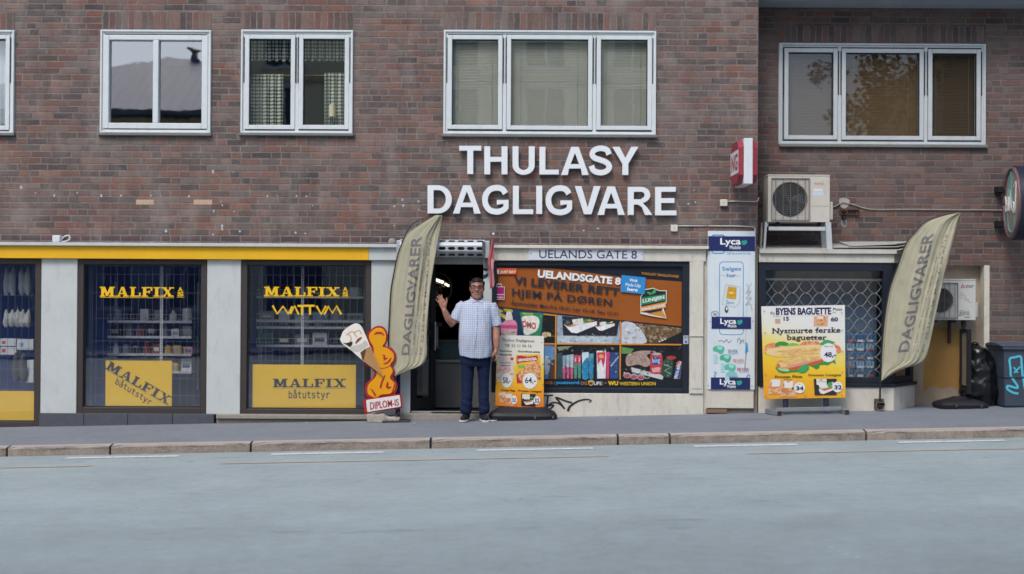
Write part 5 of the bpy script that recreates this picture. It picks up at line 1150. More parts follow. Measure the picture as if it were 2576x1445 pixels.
# ------------------------------------------------------------------ projecting box sign at the corner
x, _, z = zp('I', 215, 950, 0); ux0 = zp('I', 210, 950, -.62).x; ux1 = zp('I', 262, 950, -.62).x
zt, zb = zp('I', 236, 816, -.62).z, zp('I', 236, 1086, -.62).z
bs = thing('projecting_sign', 'red and white projecting box sign on the wall corner', 'sign', ((ux0 + ux1) / 2, 0, (zt + zb) / 2))
mb = MB(); mb.box(ux0, ux1, -.62, -.06, zb, zt); mb.build('case', M('cdd2d6', .45, .05), bs, bevel=.006)
mb = MB(); mb.box((ux0 + ux1) / 2 - .02, (ux0 + ux1) / 2 + .02, -.07, .02, zt - .16, zt - .1); mb.box((ux0 + ux1) / 2 - .02, (ux0 + ux1) / 2 + .02, -.07, .02, zb + .1, zb + .16); mb.build('bracket', M('8a8d90', .5), bs)
for sg, xf in ((-1, ux0), (1, ux1)):
    dpt = .06
    def loop(x, m): 
        a, b, c, d = -.61 + m, -.07 - m, zb + .01 + m, zt - .01 - m; q = .09
        return [(x, a + q, c), (x, b - q, c), (x, b, c + q), (x, b, d - q), (x, b - q, d), (x, a + q, d), (x, a, d - q), (x, a, c + q)]
    mb = MB(); L0, L1 = loop(xf + sg * .001, 0), loop(xf + sg * dpt, .012); n = 8
    mb.raw(L0 + L1, [tuple(range(n, 2 * n))] + [(i, (i + 1) % n, n + (i + 1) % n, n + i) for i in range(n)])
    f = mb.build('sign_face', M('8c3542', .4, .1), bs)
    xw = xf + sg * (dpt + .0012); hz_ = (zt - zb); z0, z1 = zb + hz_ * .25, zb + hz_ * .76
    mb = MB(); mb.face([(xw, -.597, z0), (xw, -.083, z0), (xw, -.083, z1), (xw, -.597, z1)]); b_ = mb.build('white_band', M('d2d4d6', .4, .04), f)
    vs, fs, _ = glyphs('NG', bold=.03)
    xt = xw + sg * .001; ya, yb = (-.14, -.545) if sg < 0 else (-.545, -.14)
    mb = MB(); mb.raw([(xt, ya + (yb - ya) * s_, z1 - .035 - (z1 - z0 - .07) * t_) for s_, t_ in vs], fs); mb.build('lettering', P('9c2433'), f, recalc=False)
# junction boxes and cables
def jbox(label, k, b, paths):
    x0, x1, z0, z1 = rbz(k, *b, -.03); r = thing('junction_box', label, 'junction box', ((x0 + x1) / 2, 0, (z0 + z1) / 2), 'little white cable boxes on the brick')
    mb = MB(); mb.box(x0, x1, -.04, .004, z0, z1); bx = mb.build('cover', M('c9c5b8', .5, .06), r, bevel=.006)
    mb = MB(); c = Vector(((x0 + x1) / 2, -.0405, (z0 + z1) / 2)); mb.cyl(c, c + Vector((0, -.002, 0)), .006, 8); mb.build('screw', M('6d6a62', .5), bx)
    for kk, pts in paths:
        mb = MB(); mb.tube([zp(kk, a, c_, -.012) for a, c_ in pts], .0075, 6); mb.build('cable', M('b9b4ab', .6), r, smooth=True)
jbox('cream cable box just below the projecting box sign', 'I', (70, 1178, 112, 1218), [('I', [(110, 1190), (180, 1189), (270, 1192), (288, 1190), (294, 1180), (296, 1168)])])
jbox('cream cable box above the orange poster, wired to the phone-card board', 'H', (1870, 1328, 1910, 1368), [('H', [(1908, 1336), (2000, 1335), (2085, 1336)]), ('I', [(0, 1335), (150, 1336), (262, 1340), (276, 1350), (278, 1400)]), ('E', [(432, 20), (434, 120), (436, 200), (446, 235), (450, 250)])])
r = thing('cable_box', 'white box with a looped cable standing on the yellow fascia ledge', 'cable box', zp('A', 368, 110, -.07))
x0, x1, z0, z1 = rbz('A', 343, 66, 393, 111, -.07); mb = MB(); mb.box(x0, x1, -.12, -.02, ZB + .005, z1); mb.build('case', M('c9cdd0', .45, .05), r, bevel=.012)
mb = MB(); mb.tube([zp('A', *q, -.07) for q in crom([(392, 96), (408, 76), (432, 66), (446, 72), (444, 90), (425, 102), (404, 105), (392, 104)], 5)], .009, 8); mb.build('cable_loop', M('c4c8cc', .5), r, smooth=True)

# ------------------------------------------------------------------ air conditioners
m_ac = M('bdb8ae', .5, .06, 4, dirt=.25); m_acg = M('6d6c6a', .5, .1); m_fan = M('24272c', .5)
def aircon(label, loc, x0, x1, z0, z1, Yf, depth, grx, cxr, rad, capw, mat):
    r = thing('air_conditioner', label, 'air conditioner', loc, 'outdoor air conditioner units'); g0, g1, h0, h1 = grx; cx, cz = cxr
    mb = MB()
    hole = [(cx + rad * 1.0 * math.cos(a), Yf, cz + rad * math.sin(a)) for a in [i * 2 * math.pi / 36 for i in range(36)]]
    outer = [(x0, Yf, z0), (x1, Yf, z0), (x1, Yf, z1), (x0, Yf, z1)]
    tr = geometry.tessellate_polygon([[Vector(p) for p in outer], [Vector(p) for p in hole]]); mb.raw(outer + hole, [tuple(q) for q in tr])
    b = [(x0, Yf + depth, z0), (x1, Yf + depth, z0), (x1, Yf + depth, z1), (x0, Yf + depth, z1)]
    mb.raw(outer + b, [(0, 1, 5, 4), (1, 2, 6, 5), (2, 3, 7, 6), (3, 0, 4, 7), (4, 5, 6, 7)])
    mb.raw(hole + [(p[0], p[1] + .08, p[2]) for p in hole], [(i, (i + 1) % 36, 36 + (i + 1) % 36, 36 + i) for i in range(36)])
    body = mb.build('housing', mat, r)
    mb = MB(); mb.box(x0 - .004, x1 + .004, Yf - .006, Yf + depth + .004, z1 + .0005, z1 + .016); mb.build('lid', mat, r, bevel=.004)
    mb = MB(); mb.box(cx - rad, cx + rad, Yf + .085, Yf + .09, cz - rad, cz + rad); mb.build('shroud', m_fan, r)
    mb = MB()
    for i in range(3):
        a0 = i * 2.094; pts = [(cx + rr_ * math.cos(a0 + da), Yf + .05 + dy, cz + rr_ * math.sin(a0 + da)) for rr_, da, dy in ((rad * .18, 0, 0), (rad * .9, -.35, 0), (rad * .92, .45, .03), (rad * .2, .8, .02))]
        mb.prism(pts, (0, .004, 0))
    mb.cyl((cx, Yf + .03, cz), (cx, Yf + .08, cz), rad * .2, 14); mb.build('fan', M('3a3d42', .4), r)
    mb = MB(); w_ = .0022; nn = 22
    for i in range(1, 9): rr_ = rad * i / 8.5; mb.tube([(cx + rr_ * math.cos(a), Yf - .012, cz + rr_ * math.sin(a)) for a in [j * 2 * math.pi / 28 for j in range(29)]], w_, 4, cap=False)
    for i in range(5): xx = g0 + (g1 - g0) * (i + .5) / 5; mb.cyl((xx, Yf - .014, h0), (xx, Yf - .014, h1), w_ * 1.6, 5)
    z = h0 + .01
    while z < h1: mb.cyl((g0, Yf - .010, z), (g1, Yf - .010, z), w_ * .6, 4); z += .022
    frame_ring(mb, g0 - .006, g1 + .006, h0 - .006, h1 + .006, .006, .006, .006, Yf - .016, Yf - .001)
    o = mb.build('fan_guard', m_acg, r); o['kind'] = 'stuff'
    mb = MB(); mb.box(x1 + .001, x1 + capw, Yf + .05, Yf + depth - .02, z0 + .03, z0 + (z1 - z0) * .45); mb.build('valve_cover', mat, r, bevel=.012)
    return r
Ya = -.02
x0, x1, z0, z1 = rbz('I', 352, 1040, 716, 1311, Ya); g = rbz('I', 374, 1056, 592, 1300, Ya); cc = zp('I', 482, 1178, Ya)
ac = aircon('beige air conditioner on a metal stand above the lattice window', ((x0 + x1) / 2, Ya, z0), x0, x1, z0, z1, Ya, .3, g, (cc.x, cc.z), 104 / 2.347 / 3105 * 14.98, .055, m_ac)
text('lettering', 'FUJITSU', rect('I', 625, 1080, 680, 1095), Ya - .002, P('b0605a'), ac)
pc = Pic(Ya - .001); pc.add(rect('I', 616, 1134, 680, 1156), P('bcc8d2')).add(rect('I', 622, 1116, 676, 1130), P('cfd2d2')).line(zq('I', (602, 1050), (602, 1305)), .9, P('7d786e')).line(zq('I', (604, 1218), (712, 1218)), .7, P('8d887e')); pc.build('sticker', None, ac, recalc=False)
st = thing('metal_stand', 'white metal stand carrying the upper air conditioner on the window roof', 'stand', ((x0 + x1) / 2, .1, zroof))
m_st = M('b5b9bb', .45, .06, 4, dirt=.2)
zl = zroof + .012
for u0, u1 in ((336, 357), (692, 734)):
    for yy in (Ya + .0, Ya + .24):
        a, b = zp('I', u0, 1300, Ya).x, zp('I', u1, 1300, Ya).x; a2, b2 = a - (.02 if u0 < 400 else -.02), b + (-.02 if u0 < 400 else .02)
        mb = MB(); mb.raw([(a2, yy, zl), (b2 - .02, yy, zl), (b2 - .02, yy + .04, zl), (a2, yy + .04, zl), (a, yy, z0 - .002), (b - .02, yy, z0 - .002), (b - .02, yy + .04, z0 - .002), (a, yy + .04, z0 - .002)], [(0, 3, 2, 1), (4, 5, 6, 7), (0, 1, 5, 4), (1, 2, 6, 5), (2, 3, 7, 6), (3, 0, 4, 7)]); mb.build('leg', m_st, st, bevel=.003)
for yy in (Ya - .012, Ya + .26):
    a, b, c_, d_ = rbz('I', 357, 1340, 692, 1362, yy); mb = MB(); mb.box(a, b, yy, yy + .025, c_, d_); mb.build('crossbar', m_st, st, bevel=.003)
mb = MB(); mb.box(zp('I', 340, 1300, Ya).x, zp('I', 360, 1300, Ya).x - .003, Ya + .042, Ya + .238, z0 - .05, z0 - .01); mb.build('side_rail', m_st, st); mb = MB(); mb.box(zp('I', 694, 1300, Ya).x, zp('I', 730, 1300, Ya).x, Ya + .042, Ya + .238, z0 - .05, z0 - .01); mb.build('side_rail', m_st, st)
for xx in (410, 655):
    q = zp('I', xx, 1330, Ya + .05); mb = MB(); mb.cyl((q.x, q.y + .02, z0 - .045), (q.x, q.y + .02, z0 - .001), .025, 14); mb.build('rubber_foot', M('26282b', .8), st)
# lower unit in the niche
Yn = RC - .16
x0, x1, z0, z1 = rbz('RB', 165, 205, 606, 560, Yn); g = rbz('RB', 205, 232, 442, 540, Yn); cc = zp('RB', 296, 385, Yn)
ac2 = aircon('white scribbled air conditioner in the cream niche behind the right flag', ((x0 + x1) / 2, Yn, z0), x0, x1, z0, z1, Yn, .28, g, (cc.x, cc.z), 112 / 3.5665 / 3105 * (15 + Yn), .05, M('b9bab6', .5, .06, 4, dirt=.25))
pc = Pic(Yn - .001); m_rd = P('a23640')
for cx, cy in ((491, 248), (481, 266), (501, 266)): pc.add(zq('RB', (cx, cy - 10), (cx + 9, cy), (cx, cy + 10), (cx - 9, cy)), m_rd)
pc.text('MITSUBISHI', rect('RB', 517, 249, 594, 260), P('3c4048'), bold=.02).text('ELECTRIC', rect('RB', 517, 263, 580, 273), P('3c4048'), bold=.02)
m_o2 = P('b98a72')
for q in ([(470, 310), (478, 345), (490, 315), (498, 350)], [(495, 340), (520, 350), (505, 375), (530, 372)], [(515, 385), (545, 375), (540, 400), (575, 402)], [(460, 355), (490, 362)]): pc.line(crom(zq('RB', *q), 4), .9, m_o2)
m_k2 = P('3a3d42')
for q in ([(464, 478), (466, 500), (462, 524)], [(464, 478), (482, 474), (484, 490), (468, 498), (490, 505), (480, 522), (462, 522)], [(500, 482), (492, 496), (510, 505), (500, 525)], [(520, 480), (508, 492), (526, 500), (512, 512)], [(550, 478), (532, 490), (548, 500), (530, 512), (552, 518)], [(505, 530), (530, 545), (520, 535), (560, 540)], [(456, 520), (475, 510)]): pc.line(crom(zq('RB', *q), 4), .9, m_k2)
pc.build('scribble', None, ac2, recalc=False)
for q in (430, 240):
    mb = MB(); a = zp('RB', q, 565, Yn); mb.box(a.x, a.x + .035, Yn + .0, RC + .139, z0 - .035, z0 - .002); mb.box(a.x, a.x + .035, RC + .105, RC + .139, z0 - .30, z0 - .036); mb.build('wall_bracket', M('33363b', .5), ac2, bevel=.003)
mb = MB(); a = zp('RB', 497, 565, Yn + .08); mb.cyl(a, a + Vector((0, 0, -.09)), .03, 12); mb.cyl(a + Vector((0, 0, -.09)), a + Vector((.004, 0, -.2)), .018, 10); mb.build('drain_pipe', M('1f2226', .6), ac2)
# cable from the upper unit to the round sign, rusty bracket
mb = MB(); mb.tube([zp('I', *q, RC - .015) for q in crom([(735, 1224), (762, 1212), (790, 1196), (820, 1200), (870, 1214), (930, 1232), (1000, 1238), (1200, 1237), (1450, 1240), (1600, 1240), (1752, 1243)], 5)], .007, 6)
tag(mb.build('cable', M('9a9690', .6), None, smooth=True), 'pale cable running along the brick from the upper air conditioner to the round sign', 'cable')
r = thing('rusty_bracket', 'old rusty bracket with pale mortar smears beside the upper air conditioner', 'bracket', zp('I', 800, 1270, RC))
mb = MB(); 
for b in ((780, 1237, 822, 1243), (780, 1262, 822, 1268), (780, 1243, 786, 1262), (816, 1243, 822, 1262), (822, 1238, 892, 1241), (888, 1241, 892, 1268), (824, 1266, 888, 1269)): a, b_, c_, d_ = rbz('I', *b, RC - .03); mb.box(a, b_, RC - .03, RC, c_, d_)
mb.build('frame', M('5a3a2c', .8, .25, 20), r); a, b_, c_, d_ = rbz('I', 793, 1278, 812, 1298, RC - .05); mb = MB(); mb.box(a, b_, RC - .06, RC, c_, d_); a, b_, c_, d_ = rbz('I', 796, 1246, 808, 1259, RC - .04); mb.box(a, b_, RC - .045, RC, c_, d_); mb.build('hook', M('1d1b1c', .7), r)
pc = Pic(RC - .002); pc.add(crom(zq('I', (772, 1178), (800, 1170), (832, 1182), (826, 1215), (800, 1232), (778, 1215)), 4, True), M('a6a09c', .9, .1)).add(crom(zq('I', (786, 1300), (815, 1300), (818, 1335), (800, 1345), (785, 1330)), 4, True), M('8d8886', .9, .1)); pc.build('mortar_smear', None, r, recalc=False)

# round drink sign at the right edge
Yc = .0
c = zp('I', 1834, 1200, Yc); rad = 219 / 2.347 / 3105 * 15
rs = thing('round_sign', 'big round drink sign sticking out from the brick at the right edge', 'sign', c)
rot = R(10); ax = Vector((-math.cos(rot), math.sin(rot) * 1.0, 0)); tn = Vector((math.sin(rot), math.cos(rot), 0))     # face looks left
def ring(o_, rr_, n=48): return [c + ax * o_ + tn * (rr_ * math.cos(2 * math.pi * i / n)) + Vector((0, 0, rr_ * math.sin(2 * math.pi * i / n))) for i in range(n)]
mb = MB(); n = 48; A0, A1 = ring(-.07, rad), ring(.07, rad); mb.raw(A0 + A1, [tuple(range(n)), tuple(range(n, 2 * n))] + [(i, (i + 1) % n, n + (i + 1) % n, n + i) for i in range(n)]); mb.build('drum', M('23283a', .4, .08), rs, smooth=False)
for sg in (1, -1):
    mb = MB(); rg = [ring(sg * (.071 + .03 * math.sqrt(max(0, 1 - q * q))), rad * .97 * q) for q in (1, .97, .88, .7, .45, .2, .02)]
    mb.raw([p_ for g_ in rg for p_ in g_], [(i * n + k_, i * n + (k_ + 1) % n, (i + 1) * n + (k_ + 1) % n, (i + 1) * n + k_) for i in range(len(rg) - 1) for k_ in range(n)] + [tuple((len(rg) - 1) * n + k_ for k_ in range(n))])
    f = mb.build('sign_face', M('9c8b80', .4, .08), rs, smooth=True)
    if sg == 1:
        def fp_(a_, b_, lift=.004):   # a_ along the face (wall side = +), b_ up; both in radii
            rr_ = math.hypot(a_, b_); return c + ax * (.071 + .03 * math.sqrt(max(0, 1 - min(rr_, 1) ** 2)) + lift) + tn * (a_ * rad) + Vector((0, 0, b_ * rad))
        def rib(pts, w_, m, nm, lift=.004):
            mb = MB(); mb.tube([fp_(a_, b_, lift) for a_, b_ in crom(pts, 6)], w_, 6); return mb.build(nm, m, f, smooth=True)
        mb = MB(); mb.tube([fp_(.93 * math.cos(a_), .93 * math.sin(a_)) for a_ in [i * 2 * math.pi / 48 for i in range(49)]], .022, 6); mb.build('rim_band', M('6a5056', .4), f, smooth=True)
        rib([(.02, .86), (.10, .5), (.14, .2), (.30, -.1), (.30, -.5), (.20, -.72), (-.25, -.80), (-.42, -.62), (-.40, -.2), (-.22, .1), (-.14, .45), (-.10, .84)], .010, M('4f8a84', .5), 'bottle_outline')
        rib([(.62, .22), (.5, .05), (.56, -.15), (.42, -.2), (.34, 0), (.42, .1), (.28, -.2), (.18, .38), (.10, -.18), (.0, -.1), (-.1, .35), (-.2, -.2), (-.3, -.02), (-.44, -.05), (-.42, -.22), (-.3, -.2), (-.52, -.25), (-.62, .5), (-.4, .4)], .011, M('d0cfcb', .5), 'script_lettering', .003)
for y_ in (1118, 1322):
    q = zp('I', 1735, y_, .34); mb = MB(); mb.box(q.x - .05, c.x + .0, .36, .40, q.z - .035, q.z + .035); mb.box(q.x - .04, q.x + .04, .40, RC, q.z - .04, q.z + .04); mb.build('bracket', M('1c1d22', .5), rs)

# ================================================================== FLAGS
def edgef(pts):
    pts = sorted(pts, key=lambda p: p[1])
    def f(v):
        if v <= pts[0][1]: return pts[0][0]
        for a, b in zip(pts[:-1], pts[1:]):
            if v <= b[1]: return a[0] + (b[0] - a[0]) * (v - a[1]) / max(b[1] - a[1], 1e-6)
        return pts[-1][0]
    return f
t = NT('flag_cloth'); p, x, y, z = t.pos()
nn = t.mapr(t.noise(p, 5, 5, .6), .3, .7, .86, 1.1); fc = t.mix(1., (*lin('b7b39b'), 1), t.comb(nn, nn, nn), 'MULTIPLY')
t.put(t.b.inputs['Base Color'], fc); t.b.inputs['Roughness'].default_value = .7; t.b.inputs['Specular IOR Level'].default_value = .25
trn = t.node('ShaderNodeBsdfTranslucent'); t.put(trn.inputs[0], fc); mx = t.node('ShaderNodeMixShader'); mx.inputs[0].default_value = .22
t.t.links.new(t.b.outputs[0], mx.inputs[1]); t.t.links.new(trn.outputs[0], mx.inputs[2]); t.t.links.new(mx.outputs[0], t.out.inputs[0]); m_flag = t.m
m_fprint = P('6f6a6c', .7, .12)
def flag(label, Lp, Rp, Y0, base, texts, seed, folds):
    r = thing('feather_flag', label, 'flag', base, 'feather flags of the grocery shop')
    lf, rf = edgef(crom(Lp, 5)), edgef(crom(Rp, 5)); v0 = min(Lp[0][1], Rp[0][1]); v1 = max(p_[1] for p_ in Lp + Rp)
    def fold(s, t_):
        e = (.10 + .9 * min(1, max(0, (s - .30) * 1.9)) ** 1.1) * (.5 + .5 * math.sin(math.pi * min(1, t_ * 1.1 + .05)))
        y = 0
        for q_, (am, kx, kt, ph) in enumerate(folds):
            w_ = math.sin(kx * s + kt * t_ + ph); y += am * (w_ if q_ != 1 else 1.6 * (1 - 2 * abs(w_) ** .7))
        return y * e + .018 * math.sin(math.pi * s) * (1 - .4 * t_)
    def F(s, t_, lift=0):
        v = v0 + (v1 - v0) * t_; a, b = lf(v), rf(v); return at(a + (b - a) * s, v, Y0 - fold(s, t_) - lift)
    n, m = 44, 90; mb = MB()
    mb.raw([F(i / n, j / m) for j in range(m + 1) for i in range(n + 1)], [(j * (n + 1) + i, j * (n + 1) + i + 1, (j + 1) * (n + 1) + i + 1, (j + 1) * (n + 1) + i) for j in range(m) for i in range(n)])
    f = mb.build('fabric', m_flag, r, smooth=True, recalc=False); so = f.modifiers.new('t', 'SOLIDIFY'); so.thickness = .0025; so.offset = 0
    mb = MB(); mb.raw([F(.055 * i / 3, j / m, .0022) for j in range(m + 1) for i in range(4)], [(j * 4 + i, j * 4 + i + 1, (j + 1) * 4 + i + 1, (j + 1) * 4 + i) for j in range(m) for i in range(3)]); mb.build('pole_sleeve', M('8f8b74', .85, .12, 20), f, smooth=True, recalc=False)
    pk = edgef  # text: quads given in picture units, carried by the cloth
    for nm, body, q, kw in texts:
        vs, fs, lay = glyphs(body, **kw)
        bm = bmesh.new(); bv = [bm.verts.new((s, t_, 0)) for s, t_ in vs]
        for fc_ in fs:
            try: bm.faces.new([bv[i] for i in fc_])
            except ValueError: pass
        bmesh.ops.triangulate(bm, faces=bm.faces)
        step = max(1, len(body)) * 4
        for i in range(1, step):      # slice the letters so the print follows the folds
            g = bm.verts[:] + bm.edges[:] + bm.faces[:]; bmesh.ops.bisect_plane(bm, geom=g, plane_co=(i / step, 0, 0), plane_no=(1, 0, 0))
        for i in range(1, 8):
            g = bm.verts[:] + bm.edges[:] + bm.faces[:]; bmesh.ops.bisect_plane(bm, geom=g, plane_co=(0, i / 8, 0), plane_no=(0, 1, 0))
        bm.verts.index_update(); out = []
        for vtx in bm.verts:
            u = bil(q, vtx.co.x, vtx.co.y); a, b = lf(u.y), rf(u.y); out.append(F((u.x - a) / (b - a), (u.y - v0) / (v1 - v0), .0032))
        mb = MB(); mb.raw(out, [tuple(v_.index for v_ in fc_.verts) for fc_ in bm.faces]); bm.free(); mb.build(nm, m_fprint, f, recalc=False)
    return r, F
L1 = zq('FL', (612, 38), (490, 108), (370, 185), (275, 250), (200, 320), (150, 440), (100, 600), (60, 800), (20, 1050), (2, 1380)) + zq('C', (17, 780), (20, 900), (38, 990), (55, 1042))
R1 = zq('FL', (692, 40), (686, 100), (640, 330), (592, 640), (530, 1050), (500, 1400)) + zq('C', (279, 800), (281, 880), (268, 935), (235, 972), (130, 1010), (57, 1043))
txt = [('lettering', 'DAGLIGVARER', zq('C', (103, 897), (172, 76), (246, 76), (157, 897)), dict(bold=.028, space=1.06)),
       ('small_lettering', 'Vi har de beste dagligvarer', zq('C', (172, 905), (255, 160), (268, 160), (186, 905)), dict(bold=.006)),
       ('small_lettering', 'Åpent alle dager: hverdager 10-21', zq('C', (196, 905), (278, 120), (292, 120), (212, 905)), dict(bold=.006)),
       ('small_lettering', 'Tlf. 22 11 06 16  Mob: 41 66 07 14', zq('C', (228, 905), (295, 85), (308, 85), (246, 905)), dict(bold=.008))]
fb = zp('C', 55, 1042, -.27); bx = fb.x
fg, FF = flag('olive feather flag with grey lettering left of the shop door', L1, R1, -.27, (bx, -.27, gz(bx)), txt, 1, [(.020, 13, 2.5, 0), (.007, 23, -4, 1.2), (.007, 43, 5, .3)])
m_pole = M('22242a', .4, .05)
pl = [FF(0, i / 30) for i in range(31)]
q = crom([zz('FL', 612, 38), zz('FL', 520, 60), zz('FL', 420, 90), zz('FL', 330, 135), zz('FL', 255, 215), zz('FL', 200, 318), zz('FL', 150, 440), zz('FL', 98, 600), zz('FL', 57, 800), zz('FL', 17, 1050), zz('FL', -1, 1380), zz('C', 15, 780), zz('C', 17, 900), zz('C', 36, 992), zz('C', 54, 1045), zz('C', 66, 1090)], 4)
pts = [at(u, v, -.272) for u, v in q]; pts.append(Vector((pts[-1].x + .01, -.27, gz(bx) + .04)))
nq = len(pts); MB().tube(pts, [.0035 + .0075 * min(1, i / nq * 1.3) for i in range(nq)], 8).build('pole', m_pole, fg, smooth=True)
mb = MB(); e = pts[-1]; mb.cyl(e + Vector((0, 0, -.045)), e + Vector((0, 0, .06)), .018, 12); mb.box(e.x - .16, e.x + .16, -.40, -.16, gz(bx) + .003, gz(bx) + .02); mb.build('foot_plate', M('3a3c40', .6), fg)
L2 = zq('F', (640, 276), (560, 291), (470, 325), (415, 380), (365, 440), (320, 560), (278, 680), (252, 830), (237, 1000), (230, 1160))
R2 = zq('F', (650, 274), (640, 310), (612, 430), (562, 620), (522, 800), (492, 950), (470, 1030), (445, 1062), (405, 1080), (320, 1110), (232, 1164))
txt = [('lettering', 'DAGLIGVARER', zq('F', (320, 1012), (452, 386), (512, 380), (378, 1008)), dict(bold=.028, space=1.06)),
       ('small_lettering', 'Vi har de beste dagligvarer', zq('F', (394, 1016), (522, 500), (533, 500), (406, 1016)), dict(bold=.006)),
       ('small_lettering', 'Åpent alle dager: hverdager 10-21', zq('F', (420, 1016), (552, 430), (563, 430), (432, 1016)), dict(bold=.006)),
       ('small_lettering', 'Tlf. 22 11 06 16  Mob: 41 66 07 14', zq('F', (446, 1016), (572, 390), (583, 390), (458, 1016)), dict(bold=.008))]
fb2 = zp('F', 229, 1300, -.16)
fg2, FF2 = flag('olive feather flag with grey lettering at the corner of the lattice window', L2, R2, -.16, (fb2.x, -.16, gz(fb2.x)), txt, 2, [(.024, 14, 3.5, .4), (.007, 27, -4, 0), (.006, 47, 5, 1)])
q = crom([zz('F', 642, 274), zz('F', 560, 288), zz('F', 468, 322), zz('F', 412, 378), zz('F', 362, 440), zz('F', 317, 560), zz('F', 275, 680), zz('F', 249, 830), zz('F', 234, 1000), zz('F', 228, 1164), zz('F', 226, 1230), zz('F', 225, 1308)], 4)
pts = [at(u, v, -.162) for u, v in q]; nq = len(pts); MB().tube(pts, [.0035 + .0085 * min(1, i / nq * 1.3) for i in range(nq)], 8).build('pole', m_pole, fg2, smooth=True)
mb = MB(); a, b, c_, d_ = rbz('F', 196, 1256, 246, 1310, -.05); mb.box(a, b, -.06, -.031, c_, d_); mb.box((a + b) / 2 - .03, (a + b) / 2 + .03, -.175, -.061, c_ + .05, c_ + .09); mb.box((a + b) / 2 - .03, (a + b) / 2 + .03, -.175, -.061, d_ - .08, d_ - .04); mb.build('wall_bracket', M('4a4644', .6, .2, dirt=.5), fg2, bevel=.003)
mb = MB(); mb.tube([zp('F', *q_, -.17) for q_ in crom([(232, 1255), (250, 1280), (246, 1305), (222, 1316), (205, 1300), (215, 1275), (240, 1290)], 5)], .003, 5); mb.build('cord', M('7d7568', .8), fg2, smooth=True)
# folded red pennant on its stick
pn = thing('pennant', 'narrow faded red pennant hanging beside the shutter box', 'flag', zp('FL', 1370, 290, -.20))
def PN(s, t_):
    l = edgef(zq('FL', (1366, 300), (1345, 400), (1310, 560), (1293, 640), (1305, 700), (1322, 800), (1328, 1004))); rr_ = edgef(zq('FL', (1374, 300), (1378, 400), (1374, 600), (1372, 800), (1384, 920), (1376, 985), (1330, 1006)))
    v = zz('FL', 0, 300)[1] * (1 - t_) + zz('FL', 0, 1006)[1] * t_; a, b = l(v), rr_(v); return at(a + (b - a) * s, v, -.235 - .02 * math.sin(5 * s + 2 * t_) * math.sin(math.pi * s))
mb = MB(); n, m = 10, 30; mb.raw([PN(i / n, j / m) for j in range(m + 1) for i in range(n + 1)], [(j * 11 + i, j * 11 + i + 1, (j + 1) * 11 + i + 1, (j + 1) * 11 + i) for j in range(m) for i in range(n)])
o = mb.build('cloth', M('a6565a', .8, .3, 6), pn, smooth=True, recalc=False); so = o.modifiers.new('t', 'SOLIDIFY'); so.thickness = .003
mb = MB(); mb.raw([PN(.55 + .4 * i / 3, .45 + .5 * j / 12) + Vector((0, -.004, 0)) for j in range(13) for i in range(4)], [(j * 4 + i, j * 4 + i + 1, (j + 1) * 4 + i + 1, (j + 1) * 4 + i) for j in range(12) for i in range(3)]); mb.build('white_stripe', M('c9a9a6', .8, .2, 6), o, smooth=True, recalc=False)
mb = MB(); a, b = zp('FL', 1371, 285, -.225), zp('FL', 1378, 660, -.225); mb.cyl(b, a, .005, 8); mb.build('stick', M('a8a39b', .5), pn); mb = MB(); mb.ball(a, .016, .016, .016); mb.build('knob', M('d5d7d8', .4), pn, smooth=True)

# ================================================================== PAVEMENT SIGNS
# ice-cream cut-out sign (the figure on it is left as a plain wavy yellow board)
Yd = -.30
dx = zp('DI', 640, 1380, Yd).x
ds = thing('ice_cream_sign', 'yellow and red cut-out ice-cream sign with a giant cone', 'sign', (dx, Yd, gz(dx)))
out = crom(zq('DI', (470, 190), (560, 138), (650, 160), (694, 250), (690, 340), (665, 405), (740, 425), (798, 500), (800, 590), (760, 670), (792, 740), (762, 830), (818, 890), (822, 970), (790, 1040), (720, 1066), (610, 1080), (560, 1120), (480, 1100), (415, 1060), (398, 970), (425, 890), (490, 830), (520, 760), (470, 690), (400, 665), (420, 590), (480, 520), (478, 420), (430, 340), (425, 260)), 5, True)
mb = MB(); slabpx(mb, out, Yd, .035); mb.build('red_backing', M('a01f2c', .4, .06), ds, bevel=.004)
ins = crom(zq('DI', (490, 205), (565, 165), (640, 185), (674, 258), (668, 345), (632, 412), (700, 440), (772, 505), (775, 590), (730, 655), (764, 740), (728, 828), (790, 900), (796, 965), (760, 1020), (700, 1040), (610, 1050), (550, 1090), (490, 1075), (440, 1040), (428, 975), (450, 905), (515, 840), (552, 760), (500, 668), (450, 640), (455, 600), (505, 535), (508, 420), (460, 335), (452, 265)), 5, True)
mb = MB(); slabpx(mb, ins, Yd - .012, .011); mb.build('yellow_board', M('d8960f', .4, .06), ds, bevel=.004)
pc = Pic(Yd - .0125); m_rr = P('a01f2c')
for q in ([(620, 525), (660, 530), (640, 570), (700, 560)], [(740, 560), (690, 620), (640, 635)], [(660, 790), (630, 850), (600, 930), (610, 960)], [(700, 880), (680, 930), (745, 950)], [(470, 970), (520, 1020), (545, 1070)], [(520, 250), (560, 222), (620, 230), (650, 265)], [(600, 700), (680, 690), (740, 655)]): pc.line(crom(zq('DI', *q), 5), 2.0, m_rr)
for q in ([(632, 520), (668, 528), (660, 548), (690, 575), (640, 600), (652, 560)], [(748, 555), (735, 600), (690, 640), (640, 648), (690, 615)], [(655, 785), (668, 800), (630, 890), (612, 965), (590, 955), (612, 870)], [(690, 870), (712, 900), (700, 935), (750, 945), (705, 975), (672, 950)], [(470, 965), (500, 985), (540, 1040), (548, 1080), (515, 1050)], [(520, 745), (548, 770), (530, 810), (505, 830)], [(782, 900), (796, 930), (765, 1010), (742, 1030), (768, 960)], [(505, 260), (560, 228), (625, 232), (655, 275), (620, 248), (560, 244)]): pc.add(zq('DI', *q), m_rr)
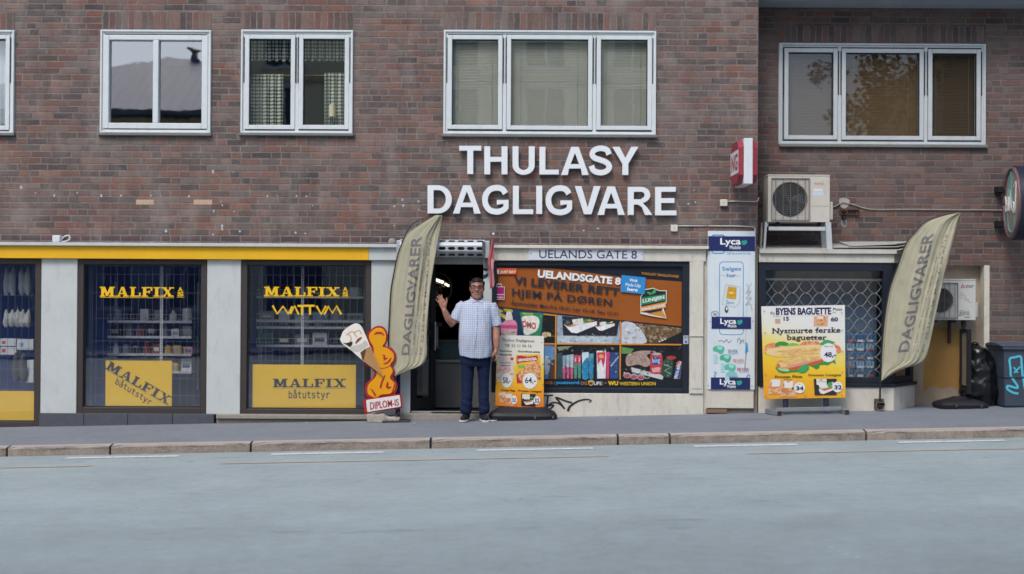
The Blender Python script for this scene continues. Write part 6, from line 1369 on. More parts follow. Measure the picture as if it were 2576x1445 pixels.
pc.build('red_strokes', None, ds, recalc=False)
cone = crom(zq('DI', (65, 320), (85, 265), (110, 210), (160, 165), (215, 130), (275, 106), (325, 122), (360, 165), (390, 230), (425, 310)), 4) + zq('DI', (470, 425), (550, 600), (632, 800), (520, 712), (360, 590), (230, 475), (95, 372))
mb = MB(); slabpx(mb, cone, Yd - .045, .02); cn_ = mb.build('cone_board', M('dddad0', .4, .06), ds, bevel=.003)
pc = Pic(Yd - .0455)
t = NT('wafer_print'); p, x, y, z = t.pos(); s_ = t.math('SINE', t.math('MULTIPLY', t.math('ADD', x, z), 260.)); s2_ = t.math('SINE', t.math('MULTIPLY', t.math('SUBTRACT', x, z), 260.))
m_waf = t.done(t.mix(t.mapr(t.math('MULTIPLY', s_, s2_), -.3, .3), (*lin('7d5433'), 1), (*lin('c39a66'), 1)), .5)
pc.add(zq('DI', (462, 412), (550, 600), (630, 798), (520, 708), (368, 592), (335, 490), (400, 440)), m_waf).add(zq('DI', (335, 490), (400, 440), (410, 470), (380, 590), (360, 585)), P('5a3a24'))
pc.add(crom(zq('DI', (270, 360), (300, 310), (345, 285), (355, 305), (310, 350), (280, 375)), 4, True), P('8a4a34')).add(crom(zq('DI', (105, 358), (150, 365), (225, 345), (230, 380), (200, 418), (160, 395)), 4, True), P('33201c'))
for q in ([(150, 265), (190, 230), (240, 220), (290, 290)], [(250, 230), (320, 200), (350, 250)], [(180, 240), (215, 300), (200, 350)]): pc.line(crom(zq('DI', *q), 4), 2.2, P('b98a55'))
pc.add(crom(zq('DI', (200, 425), (260, 400), (340, 380), (400, 330), (425, 360), (440, 400), (380, 440), (310, 480), (235, 470)), 4, True), P('bdbab2'))
pc.build('ice_cream_print', None, cn_, recalc=False)
mb = MB(); slabpx(mb, crom(zq('DI', (372, 1125), (400, 1105), (700, 1068), (850, 1038), (872, 1045), (888, 1200), (872, 1222), (700, 1250), (420, 1295), (395, 1285)), 3, True), Yd - .035, .03); b_ = mb.build('name_plate', M('9f2330', .4, .06), ds, bevel=.004)
mb = MB(); slabpx(mb, zq('DI', (412, 1130), (425, 1118), (848, 1055), (858, 1065), (872, 1195), (862, 1206), (436, 1278), (426, 1268)), Yd - .046, .010); w2 = mb.build('white_panel', M('d4d2cf', .4, .04), b_, bevel=.003)
for d_ in (-1.5, 1.5): text('lettering', 'DIPLOM-IS', zq('DI', (462 + d_, 1148), (838 + d_, 1102), (846 + d_, 1190), (468 + d_, 1248)), Yd - .0472 - .0002 * d_, P('9f2330'), w2, bold=.008)
rk = MB(); rn = random.Random(3)
c0 = zp('DI', 560, 1350, Yd); r1 = thing('concrete_chunk', 'broken pale concrete chunk weighing down the ice-cream sign', 'concrete block', (c0.x, Yd, gz(c0.x)))
for (px_, py_, w_, h_) in ((545, 1340, .105, .10), (600, 1300, .09, .07), (700, 1350, .10, .055), (780, 1355, .075, .04)):
    c = zp('DI', px_, py_, Yd); rk.obox((c.x, Yd + .02, gz(c.x) + h_ * .5), (w_, rn.uniform(-.03, .03), rn.uniform(-.02, .02)), (0, .075, 0), (rn.uniform(-.02, .02), 0, h_ * .55))
organic('chunk', rk, .018, 1, M('9b948a', .9, .15, 12, bump=.8, bscale=60, dirt=.3), r1, lambda co: .02 * noise.noise(co * 9))
for (px_, py_, w_) in ((500, 1305, .022), (530, 1295, .02), (850, 1340, .03)):
    pass

def oval(k, cx, cy, rx, ry): return ell(k, cx, cy, rx, ry, 30)
# grocery A-board with the rubber foot
Ys = -.26
cxs = zp('S1', 430, 1300, Ys).x
s1_ = thing('banner_stand', 'white to orange price banner on a black rubber foot beside the man', 'sign', (cxs, Ys, gz(cxs)))
m_rub = M('1d1e23', .55, .15, 8, bump=.2)
g0 = gz(cxs); mb = MB(); mb.stack([(cxs, Ys, g0 + .004, .395, .175), (cxs, Ys, g0 + .05, .41, .185), (cxs, Ys, g0 + .085, .385, .17), (cxs, Ys, g0 + .135, .30, .10), (cxs, Ys, g0 + .145, .27, .08)], 32, 5); mb.build('rubber_foot', m_rub, s1_, bevel=.004)
for xx in (585, 815): q = zp('S1', xx, 1390, Ys - .175); MB().cyl((q.x - .012, q.y, g0 + .03), (q.x + .012, q.y, g0 + .03), .027, 16).build('wheel', M('3a3b3e', .6), s1_)
SQ = zq('S1', (100, 336), (698, 348), (695, 1280), (72, 1240))
zt, zb = at(*SQ[0], Ys).z, at(*SQ[2], Ys).z
gstop = [(0, 'd8741a'), (.18, 'dd8f20'), (.34, 'e0ac2a'), (.52, 'dcb93c'), (.66, 'd9cf9a'), (.74, 'd6d3c6'), (1, 'd3d1ca')]
mb = MB(); slabpx(mb, SQ, Ys, .012); mb.build('banner', zramp('banner_gradient', zb, zt, gstop, .45, .16), s1_, bevel=.001)
for u_ in (150, 640): a = zp('S1', u_, 1290, Ys + .03); MB().cyl((a.x, Ys + .03, g0 + .12), (a.x, Ys + .03, zt - .1), .012, 10).build('frame_post', M('2a2c31', .5), s1_)
k = 'S1'; Yp = Ys - .001; m_tk = P('33322f'); m_pz = food('pizza_print', ('c98f58', 'b85a3c', 'd9b98a', 'a8432e', 'dccaa8'), 55)
pc = Pic(Yp); m_rd2 = P('b02c34'); m_wo = P('d9d9d6')
pc.text('Thulasy Dagligvarer', zq(k, (160, 380), (582, 396), (580, 440), (160, 422)), m_tk, bold=.006, slab=True).text('Tlf. 22 11 06 16', zq(k, (196, 448), (540, 458), (540, 494), (196, 486)), m_tk, bold=.006, slab=True)
pc.text('Ristorante', zq(k, (130, 524), (286, 530), (286, 552), (130, 548)), m_tk, bold=.03).text('Mozzarella', zq(k, (130, 570), (288, 574), (288, 600), (130, 596)), m_tk, bold=.03).text('Grandiosa pizza', zq(k, (362, 530), (650, 538), (650, 572), (362, 562)), m_tk, bold=.03)
pc.add(zq(k, (112, 616), (312, 616), (300, 930), (100, 930)), P('cfc2bb')).add(crom(zq(k, (110, 760), (200, 740), (305, 780), (300, 900), (100, 900)), 4, True), food('pizza_print_pale', ('d0bdb2', 'c9a090', 'd8cdc4', 'b5594f', 'dad2ca'), 45)).text('Ristorante', zq(k, (135, 672), (275, 672), (275, 702), (135, 702)), P('6a8298'), bold=.02).add(rect(k, 140, 722, 268, 734), P('a8475a')).add(ell(k, 288, 640, 22, 18), P('b32f3c'))
pc.add(zq(k, (340, 590), (650, 580), (665, 930), (350, 955)), P('dcae2c')).add(crom(zq(k, (355, 610), (400, 600), (480, 612), (560, 605), (610, 600), (618, 660), (560, 668), (480, 680), (400, 690), (352, 700)), 3, True), m_rd2).text('GRANDIOSA', zq(k, (360, 640), (608, 618), (610, 656), (360, 676)), m_wo, bold=.045).add(zq(k, (365, 712), (460, 708), (458, 762), (368, 768)), P('a7b84a')).text('PIZZA!', zq(k, (372, 730), (456, 724), (454, 752), (372, 758)), P('3f8f4a'), bold=.03)
pc.add(zq(k, (345, 830), (400, 840), (420, 950), (352, 955)), m_rd2).add(crom(zq(k, (500, 700), (600, 670), (650, 720), (660, 820), (620, 900), (540, 920), (430, 940), (372, 880), (370, 820), (430, 770)), 4, True), m_pz).add(ell(k, 640, 892, 20, 20), P('8f5a7a'))
pc.add(oval(k, 222, 914, 66, 96), m_wo).text('58,-', rect(k, 172, 876, 272, 966), P('22264a'), bold=.02).add(oval(k, 518, 922, 92, 102), m_wo).text('64,-', rect(k, 456, 874, 594, 968), P('22264a'), bold=.02)
pc.text('Frossen Pizza', zq(k, (150, 1024), (330, 1034), (330, 1062), (150, 1052)), P('5a3a14'), bold=.03).text('Frossen Lasagne', zq(k, (370, 1036), (666, 1044), (666, 1078), (370, 1066)), P('5a3a14'), bold=.03)
pc.add(zq(k, (120, 1080), (200, 1065), (225, 1180), (150, 1200)), P('d5c3b8')).add(ell(k, 168, 1150, 44, 52), m_pz).add(zq(k, (205, 1090), (290, 1085), (300, 1240), (215, 1235)), P('d2b8a8')).add(ell(k, 250, 1185, 56, 52), m_pz).add(zq(k, (212, 1092), (276, 1090), (276, 1140), (214, 1142)), P('d6d2cc')).add(ell(k, 316, 1165, 38, 56), m_wo).text('32', rect(k, 288, 1142, 340, 1192), P('22264a'), bold=.03)
pc.add(zq(k, (408, 1085), (592, 1092), (590, 1250), (408, 1242)), P('2e2628')).add(rect(k, 420, 1092, 516, 1160), P('d3d1cb')).add(zq(k, (440, 1190), (560, 1170), (560, 1215), (470, 1232)), m_wo).add(zq(k, (455, 1190), (548, 1174), (540, 1192), (470, 1204)), food('lasagne_print_small', ('b06a32', 'c98a4a', '9a4a26'), 60)).add(ell(k, 540, 1140, 20, 16), P('5a8f42')).add(ell(k, 434, 1168, 16, 22), P('3d3a38')).add(ell(k, 608, 1172, 44, 52), m_wo).text('32', rect(k, 578, 1146, 640, 1204), P('22264a'), bold=.03)
for x, y in ((92, 712), (90, 950), (682, 710), (684, 970), (672, 430), (672, 1250), (340, 1238)): pc.add(ell(k, x, y, 6, 7, 10), P('5d5a50'))
pc.build('printed_prices', None, s1_, recalc=False)

# baguette board on its steel feet
Yb = -.30; k = 'S2'
cxb = zp(k, 630, 1380, Yb).x; b2 = thing('baguette_board', 'white to yellow baguette price board on two blue posts', 'sign', (cxb, Yb, gz(cxb)))
SQ = zq(k, (95, 86), (1108, 70), (1116, 1194), (128, 1210)); zt, zb = at(*SQ[0], Yb).z, at(*SQ[2], Yb).z
t = NT('board_gradient'); p, x, y, z = t.pos()
xr = t.mapr(x, at(*SQ[0], Yb).x, at(*SQ[1], Yb).x, .12, -.10)
v = t.math('ADD', t.math('ADD', t.mapr(z, zb, zt), t.math('MULTIPLY', xr, -1)), t.math('MULTIPLY', t.math('SUBTRACT', t.noise(t.comb(t.math('MULTIPLY', x, 1.2), y, t.math('MULTIPLY', z, 4)), 2.5, 3), .5), .25))
mg = t.done(t.ramp(v, [(0, 'dd9a22'), (.2, 'e0ae26'), (.42, 'e2c23c'), (.55, 'dccb70'), (.66, 'd9d5bc'), (.8, 'd5d6d2'), (1, 'd5d6d2')]), .42)
mb = MB(); slabpx(mb, SQ, Yb, .012); mb.build('panel', mg, b2, bevel=.001)
m_steel = M('8f969b', .4, .12, metal=.4, dirt=.3)
fe = []
for (bx_, by_, fx, fy) in ((165, 1330, 312, 1378), (1055, 1320, 1132, 1366)):
    a = zp(k, bx_, by_, -.16); b = zp(k, fx, fy, -.46); a.z = gz(a.x) + .035; b.z = gz(b.x) + .031; d = (b - a); mb = MB(); sdv = Vector((d.y, -d.x, 0)).normalized() * .028
    mb.obox((a + b) / 2, d / 2, sdv, (0, 0, .028)); f = mb.build('foot', m_steel, b2, bevel=.003); mb = MB(); mb.obox(b + d.normalized() * .003, d.normalized() * .003, sdv * .9, (0, 0, .025)); mb.build('end_cap', M('3a2a26', .6), f); fe.append((a + b) / 2)
mb = MB(); mb.obox((fe[0] + fe[1]) / 2 + Vector((0, 0, .0285)), (fe[1] - fe[0]) / 2 - Vector((.03, 0, 0)), (0, .022, 0), (0, 0, .022)); mb.build('crossbar', m_steel, b2, bevel=.003)
for xx in (392, 884): a = zp(k, xx, 1320, Yb + .03); mb = MB(); mb.cyl((a.x, Yb + .045, fe[0].z + .05), (a.x, Yb + .045, zt - .2), .032, 16); mb.build('post', M('262c40', .45, .1), b2)
Yp = Yb - .001; pc = Pic(Yp); m_w3 = P('d8d9d8'); m_nb = P('23244c'); m_tx3 = P('2b2b2e')
pc.text('Ka', rect(k, 204, 152, 258, 184), m_tx3, slab=True, bold=.01).text('Fluxe', rect(k, 238, 202, 324, 214), P('7a7a74')).add(rect(k, 262, 238, 326, 294), P('b99a80')).text('15', rect(k, 364, 212, 430, 262), m_nb, bold=.04).text('Pizza', rect(k, 962, 104, 1076, 136), m_tx3, slab=True, bold=.01).text('kebab', rect(k, 955, 150, 1000, 166), P('5a5a58')).text('60', rect(k, 936, 216, 1026, 270), m_nb, bold=.04)
pc.add(zq(k, (262, 96), (944, 92), (946, 192), (266, 200)), m_w3).text('BYENS BAGUETTE', zq(k, (270, 104), (942, 98), (942, 186), (272, 194)), m_nb, bold=.05)
pc.add(zq(k, (735, 206), (905, 204), (896, 326), (730, 328)), P('cf9f7c')).add(ell(k, 815, 252, 68, 62), m_pz).add(zq(k, (772, 206), (850, 206), (846, 238), (778, 238)), P('d8cfc6'))
pc.text('Nysmurte ferske', zq(k, (222, 350), (1056, 338), (1056, 424), (222, 436)), m_tx3, bold=.022, slab=True, space=1.05).text('baguetter', rect(k, 400, 430, 888, 516), m_tx3, bold=.022, slab=True, space=1.05)
m_gr1, m_gr2, m_hm, m_tm = P('2f8a45'), P('3f9a58'), food('ham_print', ('d0795a', 'c98a5a', 'd8a27a', 'b85a44', 'd9c09a'), 40), P('c9502c')
rn = random.Random(8)
pc.add(crom(zq(k, (135, 620), (150, 560), (230, 530), (330, 545), (300, 600), (200, 620)), 4, True), m_hm).add(crom(zq(k, (560, 560), (620, 512), (780, 512), (790, 545), (640, 570)), 4, True), m_hm).add(crom(zq(k, (930, 560), (960, 540), (1040, 570), (1062, 620), (1040, 650), (960, 640)), 4, True), m_hm)
pc.add(crom(zq(k, (262, 580), (275, 530), (360, 512), (440, 545), (400, 565), (320, 560)), 4, True), m_gr1).add(crom(zq(k, (400, 560), (470, 530), (540, 545), (560, 565), (470, 580)), 4, True), P('7fae4a')).add(crom(zq(k, (800, 545), (850, 505), (900, 492), (990, 525), (930, 545), (860, 552)), 4, True), m_gr2)
t = NT('bread_crust_print'); p, x, y, z = t.pos(); m_crust = t.done(t.ramp(t.noise(t.comb(t.math('MULTIPLY', x, 1.), y, t.math('MULTIPLY', z, 2.5)), 14, 5, .65), [(.3, 'b98a4a'), (.5, 'd3ad6a'), (.68, 'e0c890')]), .5)
pc.add(crom(zq(k, (145, 640), (180, 605), (280, 585), (430, 570), (600, 558), (720, 550), (840, 560), (930, 600), (900, 690), (760, 690), (600, 690), (400, 700), (240, 690), (160, 665)), 4, True), P('dcc08a')).add(crom(zq(k, (260, 640), (420, 610), (640, 590), (820, 600), (830, 660), (620, 680), (380, 690)), 4, True), m_crust)
lf_ = [(265, 830), (290, 815), (330, 850), (420, 850), (560, 810), (620, 790), (700, 760), (800, 740), (840, 760), (900, 750), (990, 740), (1000, 790), (960, 760), (900, 800), (860, 790), (800, 800), (800, 830), (760, 850), (735, 830), (670, 800), (672, 850), (630, 890), (580, 900), (540, 880), (480, 885), (420, 890), (360, 900), (300, 880)]
pc.add(zq(k, *lf_), m_gr1).add(crom(zq(k, (290, 840), (350, 835), (430, 850), (420, 872), (350, 870)), 4, True), P('a9c890')).add(crom(zq(k, (430, 830), (520, 800), (600, 800), (580, 840), (500, 855), (440, 850)), 4, True), m_tm).add(crom(zq(k, (650, 780), (740, 740), (830, 730), (840, 750), (760, 790), (680, 800)), 4, True), m_tm).add(crom(zq(k, (330, 830), (520, 780), (700, 740), (850, 705), (860, 720), (690, 770), (480, 825), (360, 845)), 4, True), P('c98f80'))
pc.add(crom(zq(k, (275, 800), (290, 755), (360, 725), (460, 705), (600, 690), (760, 690), (860, 690), (850, 715), (700, 745), (520, 780), (420, 815), (320, 835), (285, 825)), 4, True), m_crust).add(crom(zq(k, (280, 800), (300, 775), (320, 800), (322, 832), (290, 828)), 4, True), P('b5743a')).add(crom(zq(k, (540, 850), (600, 800), (660, 790), (670, 830), (620, 880), (570, 890)), 3, True), m_gr2)
pc.add(ell(k, 908, 648, 100, 115), m_w3).text('FRA KR.', rect(k, 862, 564, 968, 582), P('5a5a5c'), bold=.02).text('48,-', rect(k, 856, 640, 1000, 714), m_nb, bold=.035)
pc.text('Frossen Pizza', zq(k, (256, 924), (592, 920), (592, 952), (256, 956)), P('4a3a14'), bold=.015, slab=True).text('360 gr', rect(k, 372, 962, 468, 986), P('6a5520')).text('Frossen Lasagne', zq(k, (664, 906), (1062, 902), (1062, 940), (664, 938)), P('4a3a14'), bold=.015, slab=True)
pc.add(zq(k, (198, 975), (338, 970), (330, 1145), (180, 1150)), P('d3b48f')).add(ell(k, 258, 1070, 70, 76), m_pz).add(zq(k, (222, 972), (322, 972), (318, 1058), (226, 1060)), P('d8d5d0')).add(zq(k, (345, 985), (520, 990), (515, 1180), (322, 1182)), P('d0a580')).add(ell(k, 415, 1095, 88, 82), m_pz).add(zq(k, (372, 990), (478, 994), (476, 1078), (376, 1076)), P('d8d5d0')).add(rect(k, 405, 996, 440, 1006), m_rd2).add(ell(k, 478, 1082, 14, 14), P('4a3a3a')).add(ell(k, 560, 1074, 68, 66), m_w3).text('34', rect(k, 514, 1054, 608, 1108), m_nb, bold=.045).text('KR.', rect(k, 540, 1026, 572, 1036), P('5a5a5c'))
pc.add(zq(k, (730, 966), (1008, 964), (1010, 1160), (742, 1164)), P('352b30')).add(zq(k, (762, 966), (888, 966), (886, 1072), (768, 1072)), P('d6d5d0')).add(zq(k, (790, 1090), (960, 1000), (1000, 1040), (990, 1090), (850, 1150), (810, 1140)), P('d2d2d0')).add(zq(k, (806, 1085), (880, 1078), (985, 1040), (960, 1078), (860, 1112)), food('lasagne_print_board', ('b06a32', 'c98a4a', '9a4a26', 'd8b070'), 60)).add(crom(zq(k, (895, 1040), (915, 1008), (955, 1010), (950, 1050), (915, 1066)), 4, True), m_gr2).add(rect(k, 800, 972, 842, 982), m_rd2).text('LASAGNE', rect(k, 770, 990, 882, 1004), P('5a6a70')).add(ell(k, 775, 1060, 22, 24), P('2a2a2c')).add(ell(k, 1020, 1064, 62, 66), m_w3).text('32', rect(k, 980, 1042, 1072, 1096), m_nb, bold=.045).text('KR.', rect(k, 1012, 1018, 1042, 1028), P('5a5a5c'))
for x, y in ((130, 145), (140, 410), (145, 650), (148, 915), (152, 1178), (625, 1176), (1072, 1162), (1075, 888), (1076, 636), (1076, 378), (1072, 166)): pc.add(ell(k, x, y, 8, 8, 10), P('6a675c')).add(ell(k, x - 1, y + 1, 4, 4, 8), P('b9b6aa'))
pc.build('printed_menu', None, b2, recalc=False)

# dark framed sign seen edge-on, bag and bin in the niche
k = 'RB'; near = zp(k, 549, 900, -.02); far = zp(k, 479, 900, .33); zt, zb = zp(k, 520, 642, .15).z, zp(k, 510, 1215, .15).z
s3 = thing('framed_sign', 'dark framed pavement sign turned edge-on in front of the black bag', 'sign', ((near.x + far.x) / 2, .15, gz(near.x)))
dv = Vector((near.x - far.x, near.y - far.y, 0)); ln = dv.length; dn = dv.normalized(); nv = Vector((-dn.y, dn.x, 0)); mid = Vector(((near.x + far.x) / 2, (near.y + far.y) / 2, 0)); m_bf = M('141519', .5)
mb = MB()
for s_ in (-1, 1): mb.obox(mid + dn * (s_ * (ln / 2 - .02)) + Vector((0, 0, (zt + zb) / 2)), dn * .022, nv * .025, (0, 0, (zt - zb) / 2))
for z_ in (zt - .02, zb + .05): mb.obox(mid + Vector((0, 0, z_)), dn * (ln / 2 - .043), nv * .022, (0, 0, .02))
mb.build('frame', m_bf, s3, bevel=.003)
mb = MB(); mb.obox(mid + Vector((0, 0, (zt + zb) / 2 + .02)), dn * (ln / 2 - .05), nv * .008, (0, 0, (zt - zb) / 2 - .07)); mb.build('panel', M('8a7f70', .35, .25, 4), s3)
bxc = zp(k, 510, 1320, .0).x; g0 = gz(bxc); mb = MB(); mb.stack([(bxc, .16, g0 + .004, .30, .20), (bxc, .16, g0 + .045, .31, .21), (bxc, .16, g0 + .075, .27, .18), (bxc, .16, g0 + .125, .10, .08), (bxc, .16, g0 + .135, .08, .07)], 28, 5); mb.build('rubber_foot', m_rub, s3, bevel=.004)
for xx in (430, 655): q = zp(k, xx, 1325, -.045); MB().cyl((q.x - .012, -.045, g0 + .03), (q.x + .012, -.045, g0 + .03), .027, 16).build('wheel', M('33343a', .6), s3)
bc_ = zp(k, 630, 1000, .36); zt = zp(k, 600, 785, .36).z; g0 = gz(bc_.x)
bg_ = thing('rubbish_bag', 'bulging black rubbish bag behind the grey bin', 'bag', (bc_.x, .36, g0))
mb = MB(); hgt = zt - g0; mb.stack([(bc_.x, .36, g0 + .003, .17, .15), (bc_.x + .03, .36, g0 + hgt * .2, .27, .19), (bc_.x + .03, .36, g0 + hgt * .5, .25, .18), (bc_.x, .36, g0 + hgt * .75, .20, .16), (bc_.x - .03, .36, g0 + hgt * .92, .13, .11), (bc_.x - .04, .36, g0 + hgt, .05, .05)], 20)
organic('bag', mb, .02, 2, M('0e0f13', .32, .1, spec=.5), bg_, lambda co: .03 * noise.noise(co * 8) + .012 * noise.noise(co * 22))
mb = MB(); mb.ball((bc_.x - .04, .36, g0 + hgt + .01), .045, .04, .03); mb.build('knot', M('0e0f13', .35), bg_, smooth=True)
xl_ = zp(k, 732, 900, .42).x; xb_ = xl_ + .035; wd = .56; g0 = gz(xl_ + .3)
bn = thing('wheelie_bin', 'grey blue wheelie bin with cyan graffiti at the right edge', 'bin', (xl_ + wd / 2, .22, g0)); zt = zp(k, 850, 800, -.02).z
m_bin = M('3c4654', .5, .10, 4, dirt=.25)
mb = MB(); vs = []
for z_, dx_, y0_, y1_ in ((g0 + .004, xb_ - xl_, .02, .40), (zt, 0, -.02, .46)): vs += [(xl_ + dx_, y0_, z_), (xl_ + wd - dx_, y0_, z_), (xl_ + wd - dx_, y1_, z_), (xl_ + dx_, y1_, z_)]
mb.raw(vs, [(0, 3, 2, 1), (4, 5, 6, 7), (0, 1, 5, 4), (1, 2, 6, 5), (2, 3, 7, 6), (3, 0, 4, 7)]); body = mb.build('body', m_bin, bn, bevel=.02, seg=3)
zm = zp(k, 850, 1072, -.02).z; mb = MB(); mb.box(xl_ + .014, xl_ + wd - .014, -.012, .44, zm - .012, zm + .004); mb.build('rib', M('343d4a', .5), body, bevel=.004)
mb = MB(); mb.box(xl_ - .02, xl_ + wd + .02, -.045, .47, zt - .04, zt + .0); mb.build('rim', m_bin, bn, bevel=.012, seg=3)
mb = MB(); n_ = 10; prof = [(-.05 + .53 * i / n_, .012 + .035 * math.sin(math.pi * (i / n_) * .9)) for i in range(n_ + 1)]
L0 = [(xl_ - .035, y_, zt + h_) for y_, h_ in prof]; L1_ = [(xl_ + wd + .035, y_, zt + h_) for y_, h_ in prof]
mb.prism([Vector(p_) for p_ in L0] + [Vector((xl_ - .035, .48, zt + .001)), Vector((xl_ - .035, -.05, zt + .001))], (wd + .07, 0, 0)); mb.build('lid', M('444f5e', .45, .1, 4, dirt=.2), bn, bevel=.006)
for s_ in (.1, wd - .1):
    mb = MB(); mb.cyl((xl_ + s_ - .02, .42, g0 + .1), (xl_ + s_ + .02, .42, g0 + .1), .1, 20); mb.build('wheel', M('17181b', .7), bn)
def byf(u, v): 
    z_ = at(u, v, 0).z; return -.02 + .04 * (zt - z_) / (zt - g0) - .004
pc = Pic(byf, .0006); m_cy = P('4fb6cc')
pc.line(crom(zq(k, (990, 1222), (940, 1212), (892, 1180), (898, 1152), (985, 1170), (940, 1090), (922, 1060), (918, 990), (912, 912), (960, 896), (1010, 890), (1018, 950), (1026, 1040), (1036, 1100), (1050, 1180), (1080, 1215)), 5), 5.5, m_cy).line(zq(k, (948, 985), (985, 1036)), 4, m_cy).line(zq(k, (1006, 980), (950, 1038)), 4, m_cy).line(crom(zq(k, (1100, 920), (1060, 950), (1090, 1010), (1050, 1060)), 5), 5, m_cy)
pc.build('cyan_graffiti', None, body, recalc=False)

# ================================================================== THE WAVING MAN
from mathutils.bvhtree import BVHTree
YM = -.40
def m1(x, y, dy=0): return zp('M1', x, y, YM + dy)
def m2(x, y, dy=0): return zp('M2', x, y, YM + dy)
S1_ = 7.38e-4; S2_ = 6.33e-4                         # metres per zoom unit of the two views
gm = gz(m1(833, 300).x)
man = thing('person', 'man in a checked short-sleeved shirt and dark trousers waving at the door', 'person', (m1(833, 300).x, YM, gm))
t = NT('brown_skin'); p, x, y, z = t.pos(); m_skin = t.done(t.mix(t.mapr(t.noise(p, 25, 4), .3, .7), (*lin('8c6150'), 1), (*lin('a87a66'), 1)), .5, 0, .4)
m_skin.node_tree.nodes['Principled BSDF'].inputs['Subsurface Weight'].default_value = .08; m_skin.node_tree.nodes['Principled BSDF'].inputs['Subsurface Radius'].default_value = (.02, .008, .004)
b = MB()
def ringy(y, xl, xr, ry, cy=0):
    c = m1((xl + xr) / 2, y); return (c.x, YM + cy, c.z, (xr - xl) / 2 * S1_, ry)
b.stack([ringy(*q) for q in ((462, 802, 862, .022, -.062), (452, 782, 886, .045, -.05), (430, 758, 908, .066, -.03), (400, 744, 922, .082, -.015), (360, 735, 934, .093, -.004), (320, 730, 939, .097, .0), (280, 728, 941, .099, .004), (235, 728, 941, .101, .008), (190, 733, 936, .101, .014), (155, 752, 916, .088, .022), (132, 785, 882, .058, .028), (124, 815, 850, .02, .03))], 32)
fy = -.095                                           # front of the face
b.tube([m1(833, 250, fy + .004), m1(833, 285, fy - .008), m1(833, 318, fy - .020), m1(833, 332, fy - .012)], [.008, .010, .015, .010], 10)
for dx_ in (-1, 1): b.ball(m1(833 + dx_ * 17, 326, fy - .006), .010, .010, .008)
b.tube([m1(765, 248, fy + .012), m1(835, 244, fy + .0), m1(902, 248, fy + .012)], [.008, .010, .008], 8)     # brow ridge
for sx_ in (-1, 1):
    b.ball(m1(833 + sx_ * 62, 335, fy + .028), .026, .020, .022)          # smiling cheeks
    b.ball(m1(833 + sx_ * 110, 292, .012), .010, .018, .032)              # ears
b.ball(m1(833, 425, fy + .022), .026, .020, .018)                         # chin
b.tube([m1(833, 385, .02), m1(830, 470, .02), m1(826, 560, .02)], [.060, .062, .075], 20)
# trunk and legs under the clothes
b.stack([(m1(820, 520).x, YM + .01, m1(820, 520).z, .15, .07), (m1(815, 700).x, YM, m1(815, 700).z, .165, .10), (m1(810, 950).x, YM - .02, m1(810, 950).z, .17, .115), (m1(812, 1250).x, YM - .01, m1(812, 1250).z, .175, .11), (m1(812, 1440).x, YM, m1(812, 1440).z, .16, .10)], 24)
for pts in (((470, 150), (430, 400), (430, 700), (412, 1000), (405, 1220)), ((690, 150), (735, 400), (737, 700), (742, 1000), (748, 1220))):
    b.tube([m2(*q) for q in pts], [.075, .068, .055, .048, .042], 14)
# raised arm with open palm
b.tube([m1(600, 575), m1(520, 715, -.02), m1(470, 800, -.035), m1(428, 858, -.05), m1(372, 775, -.09), m1(330, 690, -.11), m1(302, 622, -.12)], [.062, .054, .050, .045, .043, .036, .028], 16)
pc0 = Vector((0, -1, 0))
b.tube([m1(302, 630, -.12), m1(296, 590, -.122), m1(284, 545, -.124), m1(270, 500, -.125), m1(262, 472, -.125)], [(.020, .027), (.017, .037), (.016, .044), (.015, .044), (.012, .038)], 18)
def finger(pts, r0): b.tube(pts, [r0, r0 * 1.02, r0 * .95, r0 * .86, r0 * .6], 10)
def fing(x0, y0, x1, y1, r0, bend=.012, y=-.125):
    finger([m1(x0 + (x1 - x0) * q, y0 + (y1 - y0) * q, y - bend * q * q) for q in (0, .35, .6, .85, 1)], r0)
fing(222, 520, 172, 458, .0098); fing(242, 490, 191, 412, .0105); fing(266, 478, 223, 390, .0108, .008); fing(290, 482, 262, 388, .0105, .006)
finger([m1(305, 585, -.125), m1(334, 545, -.135), m1(348, 505, -.14), m1(348, 465, -.143), m1(344, 434, -.145)], .0115)
b.ball(m1(318, 560, -.13), .022, .016, .032)
# hanging arm, hand closed round a dark wallet
b.tube([m1(1085, 580), m1(1120, 740, -.0), m1(1138, 900, -.01), m1(1140, 985, -.02), m1(1142, 1110, -.05), m1(1145, 1230, -.07), m1(1138, 1275, -.075)], [.060, .052, .048, .045, .044, .034, .029], 16)
b.tube([m1(1138, 1268, -.075), m1(1130, 1310, -.08), m1(1122, 1350, -.082), m1(1118, 1378, -.082)], [(.030, .024), (.040, .026), (.040, .022), (.034, .018)], 16)
def fing2(x0, y0, x1, y1, x2, y2, ya, yb, r0): finger([m1(x0, y0, ya), m1((x0 + x1) / 2, (y0 + y1) / 2, ya - .004), m1(x1, y1, (ya + yb) / 2 - .004), m1((x1 + x2) / 2, (y1 + y2) / 2, yb), m1(x2, y2, yb)], r0)
fing2(1140, 1365, 1148, 1415, 1118, 1448, -.105, -.112, .0100); fing2(1136, 1370, 1142, 1428, 1108, 1466, -.088, -.094, .0105); fing2(1130, 1372, 1136, 1430, 1102, 1468, -.068, -.072, .0105); fing2(1124, 1370, 1130, 1420, 1098, 1455, -.05, -.052, .0095)
finger([m1(1118, 1300, -.105), m1(1100, 1330, -.118), m1(1088, 1358, -.122), m1(1080, 1385, -.12), m1(1076, 1402, -.117)], .0115)
body = organic('body', b, .0055, 3, m_skin, man, None, .45)
def bvh(o):
    L = wloc(o.parent) + o.location if o.parent else Vector(); return BVHTree.FromPolygons([v.co + L for v in o.data.vertices], [tuple(p_.vertices) for p_ in o.data.polygons])
bb = bvh(body)
